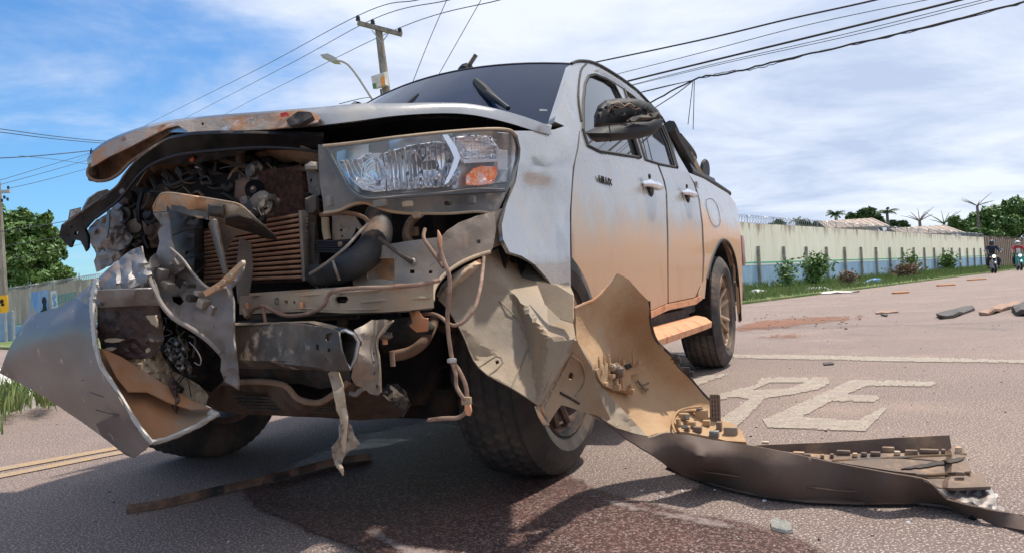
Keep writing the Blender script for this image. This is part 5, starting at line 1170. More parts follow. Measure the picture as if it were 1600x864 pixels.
junk(14, 384, 412, 318, 336, -.74, -.70, ['steel_dark', 'steel_dusty', 'black'], .02)
for i in range(9): MB().stube([at_v(382 + i * 3, 322 + i % 3 * 3, -.75), at_v(388 + i * 3, 328 + i % 4 * 3, -.77), at_v(394 + i * 2.6, 330 + i % 3 * 4, -.74)], .002, 4, spl=3).build('frayed_wire', MATS[['black', 'steel_beige', 'steel_dark'][i % 3]], BR)

# ---- torn plastic grille frame hanging at the left
GF = sheet('grille_frame', [(248, 392), (266, 388), (284, 404), (300, 425), (320, 446), (336, 452), (350, 447), (368, 432), (378, 418), (382, 412), (380, 424), (372, 440), (362, 450), (366, 470), (366, 500), (366, 530), (370, 560), (374, 608), (366, 603), (352, 596), (346, 578), (347, 560), (340, 548), (322, 530), (296, 512), (272, 496), (252, 474), (238, 446), (228, 420), (236, 402)],
           Depth([(248, 392, -.90), (284, 404, -.90), (320, 446, -.92), (378, 418, -.93), (366, 470, -.98), (370, 560, -1.0), (372, 606, -.97), (347, 560, -.96), (322, 530, -.96), (272, 496, -.99), (232, 425, -.97), (262, 440, -.90), (300, 470, -.92), (340, 500, -.98)], amp=.012, sc=22, ridge=True, seed=2), MATS['grille_grey'], TR, thick=.005, g=7,
           holes=[[(277, 431), (290, 437), (282, 452), (272, 443)], [(268, 462), (282, 462), (288, 472), (282, 478), (270, 472)]])
for pts in ([(228, 420, -.99), (238, 446, -1.01), (252, 474, -1.02), (272, 497, -1.02), (300, 514, -1.0), (325, 532, -.99), (345, 552, -.98)],):
    pxtube('frame_rib', pts, .010, MATS['grille_grey'], GF)
pxtube('frame_rib', [(266, 388, -.93), (284, 404, -.94), (300, 425, -.95), (320, 446, -.95), (336, 453, -.95), (350, 448, -.96)], .006, MATS['steel_dusty'], GF)
for i, (x, y, w, h) in enumerate([(262, 445, .05, .03), (254, 428, .03, .05), (300, 466, .03, .03), (318, 474, .04, .04), (334, 484, .03, .04), (296, 445, .04, .02), (312, 458, .03, .02)]):
    MB().sbox(at_v(x, y, -.955), (w, .05, h), (UD * .9 + ZD * -.4, VD, ZD * .9 + UD * .4), .004).build('frame_clip', MATS[['steel_dusty', 'grille_grey', 'black_dusty'][i % 3]], GF)
sheet('clip_rail', [(320, 455), (345, 440), (366, 420), (380, 407), (382, 413), (372, 424), (364, 436), (345, 450), (324, 463)], Depth([(320, 458, -.98), (380, 410, -.96)], ) if False else vf(-.985), MATS['bracket_rust'], GF, thick=.012, g=6)
for x, y in ((350, 441), (361, 431), (340, 450)): MB().sbox(at_v(x, y, -1.0), (.02, .02, .02), AX, .003).build('clip_block', MATS['steel_beige'], GF)

# ---- smashed right headlamp and torn silver bits at the left edge
LH = sheet('smashed_headlamp', [(140, 356), (150, 345), (168, 335), (183, 316), (190, 322), (192, 345), (198, 362), (208, 372), (200, 386), (186, 392), (176, 400), (160, 405), (150, 395), (142, 380), (135, 370)],
           Depth([(140, 356, -.60), (190, 320, -.55), (205, 372, -.62), (150, 395, -.60), (170, 365, -.68)], amp=.03, sc=14, ridge=True, seed=6), MATS['wing_silver'], TR, thick=.004, g=5)
sheet('lamp_shell', [(160, 380), (180, 370), (206, 372), (196, 390), (190, 402), (172, 415), (152, 425), (148, 408)], Depth([(160, 380, -.60), (206, 372, -.6), (150, 420, -.58), (180, 400, -.64)], amp=.02, sc=12, ridge=True), MATS['grille_grey'], LH, thick=.006, g=6)
puff('lamp_bulb_cover', [(150, 396), (158, 388), (168, 398), (168, 415), (158, 422), (150, 412)], -.5, .03, MATS['black'], LH, g=5)
sheet('lamp_rib', [(165, 355), (168, 330), (172, 328), (171, 352), (169, 368)], vf(-.70), MATS['lamp_dark'], LH, thick=.004, g=6)
# headlamp fragment and right (far) fender tip seen behind the bar
sheet('far_fender', [(127, 345), (130, 325), (138, 310), (152, 300), (166, 296), (172, 300), (168, 318), (150, 338)], uf(-.87), MATS['paint_clean'], TR, thick=.01, g=8)
pxtube('lamp_fragment_frame', [(107, 346, -.92), (110, 329, -.92), (126, 325, -.92), (125, 338, -.92), (107, 346, -.92)], .004, MATS['rubber'], TR, spl=1, fn=at_u)
sheet('lamp_fragment', [(108, 344), (111, 330), (125, 326), (124, 337)], uf(-.915), MATS['foil'], TR, thick=.01, g=8)

# ---- left corner of the bumper, torn, hanging: outer skin
WG = sheet('bumper_corner', [(0, 582), (12, 552), (30, 518), (46, 492), (62, 489), (92, 480), (120, 465), (150, 438), (157, 452), (150, 470), (146, 500), (149, 540), (156, 566), (176, 603), (198, 640), (218, 668), (240, 690), (226, 703), (211, 714), (198, 710), (180, 696), (150, 673), (120, 652), (90, 632), (55, 610), (20, 592)],
           Depth([(0, 582, -.70), (46, 492, -.66), (62, 489, -.70), (92, 480, -.78), (120, 465, -.84), (150, 438, -.95), (50, 512, -.78), (80, 505, -.86), (112, 495, -.93), (150, 500, -1.02), (156, 566, -1.06), (240, 690, -1.08), (211, 714, -.97), (120, 652, -.84), (60, 560, -.84), (110, 540, -.96), (130, 600, -.98), (180, 660, -1.03), (55, 610, -.76), (20, 592, -.70)], amp=.008, sc=40), MATS['wing_out'], TR, thick=.005, g=10, jag=.6)
for pts in ([(140, 612, -1.0), (156, 618, -1.035), (172, 622, -1.06)], [(150, 640, -1.02), (170, 645, -1.055), (186, 648, -1.07)], [(128, 594, -.99), (148, 594, -1.02), (160, 596, -1.04)]): pxtube('gouge', pts, .0022, MATS['black'], WG)
sheet('chin_crease', [(150, 661), (176, 650), (206, 652), (222, 675), (240, 691), (211, 714), (182, 698), (160, 680)], Depth([(150, 661, -1.01), (206, 652, -1.09), (240, 691, -1.10), (211, 714, -1.03), (182, 698, -.99)]), MATS['wing_out'], WG, thick=.003, g=8)
# silver shoulder above the burnt plate
sheet('torn_shoulder', [(120, 466), (150, 439), (170, 420), (205, 392), (222, 385), (226, 402), (236, 425), (246, 450), (254, 474), (236, 470), (205, 476), (175, 476), (156, 477), (150, 470), (146, 490), (140, 478), (128, 470)],
      Depth([(120, 466, -.93), (170, 420, -.95), (222, 386, -.95), (254, 474, -1.0), (205, 476, -1.0), (150, 480, -1.02), (190, 440, -1.04)], amp=.02, sc=24, ridge=True, seed=9), MATS['wing_silver'], WG, thick=.004, g=6, jag=.6)
sheet('plastic_band', [(152, 453), (200, 451), (238, 450), (252, 476), (220, 476), (153, 480)], Depth([(152, 453, -1.02), (245, 452, -1.02), (200, 465, -1.05), (200, 480, -1.02)], amp=.006, sc=12), MATS['torn_white'] if False else MATS['wing_silver'], WG, thick=.004, g=7)
sheet('burnt_plate', [(153, 479), (200, 477), (247, 475), (254, 500), (256, 532), (246, 548), (236, 559), (196, 561), (182, 556), (160, 548), (154, 520)],
      Depth([(153, 479, -1.0), (247, 475, -1.0), (256, 530, -.96), (196, 560, -.98), (200, 520, -.99)], amp=.008, sc=18, ridge=True), MATS['burnt'], WG, thick=.006, g=7, jag=.5)
for ol in ([(164, 531), (172, 528), (188, 529), (194, 530), (186, 534), (176, 535), (166, 534)], [(165, 544), (174, 542), (182, 543), (176, 548), (168, 549)], [(229, 546), (233, 543), (234, 549), (230, 551)], [(229, 493), (244, 492), (247, 512), (238, 506)]):
    sheet('melted_edge', ol, vf(-1.012), MATS['steel_beige'], WG, thick=.006, g=4, jag=.8)
sheet('burnt_hole', [(166, 534), (182, 534), (184, 541), (172, 545), (166, 541)], vf(-1.008), MATS['rubber'], WG, thick=.003, g=5)
# inner faces of the corner
sheet('inner_face', [(150, 540), (160, 548), (182, 556), (200, 566), (232, 588), (262, 606), (300, 626), (332, 640), (340, 648), (300, 668), (262, 684), (238, 692), (222, 672), (200, 640), (176, 600), (156, 566)],
      Depth([(150, 540, -1.02), (182, 556, -.98), (232, 588, -.93), (332, 640, -.90), (340, 648, -.93), (238, 692, -1.06), (200, 640, -1.05), (156, 566, -1.04), (240, 640, -1.00)], amp=.004, sc=30), MATS['rust_inner'], WG, thick=.004, g=8)
sheet('inner_fold', [(160, 545), (190, 558), (225, 580), (262, 604), (300, 626), (330, 638), (300, 640), (262, 628), (230, 612), (200, 612), (182, 590), (170, 566)], Depth([(160, 545, -1.04), (225, 580, -.97), (330, 638, -.92), (262, 628, -1.0), (200, 612, -1.05)], amp=.004, sc=20), MATS['rust_inner'], WG, thick=.003, g=7)
sheet('inner_shelf', [(196, 561), (236, 558), (250, 545), (256, 560), (270, 580), (290, 590), (310, 600), (326, 618), (320, 636), (300, 628), (262, 606), (228, 585)], Depth([(196, 561, -.98), (250, 545, -.92), (290, 590, -.86), (326, 618, -.86), (320, 636, -.90), (262, 606, -.94), (228, 585, -.98)], amp=.015, sc=16, ridge=True), MATS['steel_beige'], WG, thick=.004, g=6)
# torn pale edges
def edge_strip(name, pts, w, m_, par, v_off=0, amp=.9, g=4, seed=1):
    rnd = random.Random(seed); rows = []
    P_ = spline([Vector(p) for p in pts], 6); W = [w] * len(P_) if isinstance(w, (int, float)) else [w[min(len(w) - 1, int(i / len(P_) * len(w)))] for i in range(len(P_))]
    for i, p in enumerate(P_):
        d = (P_[min(i + 1, len(P_) - 1)] - P_[max(i - 1, 0)]); d.z = 0; d.normalize(); s = Vector((-d.y, d.x, 0)); ww = W[i] * .5
        q = [(-ww + rnd.uniform(-amp, amp), .0), (-ww * .3, -.006), (ww * .4, -.003), (ww + rnd.uniform(-amp, amp), .004)]
        rows.append([at_v(p.x + s.x * a, p.y + s.y * a, p.z + c + v_off) for a, c in q])
    return MB().grid(rows).build(name, MATS[m_], par, thick=.004, sharp=25)
edge_strip('torn_edge', [(151, 436, -1.03), (148, 450, -1.04), (144, 475, -1.05), (146, 505, -1.06), (149, 530, -1.06), (151, 545, -1.07)], 7, 'torn_white', WG, amp=1.2)
edge_strip('torn_edge', [(151, 545, -1.07), (158, 570, -1.08), (180, 606, -1.09), (204, 645, -1.10), (224, 675, -1.11), (239, 692, -1.12)], 5, 'torn_white', WG, amp=.5, seed=2)
edge_strip('torn_edge', [(238, 691, -1.11), (262, 685, -1.06), (300, 669, -1.0), (325, 655, -.96), (342, 645, -.94)], 6, 'torn_white', WG, amp=.7, seed=3)
sheet('torn_tip', [(324, 646), (330, 639), (343, 645), (335, 652)], vf(-.95), MATS['torn_white'], WG, thick=.004, g=5)
# crumpled foil and soot between plate and frame
FO = sheet('crumpled_foil', [(258, 538), (266, 528), (280, 524), (290, 530), (294, 545), (292, 560), (300, 574), (298, 588), (286, 584), (276, 574), (266, 562), (258, 552)], Depth([(258, 538, -.96), (290, 530, -.92), (298, 588, -.92), (276, 560, -.98)], amp=.05, sc=7, ridge=True, seed=12), MATS['foil'], TR, thick=.002, g=3)
sheet('crumpled_foil', [(196, 562), (220, 556), (240, 548), (252, 540), (262, 560), (266, 580), (262, 594), (245, 592), (226, 580), (210, 572)], Depth([(196, 562, -.98), (252, 542, -.92), (262, 590, -.92), (230, 572, -.97)], amp=.04, sc=9, ridge=True, seed=13), MATS['wing_silver'], FO, thick=.002, g=4)
for i in range(26):
    x, y = RR.uniform(252, 300), RR.uniform(490, 600); pxtube('charred_wire', [(x, y, -.9), (x + RR.uniform(-14, 14), y + RR.uniform(4, 16), -.93), (x + RR.uniform(-16, 16), y + RR.uniform(12, 34), -.9)], RR.choice([.002, .003, .005]), MATS[RR.choice(['rubber', 'rubber', 'steel_dark'])], FO, n=5)
pxtube('charred_wire', [(296, 534, -.95), (306, 545, -.97), (314, 560, -.97), (312, 570, -.96), (304, 566, -.95)], .0025, MATS['foil'], FO, n=5)
puff('charred_lump', [(266, 588), (276, 594), (278, 612), (282, 628), (276, 646), (268, 636), (268, 615), (262, 600)], -.97, .02, MATS['burnt'], FO, g=5, amp=.02, sc=6)
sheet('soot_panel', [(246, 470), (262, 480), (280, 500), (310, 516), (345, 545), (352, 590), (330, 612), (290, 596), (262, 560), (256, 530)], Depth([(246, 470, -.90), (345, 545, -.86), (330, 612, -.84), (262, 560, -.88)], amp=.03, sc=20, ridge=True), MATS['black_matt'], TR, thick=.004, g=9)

# ---- headlamp (near side)
LD = Depth([(505, 228, -.80), (500, 310, -.80), (600, 214, -.74), (600, 320, -.74), (700, 207, -.60), (700, 330, -.62), (790, 205, -.42), (808, 240, -.31), (790, 300, -.42), (765, 335, -.50)])
lamp = sheet('headlamp', [(497, 226), (510, 229), (560, 224), (620, 216), (700, 208), (760, 203), (792, 204), (803, 208), (809, 225), (810, 245), (806, 270), (797, 292), (784, 318), (776, 336), (762, 334), (748, 331), (700, 334), (668, 334), (655, 342), (644, 334), (610, 331), (590, 325), (570, 318), (548, 322), (530, 331), (506, 334), (504, 312), (500, 290), (498, 262)],
             lambda x, y: at_v(x, y, LD.v(x, y) + .06), MATS['lamp_house'], TR, thick=.02, toff=-1, g=10)
sheet('lamp_frame', [(503, 226), (560, 222), (620, 214), (700, 206), (762, 201), (795, 203), (806, 210), (811, 232), (810, 250), (800, 288), (790, 300), (700, 305), (640, 309), (590, 312), (565, 312), (545, 300), (528, 275)],
      lambda x, y: at_v(x, y, LD.v(x, y) + .02), MATS['lamp_dark'], lamp, thick=.012, g=9, holes=[[(512, 234), (560, 226.5), (620, 217.5), (700, 209), (762, 204.5), (794, 207), (804, 216), (808, 232), (806.5, 250), (797, 284), (787, 294), (740, 295), (690, 300), (630, 304), (585, 307), (565, 306), (549, 294), (532, 268)]])
sheet('reflector', [(520, 240), (560, 228), (620, 218), (700, 210), (762, 206), (795, 209), (806, 225), (806, 250), (796, 284), (740, 292), (690, 298), (630, 302), (585, 305), (560, 302), (546, 288)],
      lambda x, y: at_v(x, y, LD.v(x, y) + .058 + .012 * sin(x / 13)), MATS['lamp_mid'], lamp, thick=.004, g=7)
def bowl(name, ol, d0, dd, m_, rib=0, ribm='chrome_rib'):
    o = puff(name, ol, Depth([(c[0], c[1], c[2] + d0) for c in LD.c]), -dd, MATS[m_], lamp, g=6, Rr=26, back=-.2); return o
# reflector bowls are concave: swell backwards
lv = lambda x, y, o: at_v(x, y, LD.v(x, y) + o)
def bowlsheet(name, ol, dep, m_, R_=24, g=6):
    A_ = np.array(densify(ol, 5))
    def fn(x, y):
        q = min(1, float(np.min(np.hypot(A_[:, 0] - x, A_[:, 1] - y))) / R_); return lv(x, y, .012 + dep * sqrt(max(0, 1 - (1 - q) ** 2)))
    return sheet(name, ol, fn, MATS[m_], lamp, thick=.002, g=g)
b1 = bowlsheet('reflector_bowl', [(530, 252), (560, 249), (575, 240), (595, 240), (603, 270), (603, 298), (585, 300), (566, 296), (548, 280)], .045, 'chrome')
b2 = bowlsheet('reflector_bowl', [(600, 240), (640, 228), (680, 222), (704, 224), (712, 250), (718, 270), (712, 290), (680, 293), (640, 296), (606, 298)], .05, 'chrome', 34)
b3 = bowlsheet('indicator_bowl', [(706, 216), (740, 212), (768, 214), (778, 232), (778, 250), (720, 254), (714, 236)], .03, 'chrome_rib', 16)
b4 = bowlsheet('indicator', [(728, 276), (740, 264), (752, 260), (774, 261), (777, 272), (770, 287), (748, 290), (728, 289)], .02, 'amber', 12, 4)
sheet('lamp_divider', [(690, 211), (699, 211), (713, 232), (718, 248), (713, 262), (700, 286), (693, 290), (704, 264), (709, 248), (702, 232)], lambda x, y: lv(x, y, .004), MATS['chrome'], lamp, thick=.006, g=6)
sheet('lamp_strip', [(722, 250), (776, 249), (776, 235), (792, 235), (791, 266), (777, 266), (776, 253), (724, 256)], lambda x, y: lv(x, y, .004), MATS['lamp_white'], lamp, thick=.006, g=7)
for i, x in enumerate([536, 543, 550, 558, 566]): MB().stube([lv(x - 1, 251 - (i * 1.2), .014), lv(x + 5 + i, 260 + i * 3, .022), lv(x + 10 + i * 2, 278, .02)], .0028, 5, spl=3).build('reflector_rib', MATS['chrome_rib'], b1)
for i in range(5):
    r_ = 6 + i * 5; MB().stube([lv(588 + r_ * .9 * cos(a), 272 + r_ * sin(a), .03 - .01 * i * .4) for a in [radians(100 + 20 * k) for k in range(9)]], .0022, 5).build('reflector_rib', MATS['chrome_rib' if i % 2 else 'chrome'], b1)
for i in range(14):
    x = 606 + i * 7.6; t = i / 13; MB().stube([lv(x - 5 + 4 * t, 236 - 13 * t + (6 if i % 3 == 0 else 0), .02), lv(x, 258, .042), lv(x + 2, 282, .04), lv(x + 3, 294 - 3 * t, .018)], .003 if i % 2 else .0045, 5, spl=3).build('reflector_rib', MATS['chrome_rib'], b2)
for i in range(6): MB().stube([lv(716 + i * 10, 216, .012), lv(718 + i * 10, 250, .02)], .0018, 4).build('reflector_rib', MATS['chrome'], b3)
for i in range(4): MB().stube([lv(712, 221 + i * 8, .014), lv(776, 219 + i * 8, .014)], .0018, 4).build('reflector_rib', MATS['chrome'], b3)
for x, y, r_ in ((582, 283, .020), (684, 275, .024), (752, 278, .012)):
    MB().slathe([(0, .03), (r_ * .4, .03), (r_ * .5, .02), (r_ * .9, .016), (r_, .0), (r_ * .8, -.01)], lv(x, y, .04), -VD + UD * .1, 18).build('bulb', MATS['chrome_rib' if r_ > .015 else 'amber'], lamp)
for i in range(24): # small angular highlights of the stepped optics
    x, y = RR.uniform(604, 706), RR.uniform(236, 288); MB().sbox(lv(x, y, .038), (.012, .004, .018), (UD * .9 + ZD * .2, VD + UD * RR.uniform(-.6, .6), ZD)).build('optic_step', MATS[RR.choice(['chrome', 'lamp_dark', 'chrome_rib'])], b2, smooth=False)
def lens_fn(x, y): 
    return lv(x, y, -.018)
sheet('lens', [(512, 232), (560, 226), (620, 216), (700, 208), (762, 204), (795, 206), (806, 220), (808, 245), (800, 280), (788, 294), (740, 293), (690, 299), (630, 304), (585, 308), (562, 304), (545, 290), (528, 262)], lens_fn, MATS['lamp_glass'], lamp, thick=.0, g=14)
pxtube('lens_edge', [(x, y, LD.v(x, y) - .016) for x, y in [(511, 231), (528, 262), (545, 291), (562, 306), (585, 310), (630, 306), (690, 301), (740, 295), (788, 296)]], .0035, MATS['lamp_house'], lamp)
pxtube('lamp_gasket', [(x, y, LD.v(x, y) - .012) for x, y in [(505, 229), (560, 223), (620, 215), (700, 206.5), (762, 202), (795, 203.5), (806, 212)]], .007, MATS['steel_beige'], lamp)
pxtube('lamp_flange', [(x, y, LD.v(x, y) + .03) for x, y in [(506, 333), (530, 329), (548, 321), (568, 317), (590, 324), (612, 331), (644, 334), (668, 334), (702, 334), (748, 331), (774, 336)]], .007, MATS['steel_beige'], lamp)
for x, y, w, h, m_ in ((594, 318, .07, .035, 'lamp_house'), (637, 319, .05, .028, 'bracket_rust'), (735, 313, .055, .04, 'lamp_house'), (515, 315, .03, .05, 'lamp_house'), (700, 318, .03, .02, 'black_dusty')):
    MB().sbox(lv(x, y, .02), (w, .03, h), AX, .006).build('lamp_boss', MATS[m_], lamp)
MB().slathe([(0, .02), (.018, .02), (.022, 0), (.01, -.02)], lv(652, 336, .03), -VD, 12).build('lamp_tab', MATS['steel_beige'], lamp)
puff('lamp_clip', [(476, 258), (486, 252), (496, 254), (497, 266), (490, 270), (477, 267)], -.70, .02, MATS['steel_dusty'], TR, g=5)
puff('latch_block', [(476, 310), (490, 305), (498, 306), (500, 334), (482, 336), (477, 325)], -.74, .03, MATS['black_dusty'], TR, g=5, Rr=4)
sheet('lamp_bracket', [(480, 268), (500, 268), (502, 305), (492, 306), (484, 300)], vf(-.68), MATS['steel_dark'], TR, thick=.008, g=7, holes=[[(486, 280), (489, 280), (489, 285), (486, 285)]])
# ------------------------------------------------------------------ lower front structure
FP = Depth([(560, 395, -.70), (615, 381, -.70), (690, 371, -.66), (720, 348, -.60), (770, 336, -.50), (765, 395, -.52), (692, 430, -.66), (676, 480, -.74), (560, 488, -.74), (600, 440, -.72), (640, 410, -.71)], amp=.006, sc=30)
PN = sheet('front_panel', [(556, 400), (590, 386), (615, 381), (650, 376), (689, 371), (700, 360), (718, 348), (745, 338), (772, 331), (774, 360), (769, 388), (765, 395), (742, 400), (722, 410), (704, 420), (692, 432), (682, 446), (676, 460), (678, 480), (600, 488), (560, 488), (552, 440)], FP, MATS['steel_dusty'], TR, thick=.006, g=8,
           holes=[[(577, 404), (613, 403), (617, 407), (617, 434), (613, 437), (578, 437), (574, 433), (574, 408)], [(641, 422), (648, 422), (648, 428), (641, 428)], [(670, 423), (675, 423), (675, 428), (670, 428)], [(744, 375), (750, 375), (750, 381), (744, 381)], [(668, 350), (668, 350.5), (668.5, 350.5)]][:4])
fp = lambda x, y, o=-.01: at_v(x, y, FP.v(x, y) + o)
sheet('panel_backing', [(565, 395), (625, 395), (630, 445), (565, 447)], lambda x, y: fp(x, y, .07), MATS['bracket_rust'], PN, thick=.004, g=12)
MB().stube([fp(574, 404, -.004), fp(617, 403, -.004), fp(617, 437, -.004), fp(574, 437, -.004), fp(574, 404, -.004)], .003, 5).build('hole_lip', MATS['steel_beige'], PN)
MB().slathe([(0, .014), (.006, .014), (.008, .008), (.014, .008), (.018, .002), (.018, -.004)], fp(644, 409), -VD, 18).build('bolt', MATS['foil'], PN)
MB().stube([fp(592, 372, -.03), fp(612, 388, -.03), fp(628, 400, -.03), fp(644, 409, -.012)], [.010, .009, .009, .014], 8).build('stay_rod', MATS['black_dusty'], PN)
for pts in ([(655, 392), (700, 385), (740, 370)], [(650, 420), (672, 415), (690, 400)], [(722, 352), (724, 375), (722, 395)]): MB().stube([fp(x, y, 0) for x, y in pts], .005, 5, spl=3).build('panel_rib', MATS['steel_dusty'], PN)
MB().stube([fp(676, 470, -.008), fp(678, 452, -.01), fp(690, 434, -.01), fp(706, 420, -.01), fp(724, 409, -.01), fp(745, 400, -.01), fp(766, 394, -.01)], .009, 8, spl=4).build('arch_flange', MATS['steel_beige'], PN)
puff('crash_can', [(682, 462), (690, 445), (708, 428), (730, 414), (750, 405), (752, 412), (740, 426), (720, 442), (700, 458), (688, 467)], -.58, .06, MATS['bracket_rust'], PN, g=6, Rr=12)
sheet('apron_side', [(722, 346), (772, 330), (795, 322), (800, 345), (790, 380), (768, 388), (724, 395)], lambda x, y: at_v(x, y, FP.v(min(x, 770), y) + .03 + max(0, x - 760) * .003), MATS['steel_dusty'], PN, thick=.006, g=10)
# lower crossmember with pressed ribs
CM = Depth([(378, 462, -.78), (560, 452, -.82), (676, 445, -.80), (676, 482, -.80), (560, 488, -.82), (378, 490, -.78), (450, 475, -.835), (620, 466, -.845)])
cm = lambda x, y, o=0: at_v(x, y, CM.v(x, y) + o)
XM = sheet('crossmember', [(376, 462), (420, 458), (470, 457), (505, 452), (560, 452), (640, 447), (677, 444), (678, 480), (640, 484), (600, 487), (540, 489), (480, 486), (430, 488), (376, 491)], CM, MATS['steel_beige'], TR, thick=.008, g=8,
           holes=[[(527, 463), (542, 462.5), (546, 467), (542, 473), (528, 473.5), (524, 468)], [(446, 469), (451, 469), (451, 475), (446, 475)], [(460, 470), (463, 470), (463, 474), (460, 474)]])
b = MB(); b.box(cm(528, 488, .09), (.50, .16, .012), (UD, VD, ZD)); b.build('crossmember_floor', MATS['black_dusty'], XM)
b = MB(); b.box(cm(528, 452, .09), (.48, .16, .008), (UD, VD, ZD)); b.build('crossmember_top', MATS['steel_beige'], XM)
for pts, r in (([(566, 470), (600, 467), (650, 464), (672, 463)], .012), ([(380, 484), (460, 481), (540, 483), (600, 481), (676, 475)], .005), ([(380, 465), (470, 461), (520, 457), (600, 452), (676, 449)], .005)):
    MB().stube([cm(x, y, -.002) for x, y in pts], r, 8, spl=4, ell=.5).build('pressed_rib', MATS['steel_beige'], XM)
puff('bulkhead', [(378, 448), (480, 444), (500, 450), (500, 456), (378, 460)], -.60, .01, MATS['black_matt'], TR, g=8)
for x, y in ((387, 478), (471, 477), (432, 470)): MB().sbox(cm(x, y, -.012), (.016, .012, .032), AX, .003).build('clip', MATS['tag_orange'] if x != 432 else MATS['steel_dark'], XM)
pxtube('brake_pipe', [(380, 484, -.82), (386, 495, -.84), (396, 483, -.85), (412, 478, -.86), (428, 486, -.86), (448, 493, -.87), (480, 490, -.87), (505, 478, -.87), (512, 463, -.87), (524, 454, -.87), (560, 450, -.86), (610, 449, -.86), (660, 444, -.84), (686, 438, -.80)], .0085, MATS['sheath'], TR, n=8)
pxtube('brake_pipe', [(411, 480, -.86), (414, 500, -.87), (419, 530, -.88), (424, 556, -.88)], .0075, MATS['sheath'], TR)
puff('pipe_knot', [(413, 564), (418, 558), (428, 558), (428, 568), (420, 575), (413, 572)], -.88, .015, MATS['sheath'], TR, g=3, amp=.01, sc=4)
pxtube('thin_line', [(426, 567, -.86), (460, 571, -.86), (510, 578, -.88)], .003, MATS['steel_dusty'], TR)
# intercooler hose and friends
pxtube('cooler_hose', [(590, 335, -.56), (592, 352, -.60), (588, 375, -.66), (572, 398, -.72), (550, 414, -.76), (525, 424, -.76), (505, 430, -.72), (492, 428, -.68)], [.06, .064, .066, .066, .062, .056, .05, .048], MATS['hose'], TR, n=16, ripple=1.0)
pxtube('hose_clamp', [(520, 407, -.80), (524, 420, -.82), (530, 437, -.80)], .006, MATS['steel_dusty'], TR)
pxtube('stay_bar', [(484, 428, -.78), (505, 415, -.82), (540, 387, -.84), (560, 365, -.80), (575, 350, -.76)], .006, MATS['steel_dusty'], TR)
for i in range(5): pxtube('harness', [(495, 377 + i * 4, -.66), (520, 378 + i * 4, -.68), (548, 378 + i * 4, -.68)], .006, MATS['hose'], TR)
pxtube('side_tube', [(508, 340, -.66), (509, 360, -.66), (512, 375, -.66)], .018, MATS['steel_beige'], TR)
sheet('mount_plate', [(520, 337), (545, 337), (560, 350), (550, 374), (520, 376)], vf(-.64), MATS['steel_dusty'], TR, thick=.006, g=7, holes=[[(532, 358), (536, 358), (536, 362), (532, 362)], [(534, 368), (537, 368), (537, 371), (534, 371)]])
MB().slathe([(0, .01), (.008, .01), (.014, .006), (.014, 0)], at_v(532, 382, -.70), -VD, 12).build('bolt', MATS['sheath'], TR)
sheet('brace', [(545, 336), (552, 336), (574, 366), (570, 372)], vf(-.66), MATS['steel_dusty'], TR, thick=.008, g=6)
pxtube('upper_rail', [(500, 336, -.70), (540, 333, -.68), (568, 340, -.66), (580, 355, -.64)], .010, MATS['sheath'], TR)
for i, x in enumerate((492, 500, 507)): pxtube('foot_lug', [(x, 436, -.70), (x + 4, 448, -.72), (x + 8, 456, -.74)], .007, MATS['steel_dark'], TR)
b = MB(); b.box(at_v(690, 372, -.25), (.50, .03, .34), AX); b.build('inner_arch_panel', MATS['black_matt'], TR)
pxtube('arch_hose', [(655, 335, -.45), (640, 350, -.48), (635, 370, -.50), (645, 385, -.52)], .022, MATS['sheath'], TR)
MB().sbox(at_v(648, 362, -.45), (.04, .03, .05), AX, .006).build('connector', MATS['bracket_rust'], TR)
# bumper beam, its open hexagonal end, and the rail bracket
b = MB(); hexr = [(515, 510), (541, 511), (560, 530), (557, 562), (548, 577), (522, 579)]
def beam_ring(cx_, cy_, s, v):
    return [at_v(cx_ + (x - 538) * s, cy_ + (y - 545) * s, v) for x, y in [(526, 514), (545, 516), (560, 531), (556, 560), (546, 576), (528, 570), (518, 545)]]
R0 = [at_v(x, y, v) for x, y, v in [(528, 519, -1.0), (540, 516, -1.01), (553, 522, -1.01), (560, 534, -1.0), (555, 560, -1.0), (547, 575, -1.01), (536, 560, -1.02)]]
prof_l = [(362, 512, -.92), (364, 508, -.90), (365, 512, -.86), (366, 530, -.84), (366, 555, -.84), (365, 572, -.88), (362, 560, -.93)]
mid = [(480, 507, -.97), (490, 505, -.94), (500, 510, -.90), (503, 528, -.88), (500, 555, -.88), (496, 574, -.92), (484, 562, -.98)]
rows = [[at_v(*p) for p in prof_l + prof_l[:1]], [at_v(*p) for p in mid + mid[:1]], R0 + R0[:1]]
dn = []
for i in range(2):
    for k in range(6):
        t = k / 6; dn.append([a.lerp(c, t) + VD * .008 * noise.noise(Vector((i * 6 + k, j * .9, 1))) for j, (a, c) in enumerate(zip(rows[i], rows[i + 1]))])
dn.append(rows[2]); BB = MB().grid(dn).build('bumper_beam', MATS['steel_dark'], TR, thick=.006, toff=1, sharp=25)
MB().tube(R0 + R0[:1], .004, 5).build('beam_end_lip', MATS['foil'], BB)
sheet('beam_plate', [(440, 503), (480, 507), (515, 512), (530, 518), (534, 545), (545, 575), (520, 580), (500, 574), (440, 568)], Depth([(440, 503, -.96), (480, 507, -.985), (530, 518, -1.02), (536, 548, -1.03), (545, 575, -1.02), (500, 574, -1.0), (440, 568, -.96)], amp=.004, sc=20), MATS['steel_dark'], BB, thick=.004, g=7,
      holes=[[(510, 522), (518, 519), (523, 521), (520, 530), (512, 533), (509, 528)], [(495, 538), (499, 538), (499, 546), (495, 546)], [(513, 544), (517, 544), (517, 549), (513, 549)], [(509, 559), (513, 560), (513, 564), (509, 563)]])
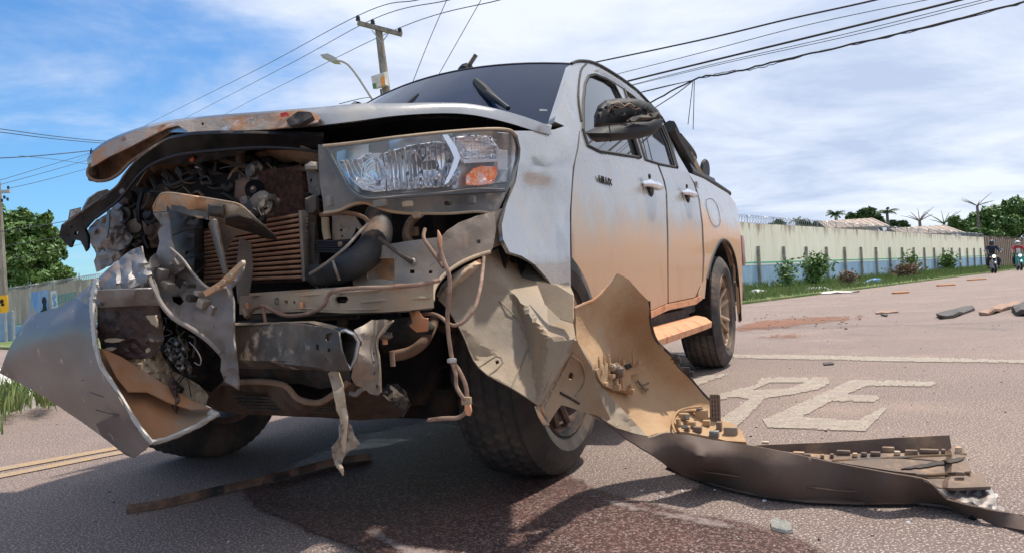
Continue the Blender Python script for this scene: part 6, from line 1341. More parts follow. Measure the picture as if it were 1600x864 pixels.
sheet('rail_bracket', [(553, 516), (566, 510), (580, 500), (600, 499), (615, 501), (608, 508), (600, 518), (590, 528), (589, 544), (592, 556), (594, 580), (595, 612), (590, 616), (578, 614), (568, 604), (556, 600), (549, 590), (552, 570), (560, 545), (560, 530)],
      Depth([(553, 516, -.96), (600, 499, -.84), (589, 544, -.86), (595, 612, -.88), (556, 600, -.93), (572, 560, -.96), (570, 520, -.95)], amp=.006, sc=16), MATS['steel_dusty'], TR, thick=.006, g=6,
      holes=[[(581, 551), (584, 551), (584, 554), (581, 554)], [(581, 564), (584, 564), (584, 569), (581, 569)], [(582, 580), (585, 580), (585, 585), (582, 585)], [(587, 600), (590, 600), (590, 607), (587, 607)], [(561, 533), (564, 533), (564, 541), (561, 541)]])
pxtube('rail_edge', [(615, 501, -.84), (604, 508, -.86), (592, 524, -.88), (588, 535, -.88), (590, 550, -.88), (594, 580, -.90), (595, 612, -.89)], .004, MATS['steel_beige'], TR)
puff('mount_bush', [(588, 522), (600, 517), (612, 519), (614, 527), (606, 531), (592, 530)], -.74, .03, MATS['steel_dusty'], TR, g=4)
MB().stube([at_v(601, 528, -.74), at_v(602, 538, -.74)], .012, 8).build('bush_bolt', MATS['tag_orange'], TR)
puff('chassis_rail', [(592, 500), (660, 492), (680, 510), (668, 540), (640, 550), (600, 552), (590, 530)], -.55, .03, MATS['black_dusty'], TR, g=9)
pxtube('sway_bar', [(615, 556, -.62), (640, 550, -.60), (660, 536, -.58), (672, 516, -.52), (680, 495, -.42)], .026, MATS['under_brown'], TR, n=12)
MB().stube([at_v(612, 548, -.66), at_v(614, 572, -.66)], .012, 8).build('bar_link', MATS['sheath'], TR)
pxtube('drive_shaft', [(705, 570, -.02), (690, 570, -.04), (660, 572, -.10), (640, 575, -.15)], [.02, .022, .03, .03], MATS['under_brown'], TR)
pxtube('rubber_boot', [(660, 572, -.14), (668, 572, -.12), (676, 571, -.11), (684, 570, -.10)], [.062, .056, .045, .03], MATS['rubber'], TR, spl=4, ripple=.84, n=16)
puff('knuckle', [(636, 540), (668, 530), (672, 600), (650, 622), (636, 600)], -.20, .05, MATS['black_dusty'], TR, g=9)
b = MB(); tbox(b, .30, -.32, .30, .75, .22, .10, .03); b.build('lower_arm', MATS['black_matt'], TR)
b = MB(); tbox(b, -.0, -.25, .42, 1.25, .5, .26, .05); b.build('subframe', MATS['black_matt'], TR)
for u in (.62, -.62):
    b = MB(); b.tube([T(u * .7, -.2, .30), T(u * 1.15, .0, .28)], .05, 8); b.tube([T(u, .05, .3), T(u * .95, .05, .75)], .055, 10); b.build('strut_arm', MATS['black_matt'], TR)
sheet('hanging_rag', [(592, 612), (605, 600), (622, 600), (634, 612), (642, 632), (636, 640), (630, 652), (626, 640), (614, 630), (602, 622)], Depth([(592, 612, -.66), (620, 602, -.64), (642, 635, -.66), (615, 625, -.70)], amp=.03, sc=10), MATS['black_dusty'], TR, thick=.004, g=5)
pxtube('tow_eye', [(548, 614, -.84), (556, 616, -.85), (562, 610, -.85), (570, 606, -.85)], .010, MATS['steel_dusty'], TR)
# skid plate and splash panels under the engine
sheet('splash_guard', [(300, 596), (340, 600), (380, 594), (420, 596), (440, 600), (462, 622), (490, 630), (510, 625), (540, 596), (560, 600), (590, 616), (640, 630), (632, 648), (610, 652), (560, 655), (500, 650), (440, 648), (380, 646), (340, 640), (310, 625)],
      Depth([(300, 596, -.72), (440, 600, -.80), (540, 600, -.78), (640, 635, -.60), (500, 650, -.66), (380, 646, -.64), (480, 628, -.84)], amp=.02, sc=26, ridge=True, seed=5), MATS['bay_brown'], TR, thick=.006, g=8)
sheet('lower_shield', [(330, 566), (420, 572), (500, 576), (545, 580), (548, 600), (500, 606), (470, 598), (420, 600), (360, 590), (325, 590)], Depth([(330, 570, -.70), (500, 576, -.80), (500, 604, -.78), (340, 590, -.68)], amp=.015, sc=20), MATS['black_dusty'], TR, thick=.006, g=8)
pxtube('shield_edge', [(325, 598, -.76), (370, 597, -.80), (410, 596, -.82), (445, 602, -.84), (465, 622, -.84), (492, 629, -.85), (512, 622, -.84), (545, 596, -.82)], .013, MATS['under_brown'], TR)
for i in range(5): pxtube('slot_bar', [(360 + i * 6, 618 + i * 5, -.72), (440 + i * 6, 622 + i * 5, -.74), (520, 628 + i * 4, -.72)], .006, MATS['black_dusty'], TR)
junk(40, 370, 560, 505, 600, -.62, -.45, ['black', 'black_matt', 'bay_brown', 'black_dusty'], .035)
junk(30, 600, 700, 490, 620, -.48, -.25, ['black_matt', 'black', 'bay_brown', 'black_dusty'], .03)
pxtube('oil_pan_rib', [(372, 505, -.6), (430, 500, -.62), (490, 497, -.64), (560, 495, -.66)], .012, MATS['black_dusty'], TR)
# bent strip hanging from the beam
HS = sheet('hanging_strip', [(513, 583), (518, 580), (529, 580), (536, 600), (540, 625), (542, 648), (541, 660), (540, 690), (538, 708), (534, 704), (533, 680), (531, 650), (526, 640), (521, 612)], Depth([(513, 583, -.97), (529, 580, -.97), (540, 650, -.98), (536, 705, -.99), (522, 640, -1.0)], amp=.008, sc=16), MATS['steel_beige'], TR, thick=.004, g=5)
sheet('strip_flap', [(540, 655), (548, 664), (553, 680), (562, 692), (558, 698), (544, 704), (538, 712), (534, 722), (531, 730), (524, 726), (520, 712), (518, 698), (526, 690), (531, 682), (530, 664)], Depth([(540, 655, -.98), (562, 692, -.94), (540, 706, -.99), (520, 700, -1.02), (530, 728, -1.0), (531, 670, -1.01)], amp=.012, sc=12, ridge=True), MATS['steel_dusty'], HS, thick=.004, g=5)
pxtube('strip_end', [(529, 727, -1.0), (533, 732, -1.01), (536, 742, -1.0)], [.010, .009, .003], MATS['steel_beige'], HS)
pxtube('strip_tear', [(537, 640, -1.0), (539, 652, -1.01), (540, 672, -1.01), (537, 690, -1.01), (538, 706, -1.01)], [.012, .012, .006, .010, .003], MATS['steel_beige'], HS)
sheet('orange_tab', [(640, 486), (654, 485), (662, 497), (669, 497), (669, 516), (652, 518), (644, 512), (640, 508), (646, 504)], Depth([(640, 486, -.72), (654, 497, -.76), (669, 516, -.74), (640, 510, -.74)]), MATS['tag_orange'], TR, thick=.005, g=5)
# cables hanging in front of the wheel
HC = pxtube('hanging_cable', [(686, 376, -.80), (688, 392, -.80), (694, 410, -.80), (702, 432, -.80), (702, 462, -.80), (699, 490, -.80), (700, 515, -.80), (703, 540, -.80), (707, 562, -.80), (718, 580, -.80), (727, 600, -.80), (730, 622, -.80), (728, 642, -.80), (716, 652, -.80), (700, 653, -.80), (684, 654, -.80), (670, 656, -.80)], .0085, MATS['sheath'], TR, n=8)
pxtube('bare_core', [(684, 360, -.80), (687, 372, -.80), (688, 390, -.80)], [.002, .010, .006], MATS['copper'], HC)
pxtube('bare_core', [(686, 654, -.80), (676, 655, -.80), (667, 657, -.80)], [.008, .004, .002], MATS['foil'], HC)
pxtube('cable_loop', [(705, 564, -.81), (712, 584, -.82), (713, 602, -.82), (720, 616, -.82), (728, 626, -.81)], .0075, MATS['sheath'], HC)
pxtube('cable_loop', [(756, 402, -.62), (754, 425, -.66), (750, 452, -.72), (742, 480, -.76), (728, 500, -.78), (712, 508, -.79), (700, 505, -.78), (690, 496, -.77), (676, 490, -.75), (660, 491, -.72)], .0075, MATS['sheath'], HC)
pxtube('cable_stub', [(664, 358, -.70), (662, 372, -.72), (672, 388, -.74), (684, 405, -.76), (693, 418, -.78)], .008, MATS['under_brown'], HC)
MB().sbox(at_v(706, 563, -.81), (.035, .03, .02), AX, .006).build('cable_clamp', MATS['foil'], HC)
MB().sbox(at_v(729, 626, -.81), (.045, .02, .035), AX, .005).build('cable_clamp', MATS['steel_beige'], HC)
sheet('cable_tag', [(727, 632), (735, 632), (737, 642), (735, 649), (730, 648), (727, 640)], vf(-.815), MATS['tag_orange'], HC, thick=.006, g=4)
MB().sbox(at_v(687, 402, -.79), (.02, .02, .04), AX, .004).build('connector', MATS['sheath'], HC)

# ---- inner fender liner, crumpled and pulled forward
FL = Depth([(685, 467, -.60), (705, 440, -.57), (735, 418, -.52), (763, 396, -.44), (800, 378, -.12), (840, 380, .10), (870, 400, .13), (890, 440, .02), (896, 508, -.52), (900, 530, -.62), (843, 636, -.66), (800, 606, -.63), (761, 585, -.62), (739, 562, -.60), (715, 508, -.60), (700, 482, -.60),
            (826, 540, -.50), (857, 527, -.60), (800, 455, -.42), (850, 455, -.26), (775, 556, -.56)], facet=True, amp=.003, sc=30)
LI = sheet('fender_liner', [(685, 467), (705, 440), (735, 418), (763, 396), (785, 384), (815, 380), (845, 388), (868, 405), (884, 432), (896, 461), (896, 508), (900, 530), (885, 560), (866, 592), (843, 634), (820, 618), (800, 606), (780, 594), (761, 585), (748, 573), (739, 563), (726, 530), (715, 508), (700, 482)], FL, MATS['liner'], TR, thick=.005, g=6, sharp=12, jag=.5, holes=[[(774, 564), (779, 563), (780, 568), (775, 570)]])
fl = lambda x, y, o=-.012: at_v(x, y, FL.v(x, y) + o)
for pts in ([(685, 467), (700, 483), (716, 509), (727, 531), (740, 563), (761, 585), (800, 606), (842, 633)], [(826, 539), (800, 604)], [(857, 528), (826, 539), (810, 500), (780, 470)], [(750, 572), (775, 556), (786, 566), (765, 585)], [(896, 512), (860, 580), (842, 630)]):
    MB().stube([fl(x, y, -.004) for x, y in pts], .0035, 5, spl=2).build('liner_crease', MATS['liner'], LI)
sheet('liner_step', [(838, 440), (870, 446), (896, 462), (896, 505), (875, 498), (852, 476)], Depth([(838, 440, -.42), (896, 462, -.52), (896, 505, -.60), (852, 476, -.50)]), MATS['liner'], LI, thick=.004, g=8)
BK = Depth([(898, 531, -.64), (925, 575, -.48), (932, 612, -.42), (960, 664, -.24), (905, 641, -.46), (860, 650, -.60), (843, 632, -.65), (870, 580, -.62), (895, 590, -.52), (915, 560, -.54)], amp=.004, sc=20)
BQ = sheet('torn_bracket_plate', [(899, 528), (908, 545), (924, 572), (930, 600), (940, 626), (958, 664), (945, 656), (925, 646), (905, 641), (884, 634), (876, 632), (868, 642), (860, 655), (854, 664), (846, 656), (838, 638), (856, 606), (872, 578), (886, 556)], BK, MATS['liner'], TR, thick=.005, g=6,
           holes=[[(889, 581), (893, 580), (896, 585), (894, 592), (889, 592), (887, 587)], [(880, 632.5), (883, 632), (882, 634)]][:1])
bk = lambda x, y, o=-.006: at_v(x, y, BK.v(x, y) + o)
for pts, r, m_ in (([(899, 530), (880, 566), (862, 600), (846, 634)], .006, 'liner'), ([(896, 548), (878, 582), (860, 616), (850, 640)], .004, 'steel_dusty'), ([(896, 558), (908, 566), (914, 585), (911, 604), (900, 618)], .005, 'liner'), ([(875, 613), (890, 621), (905, 630)], .006, 'black_dusty'), ([(846, 634), (850, 645), (856, 658)], .005, 'bracket_rust')):
    MB().stube([bk(x, y) for x, y in pts], r, 6, spl=3).build('bracket_fold', MATS[m_], BQ)
for i in range(6): MB().sbox(bk(895 - i * 8.5, 555 + i * 14, -.012), (.012, .012, .008), AX, .002).build('clip', MATS['steel_beige'], BQ)
sheet('liner_flap', [(836, 634), (848, 652), (858, 664), (850, 664), (842, 650)], Depth([(836, 634, -.66), (858, 664, -.62), (842, 650, -.67)]), MATS['bracket_rust'], BQ, thick=.004, g=5)

# ------------------------------------------------------------------ torn-off bumper cover lying beside the wheel
c0 = T(1.35, .05, 0)
BC = thing('torn_bumper_cover', 'torn bumper cover lying on the road beside the near wheel, dusty orange inside', 'bumper', tuple(c0))
BI = Depth([(898, 482, -.40), (930, 466, -.28), (965, 428, -.16), (985, 438, -.12), (1014, 470, -.06), (1017, 505, -.02), (1030, 536, .02), (1062, 575, .10), (1105, 620, .20), (1118, 640, .20), (1110, 686, -.02), (1040, 676, -.10), (1013, 683, -.16), (960, 668, -.26), (925, 640, -.36),
            (905, 540, -.42), (925, 575, -.40), (960, 520, -.08), (990, 560, .02), (1030, 610, .08), (1070, 650, .08), (950, 590, -.20), (985, 640, -.12), (1165, 694, -.04), (1140, 665, .12)])
bi = lambda x, y, o=-.0: at_v(x, y, BI.v(x, y) + o)
IS = sheet('inner_skin', [(897, 482), (912, 474), (930, 466), (948, 448), (963, 427), (982, 437), (1000, 457), (1014, 470), (1016, 500), (1026, 532), (1049, 555), (1061, 573), (1079, 591), (1092, 607), (1110, 624), (1114, 640), (1112, 652), (1140, 664), (1160, 680), (1167, 693), (1140, 690), (1113, 687), (1075, 679), (1040, 675), (1025, 678), (1013, 682), (990, 676), (962, 668), (945, 655), (932, 615), (926, 575), (908, 545), (899, 528)],
           BI, MATS['bumper_in'], BC, thick=.006, g=8, sharp=50, jag=.7)
edge = [(1014, 470), (1016, 500), (1026, 532), (1049, 555), (1061, 573), (1079, 591), (1092, 607), (1112, 628)]
MB().stube([bi(*p, .0) for p in edge], .008, 6, spl=4).build('skin_edge', MATS['black_dusty'], IS)
MB().stube([bi(*p, -.004) for p in [(897, 482), (912, 475), (930, 467), (948, 449), (963, 428)]], .007, 6, spl=4, ripple=1.2).build('skin_edge', MATS['rust_inner'], IS)
MB().stube([bi(*p, -.004) for p in [(922, 646), (960, 667), (990, 676), (1013, 683), (1040, 675.5), (1075, 679.5), (1113, 687.5), (1167, 694)]], .005, 6, spl=4).build('skin_edge', MATS['steel_beige'], IS)
for i, (x, y) in enumerate([(1050, 557), (1054, 563), (1068, 578), (1074, 584)]): MB().sbox(bi(x + 3, y, .0), (.05, .015, .035), AX, .004).build('edge_tab', MATS['black_dusty'], IS)
# inner ridge and pale fold
sheet('pale_fold', [(899, 530), (912, 548), (926, 572), (934, 596), (955, 622), (982, 650), (1012, 682), (990, 677), (962, 668), (940, 655), (930, 640), (924, 610), (914, 570)], lambda x, y: bi(x, y, -.03 - .02 * noise.noise(Vector((x / 14, y / 14, 2)))), MATS['liner'], IS, thick=.004, g=6, sharp=20)
# fog lamp mount with posts
FM = sheet('lamp_mount', [(934, 592), (930, 580), (936, 570), (950, 566), (985, 566), (1000, 570), (1006, 576), (996, 582), (984, 586), (984, 600), (990, 612), (988, 616), (975, 613), (955, 608), (942, 602)], lambda x, y: bi(x, y, -.045), MATS['bumper_in'], BC, thick=.008, g=5)
def lug(x, y, w, h, d, m_='bumper_in', o=-.07, nm='lug'):
    if h > w:
        c = bi(x, y, o); MB().stube([c - ZD * h * .3, c, c + ZD * h * .18, c + ZD * h * .2, c + ZD * h * .34], [w * .55, w * .42, w * .40, w * .22, w * .18], 7).build(nm, MATS[m_], FM); return
    MB().sbox(bi(x, y, o), (w, d, h), (UD, VD, ZD), .003).build(nm, MATS[m_], FM)
puff('mount_cup', [(942, 574), (950, 567), (965, 566), (975, 575), (974, 588), (962, 592), (948, 588)], BI.v(958, 580) - .06, .03, MATS['strip_brown'], FM, g=4)
MB().slathe([(0, .03), (.006, .03), (.008, .02), (.014, .02), (.018, .01), (.02, 0)], bi(958, 574, -.10), -VD + ZD * .3, 14).build('adjuster', MATS['steel_beige'], FM)
sheet('mount_gap', [(975, 569), (984, 568), (988, 573), (980, 577)], lambda x, y: bi(x, y, -.06), MATS['rubber'], FM, thick=.004, g=4)
for x, y, w, h in ((936, 566, .015, .05), (944, 562, .015, .05), (951, 560, .02, .06), (967, 560, .012, .055), (972, 566, .03, .03), (989, 558, .014, .075), (998, 566, .02, .02), (962, 597, .03, .04), (962, 605, .05, .03), (985, 604, .02, .03), (984, 610, .05, .02), (946, 600, .02, .02), (953, 588, .05, .02), (970, 582, .04, .035), (940, 580, .02, .03)):
    lug(x, y, w, h, .04)
pxtube('mount_rib', [(970, 580, BI.v(970, 580) - .06), (972, 596, BI.v(972, 596) - .07), (972, 611, BI.v(972, 611) - .06)], .016, MATS['bumper_in'], FM)
for a_, c_ in (((996, 594), (1010, 612)), ((1004, 602), (1014, 598)), ((1003, 606), (1013, 608))): MB().stube([bi(*a_, -.02), bi(*c_, -.03)], .006, 6).build('spring_clip', MATS['strip_brown'], IS)
# second mount near the ground with slotted box
F2 = sheet('lower_mount', [(1052, 660), (1056, 645), (1068, 639), (1095, 637), (1112, 640), (1118, 652), (1135, 660), (1148, 664), (1160, 676), (1166, 692), (1135, 690), (1110, 684), (1080, 678), (1062, 676)], lambda x, y: bi(x, y, -.03), MATS['bumper_in'], BC, thick=.008, g=6)
for x, y, w, h, m_ in ((1068, 650, .05, .035, 'bumper_in'), (1080, 662, .05, .03, 'bumper_in'), (1096, 648, .07, .06, 'bumper_in'), (1090, 670, .045, .03, 'strip_brown'), (1124, 668, .03, .07, 'strip_brown'), (1142, 675, .075, .06, 'liner'), (1074, 668, .03, .02, 'bumper_in'), (1104, 660, .04, .03, 'bumper_in'), (1116, 678, .05, .04, 'foil'), (1085, 641, .05, .012, 'bumper_in'), (1060, 660, .02, .05, 'bumper_in')):
    MB().sbox(bi(x, y, -.06), (w, .04, h), AX, .004).build('lug', MATS[m_], F2)
pxtube('mount_rim', [(1056, 676, BI.v(1056, 676) - .05), (1051, 662, BI.v(1051, 662) - .05), (1056, 646, BI.v(1056, 646) - .05), (1070, 638, BI.v(1070, 638) - .05), (1096, 635, BI.v(1096, 635) - .05)], .006, MATS['bumper_in'], F2)
for ol in ([(1070, 648), (1078, 648), (1077, 655), (1071, 655)], [(1062, 664), (1074, 664), (1076, 669), (1066, 669)], [(1088, 638), (1098, 638), (1098, 641), (1088, 641)]): sheet('mount_gap', ol, lambda x, y: bi(x, y, -.085), MATS['rubber'], F2, thick=.003, g=5)
gq = [[(1110 + 13.5 * i / 3 + j * .2, 617 + j * 48 / 7.) for i in range(4)] for j in range(8)]
gb = BI.v(1118, 645) - .09; b = MB()
for j in range(8): b.tube([at_v(gq[j][0][0], gq[j][0][1], gb), at_v(gq[j][3][0], gq[j][3][1], gb)], .004, 4)
for i in range(4): b.tube([at_v(gq[0][i][0], gq[0][i][1], gb), at_v(gq[7][i][0], gq[7][i][1], gb)], .004, 4)
b.build('slotted_box', MATS['strip_brown'], F2); sheet('slotted_back', [(1110, 617), (1124, 617), (1126, 664), (1112, 664)], vf(gb + .02), MATS['black_dusty'], F2, thick=.01, g=10)
# dark outer skin
gv = lambda x, y: (at_z(x, y, .008) - O).dot(VD)
OD = Depth([(930, 646, -.38), (965, 671, -.28), (1013, 684, -.20), (1113, 689, -.13), (1167, 695, -.13), (1300, 723, -.16), (1440, 748, -.20), (1480, 778, -.22), (1600, 807, -.27), (1600, 828, gv(1600, 828)), (1500, 800, gv(1500, 800)), (1478, 790, gv(1478, 790)), (1340, 785, gv(1340, 785)), (1260, 782, gv(1260, 782)), (1170, 770, gv(1170, 770)), (1100, 753, gv(1100, 753)), (1050, 730, -.18), (1010, 708, -.24), (1200, 735, -.22), (1100, 715, -.24), (1380, 765, -.23)])
OS = sheet('outer_skin', [(930, 648), (962, 669), (990, 677), (1013, 684), (1040, 677), (1075, 680), (1113, 688), (1167, 695), (1230, 707), (1300, 722), (1380, 737), (1440, 747), (1458, 757), (1470, 770), (1482, 780), (1530, 792), (1570, 800), (1600, 806), (1680, 822), (1680, 848), (1600, 829), (1570, 823), (1560, 827), (1552, 819), (1535, 810), (1500, 801), (1478, 791), (1430, 785), (1380, 783), (1338, 786), (1262, 783), (1200, 776), (1150, 766), (1100, 752), (1070, 742), (1044, 728), (1012, 706), (985, 690), (960, 672)],
           OD, MATS['bumper_out'], BC, thick=.006, g=10, sharp=50, jag=.5)
od = lambda x, y, o=-.004: at_v(x, y, OD.v(x, y) + o)
MB().stube([od(*p, .0) for p in [(1167, 695), (1230, 707), (1300, 722), (1380, 737), (1440, 747), (1458, 757), (1470, 770), (1482, 780), (1530, 792), (1600, 806), (1680, 822)]], .004, 5, spl=4).build('skin_edge', MATS['strip_brown'], OS)
MB().stube([od(1090, 735, -.002), od(1160, 745, -.002), od(1260, 760, -.002), od(1340, 768, -.002), od(1430, 764, -.002)], .004, 5, spl=4).build('skin_crease', MATS['bumper_out'], OS)
MB().stube([od(1505, 813, 0), od(1514, 812, -.0), od(1524, 806, 0)], [.003, .012, .012], 5).build('broken_tab', MATS['black'], OS)
sheet('shade_flap', [(1040, 726), (1100, 752), (1150, 766), (1200, 776), (1262, 783), (1338, 786), (1430, 785), (1478, 791), (1535, 808), (1500, 780), (1450, 758), (1380, 742), (1300, 732), (1200, 722), (1110, 712), (1060, 708)], zf(.012), MATS['bumper_out'], OS, thick=.006, g=14)  # flat fold added under the cover to block sun and shade the road
# lower grille strips lying behind the skin
def gz(x, y): return .20 - (y - 690) / 55 * .22 - (.05 if x > 1480 else 0)
GS = lambda o: (lambda x, y: at_v(x, y, gz(x, y) + o))
S1 = sheet('grille_strip', [(1160, 696), (1200, 694), (1300, 690), (1400, 683), (1483, 679), (1487, 704), (1475, 706), (1400, 707), (1330, 708), (1290, 716), (1240, 706), (1180, 698)], lambda x, y: at_v(x, y, .12 + .10 * (x - 1160) / 320), MATS['strip_brown'], BC, thick=.008, g=9)
S2 = sheet('grille_strip', [(1240, 708), (1300, 712), (1400, 710), (1480, 706), (1490, 700), (1505, 700), (1509, 712), (1516, 738), (1440, 742), (1400, 738), (1300, 722)], GS(.0), MATS['strip_brown'], BC, thick=.008, g=9)
MB().stube([at_v(x, y, gz(x, y) - .012) for x, y in ((1300, 719), (1400, 714), (1510, 709))], .006, 5, spl=3).build('strip_rib', MATS['bumper_in'], S2)
MB().stube([at_v(x, y, gz(x, y) - .012) for x, y in ((1436, 741), (1480, 740), (1517, 737))], .006, 5, spl=3).build('strip_rib', MATS['bumper_in'], S2)
sheet('gouge', [(1408, 733), (1430, 727), (1460, 722), (1508, 714), (1500, 720), (1470, 726), (1440, 731)], GS(-.014), MATS['black_dusty'], S2, thick=.004, g=5, jag=1)
for i, (x, y, w, h) in enumerate([(1248, 708, .06, .02), (1262, 711, .03, .02), (1285, 712, .02, .02), (1318, 706, .07, .022), (1336, 710, .025, .02), (1350, 709, .03, .02), (1368, 708, .05, .02), (1388, 702, .06, .03), (1402, 707, .03, .02), (1424, 706, .06, .025), (1452, 704, .09, .02), (1474, 704, .02, .02), (1498, 703, .03, .035), (1300, 711, .02, .02), (1440, 742, .05, .02), (1500, 739, .04, .02), (1196, 691, .04, .015)]):
    MB().sbox(at_v(x, y, gz(x, y) - .02), (w, .03, h), AX, .006).build('snap_lug', MATS['bracket_rust' if i % 4 == 0 else 'strip_brown'], S2)
S3 = sheet('grille_strip', [(1438, 746), (1480, 744), (1538, 741), (1542, 758), (1548, 762), (1490, 764), (1466, 763), (1452, 752)], GS(.02), MATS['strip_brown'], BC, thick=.008, g=8)
sheet('frayed_end', [(1462, 764), (1548, 762), (1552, 768), (1560, 775), (1556, 785), (1570, 795), (1568, 802), (1540, 796), (1510, 788), (1482, 778)], lambda x, y: at_v(x, y, -.08 - (y - 762) / 40 * .13 + .03 * noise.noise(Vector((x / 12, y / 12, 0)))), MATS['wing_silver'], S3, thick=.005, g=5, jag=1)
# ------------------------------------------------------------------ motorcyclists far down the road
mat('skin', (.30, .17, .11), rough=.6); mat('navy', (.018, .022, .045), (.03, .035, .06), 6, rough=.85); mat('dark_cloth', (.02, .02, .025), (.035, .03, .03), 6, rough=.9)
mat('red_cloth', (.45, .05, .06), (.33, .04, .05), 6, rough=.85); mat('white_cloth', (.62, .60, .58), rough=.85); mat('helmet_black', (.02, .02, .022), rough=.25, coat=.6)
mat('helmet_white', (.75, .74, .72), rough=.25, coat=.5); mat('teal_plastic', (.03, .30, .27), rough=.35, coat=.5); mat('lamp_lit', (.85, .82, .72), rough=.2, emit=((1.0, .93, .75), 1.0)); mat('moto_black', (.025, .025, .028), rough=.35, coat=.3)
def skin(name, vs, es, rs, m_, par, sub=2, root=0):
    me = bpy.data.meshes.new(name); me.from_pydata(vs, es, []); me.update()
    o = bpy.data.objects.new(name, me); COL.objects.link(o); o.parent = par; me.materials.append(m_)
    bm = bmesh.new(); bm.from_mesh(me); ly = bm.verts.layers.skin.verify()
    for v, r_ in zip(bm.verts, rs): v[ly].radius = (r_, r_) if isinstance(r_, (int, float)) else r_
    bm.verts.ensure_lookup_table(); bm.verts[root][ly].use_root = True; bm.to_mesh(me); bm.free()
    o.modifiers.new('skin', 'SKIN'); s_ = o.modifiers.new('sub', 'SUBSURF'); s_.levels = sub; s_.render_levels = sub
    return o
def loc_obj(mb, name, m_, par, **k): return mb.build(name, MATS[m_], par, world=False, **k)
def motorcycle(pos, rz, col, label, scooter=False):
    rt = thing('motorcycle', label, 'motorcycle', pos, rz); X = Vector((1, 0, 0))
    for y in (-.64, .62):
        w_ = loc_obj(MB().lathe([(.215, -.04), (.25, -.055), (.285, -.045), (.30, 0), (.285, .045), (.25, .055), (.215, .04), (.205, 0)], (0, y, .30), X, 28, close=True), 'wheel', 'rubber', rt)
        b = MB(); b.lathe([(.215, -.03), (.20, -.03), (.20, .03), (.215, .03)], (0, y, .30), X, 24, close=True); b.lathe([(0, -.06), (.04, -.06), (.04, .06), (0, .06)], (0, y, .30), X, 12)
        for i in range(9): b.tube([Vector((0, y, .3)), Vector((0, y + .205 * sin(i * .698), .3 + .205 * cos(i * .698)))], .007, 4)
        loc_obj(b, 'rim', 'gal', w_)
    b = MB()
    for s in (-1, 1): b.tube([(s * .085, -.64, .30), (s * .085, -.50, .72), (s * .08, -.44, .92)], .024, 8)
    loc_obj(b, 'fork', 'gal', rt)
    b = MB(); rows = [[Vector((x, -.64 + .34 * sin(a), .30 + .34 * cos(a) - abs(x) * .3)) for x in (-.075, -.04, 0, .04, .075)] for a in [radians(-60 + 15 * k) for k in range(9)]]
    loc_obj(b.grid(rows), 'front_mudguard', col, rt, thick=.006)
    loc_obj(MB().tube([(-.36, -.30, 1.02), (-.24, -.40, 1.03), (-.08, -.45, .98), (.08, -.45, .98), (.24, -.40, 1.03), (.36, -.30, 1.02)], .014, 8, spl=3), 'handlebar', 'moto_black', rt)
    for s in (-1, 1):
        g_ = loc_obj(MB().tube([(s * .25, -.41, 1.03), (s * .30, -.43, 1.16), (s * .36, -.44, 1.20)], .008, 6), 'mirror', 'moto_black', rt)
        loc_obj(MB().lathe([(0, .015), (.05, .012), (.06, 0), (0, -.01)], (s * .38, -.44, 1.20), (0, 1, 0), 12), 'mirror_glass', 'gal', g_)
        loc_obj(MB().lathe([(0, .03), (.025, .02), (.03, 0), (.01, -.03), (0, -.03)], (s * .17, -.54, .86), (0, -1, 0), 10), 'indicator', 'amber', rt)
    h_ = loc_obj(MB().lathe([(0, -.10), (.06, -.09), (.095, -.02), (.10, .02), (.09, .03), (.085, .02), (0, .02)], (0, -.56, .88), (0, -1, 0), 20), 'headlight_shell', col if scooter else 'moto_black', rt)
    loc_obj(MB().lathe([(0, .045), (.05, .038), (.086, .022), (0, .018)], (0, -.56, .88), (0, -1, 0), 20), 'headlight', 'lamp_lit', h_)
    rows = []
    for y, w, z0, z1 in ((-.40, .05, .72, .86), (-.30, .12, .66, .92), (-.10, .15, .64, .94), (.08, .12, .64, .86), (.16, .08, .66, .80)):
        rows.append([Vector((w * cos(a), y, (z0 + z1) / 2 + (z1 - z0) / 2 * sin(a))) for a in [2 * pi * k / 12 for k in range(13)]])
    loc_obj(MB().grid(rows), 'fuel_tank', col, rt)
    rows = [[Vector((w * cos(a), y, z + .05 * sin(a))) for a in [2 * pi * k / 10 for k in range(11)]] for y, w, z in ((.02, .09, .80), (.2, .14, .79), (.45, .14, .82), (.75, .11, .86), (.80, .05, .86))]
    loc_obj(MB().grid(rows), 'seat', 'rubber', rt)
    b = MB(); b.box((0, .05, .42), (.26, .36, .30), None, .05); b.lathe([(0, -.16), (.09, -.16), (.09, .16), (0, .16)], (0, .02, .38), X, 16); loc_obj(b, 'engine', 'gal', rt)
    loc_obj(MB().tube([(.14, -.1, .35), (.17, .1, .25), (.18, .5, .30), (.18, .85, .36)], [.02, .025, .04, .045], 8, spl=3), 'exhaust', 'gal', rt)
    loc_obj(MB().tube([(-.1, .1, .4), (-.1, .62, .3)], .02, 6).tube([(.1, .1, .4), (.1, .62, .3)], .02, 6), 'swing_arm', 'moto_black', rt)
    loc_obj(MB().tube([(-.30, .05, .30), (.30, .05, .30)], .016, 6), 'foot_peg', 'moto_black', rt)
    if scooter:
        rows = [[Vector((x, -.50 - .07 * cos(x * 5) + (.9 - z) * .12, z)) for x in (-.24, -.16, -.08, 0, .08, .16, .24)] for z in (.40, .55, .70, .85, .98)]
        loc_obj(MB().grid(rows), 'leg_shield', col, rt, thick=.02)
    return rt
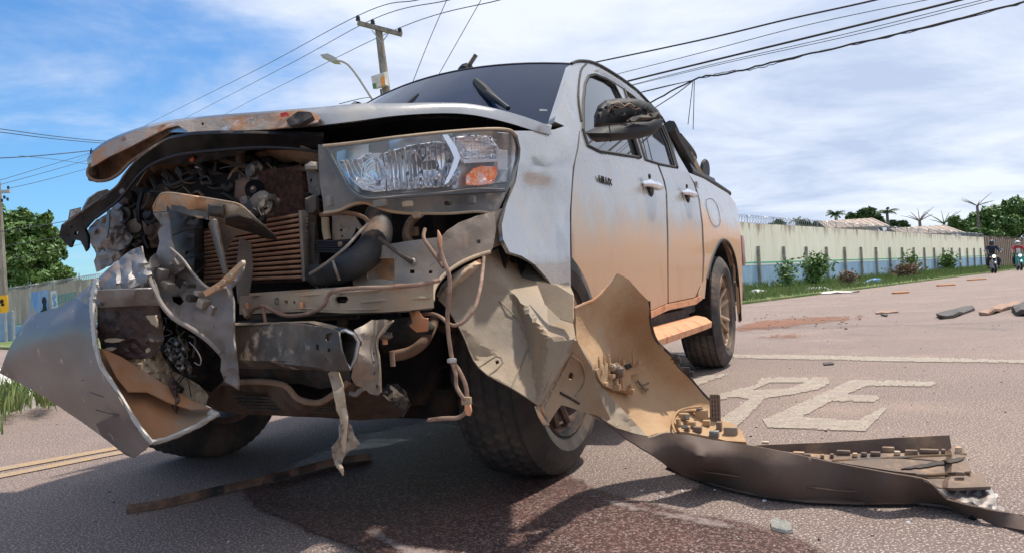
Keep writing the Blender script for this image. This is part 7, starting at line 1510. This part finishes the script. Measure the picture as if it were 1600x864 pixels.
def rider(pos, rz, jacket, trousers, helm, label, vest=None):
    rt = thing('person', label, 'person', pos, rz)
    P = [(0, .22, .90), (0, .20, 1.05), (0, .15, 1.25), (0, .12, 1.40), (0, .09, 1.48), (0, .07, 1.60)]
    E_ = [(0, 1), (1, 2), (2, 3), (3, 4), (4, 5)]; Rr = [.14, .125, .14, .10, .05, .085]
    for s in (-1, 1):
        i = len(P); P += [(s * .19, .11, 1.40), (s * .30, -.02, 1.20), (s * .33, -.24, 1.07), (s * .32, -.31, 1.05)]; E_ += [(3, i), (i, i + 1), (i + 1, i + 2), (i + 2, i + 3)]; Rr += [.065, .048, .036, .04]
        i = len(P); P += [(s * .12, .15, .88), (s * .24, -.22, .72), (s * .23, .02, .36), (s * .23, -.10, .29)]; E_ += [(0, i), (i, i + 1), (i + 1, i + 2), (i + 2, i + 3)]; Rr += [.10, .075, .05, .04]
    body = skin('body', P, E_, Rr, MATS['skin'], rt)
    P2 = [(0, .22, .90), (0, .20, 1.05), (0, .15, 1.25), (0, .12, 1.41)]; E2 = [(0, 1), (1, 2), (2, 3)]; R2 = [.165, .15, .165, .12]
    for s in (-1, 1): i = len(P2); P2 += [(s * .20, .11, 1.40), (s * .30, -.02, 1.20), (s * .33, -.21, 1.08)]; E2 += [(3, i), (i, i + 1), (i + 1, i + 2)]; R2 += [.085, .068, .052]
    skin('jacket', P2, E2, R2, MATS[jacket], rt)
    P3 = [(0, .22, .88)]; E3 = []; R3 = [.15]
    for s in (-1, 1): i = len(P3); P3 += [(s * .12, .14, .88), (s * .25, -.22, .72), (s * .24, .01, .38)]; E3 += [(0, i), (i, i + 1), (i + 1, i + 2)]; R3 += [.12, .095, .07]
    skin('trousers', P3, E3, R3, MATS[trousers], rt)
    for s in (-1, 1): skin('shoe', [(s * .235, .04, .30), (s * .235, -.08, .28), (s * .235, -.17, .27)], [(0, 1), (1, 2)], [.055, .05, .035], MATS['dark_cloth'], rt)
    for s in (-1, 1):
        for k in range(4): skin('finger', [(s * (.29 + k * .022), -.32, 1.065), (s * (.29 + k * .022), -.36, 1.05), (s * (.29 + k * .022), -.345, 1.01)], [(0, 1), (1, 2)], [.012, .011, .009], MATS['skin'], rt, sub=1)
    rows = [[Vector((.135 * sin(t) * cos(a), .06 + .155 * sin(t) * sin(a), 1.61 + .14 * cos(t))) for a in [2 * pi * k / 20 for k in range(21)]] for t in [pi * (j / 12) * .80 + .01 for j in range(13)]]
    h_ = loc_obj(MB().grid(rows), 'helmet', helm, rt, thick=.012)
    rows = [[Vector((.142 * cos(a), .055 + .165 * sin(a), z)) for a in [radians(-150 + 10 * k) for k in range(13)]] for z in (1.56, 1.60, 1.64)]
    loc_obj(MB().grid(rows), 'visor', 'glass_side', h_)
    if vest:
        b = MB(); rows = [[Vector((x, -.04 + abs(x) * .35 + (1.35 - z) * -.02, z)) for x in (-.10, -.05, 0, .05, .10)] for z in (1.02, 1.15, 1.30)]
        loc_obj(b.grid(rows), 'shirt_front', vest, rt, thick=.01)
    return rt
q1 = at_z(1553, 429.5, 0); q2 = at_z(1593, 422, 0)
k1 = Vector((q1.x, 40.5, 0)); k1.x = at_y(1553, 429, 40.5).x; k2 = Vector((at_y(1593, 421, 45).x, 45, 0))
motorcycle(tuple(k1), -.45, 'moto_black', 'dark motorcycle with round lit headlight, the nearer of the two oncoming')
rider(tuple(k1), -.45, 'navy', 'navy', 'helmet_black', 'rider in dark navy clothes and dark helmet on the nearer motorcycle')
motorcycle(tuple(k2), -.45, 'teal_plastic', 'green motorcycle with leg shield, the farther one at the right edge', True)
rider(tuple(k2), -.45, 'red_cloth', 'dark_cloth', 'helmet_white', 'rider in red shirt and white helmet on the green motorcycle', 'white_cloth')
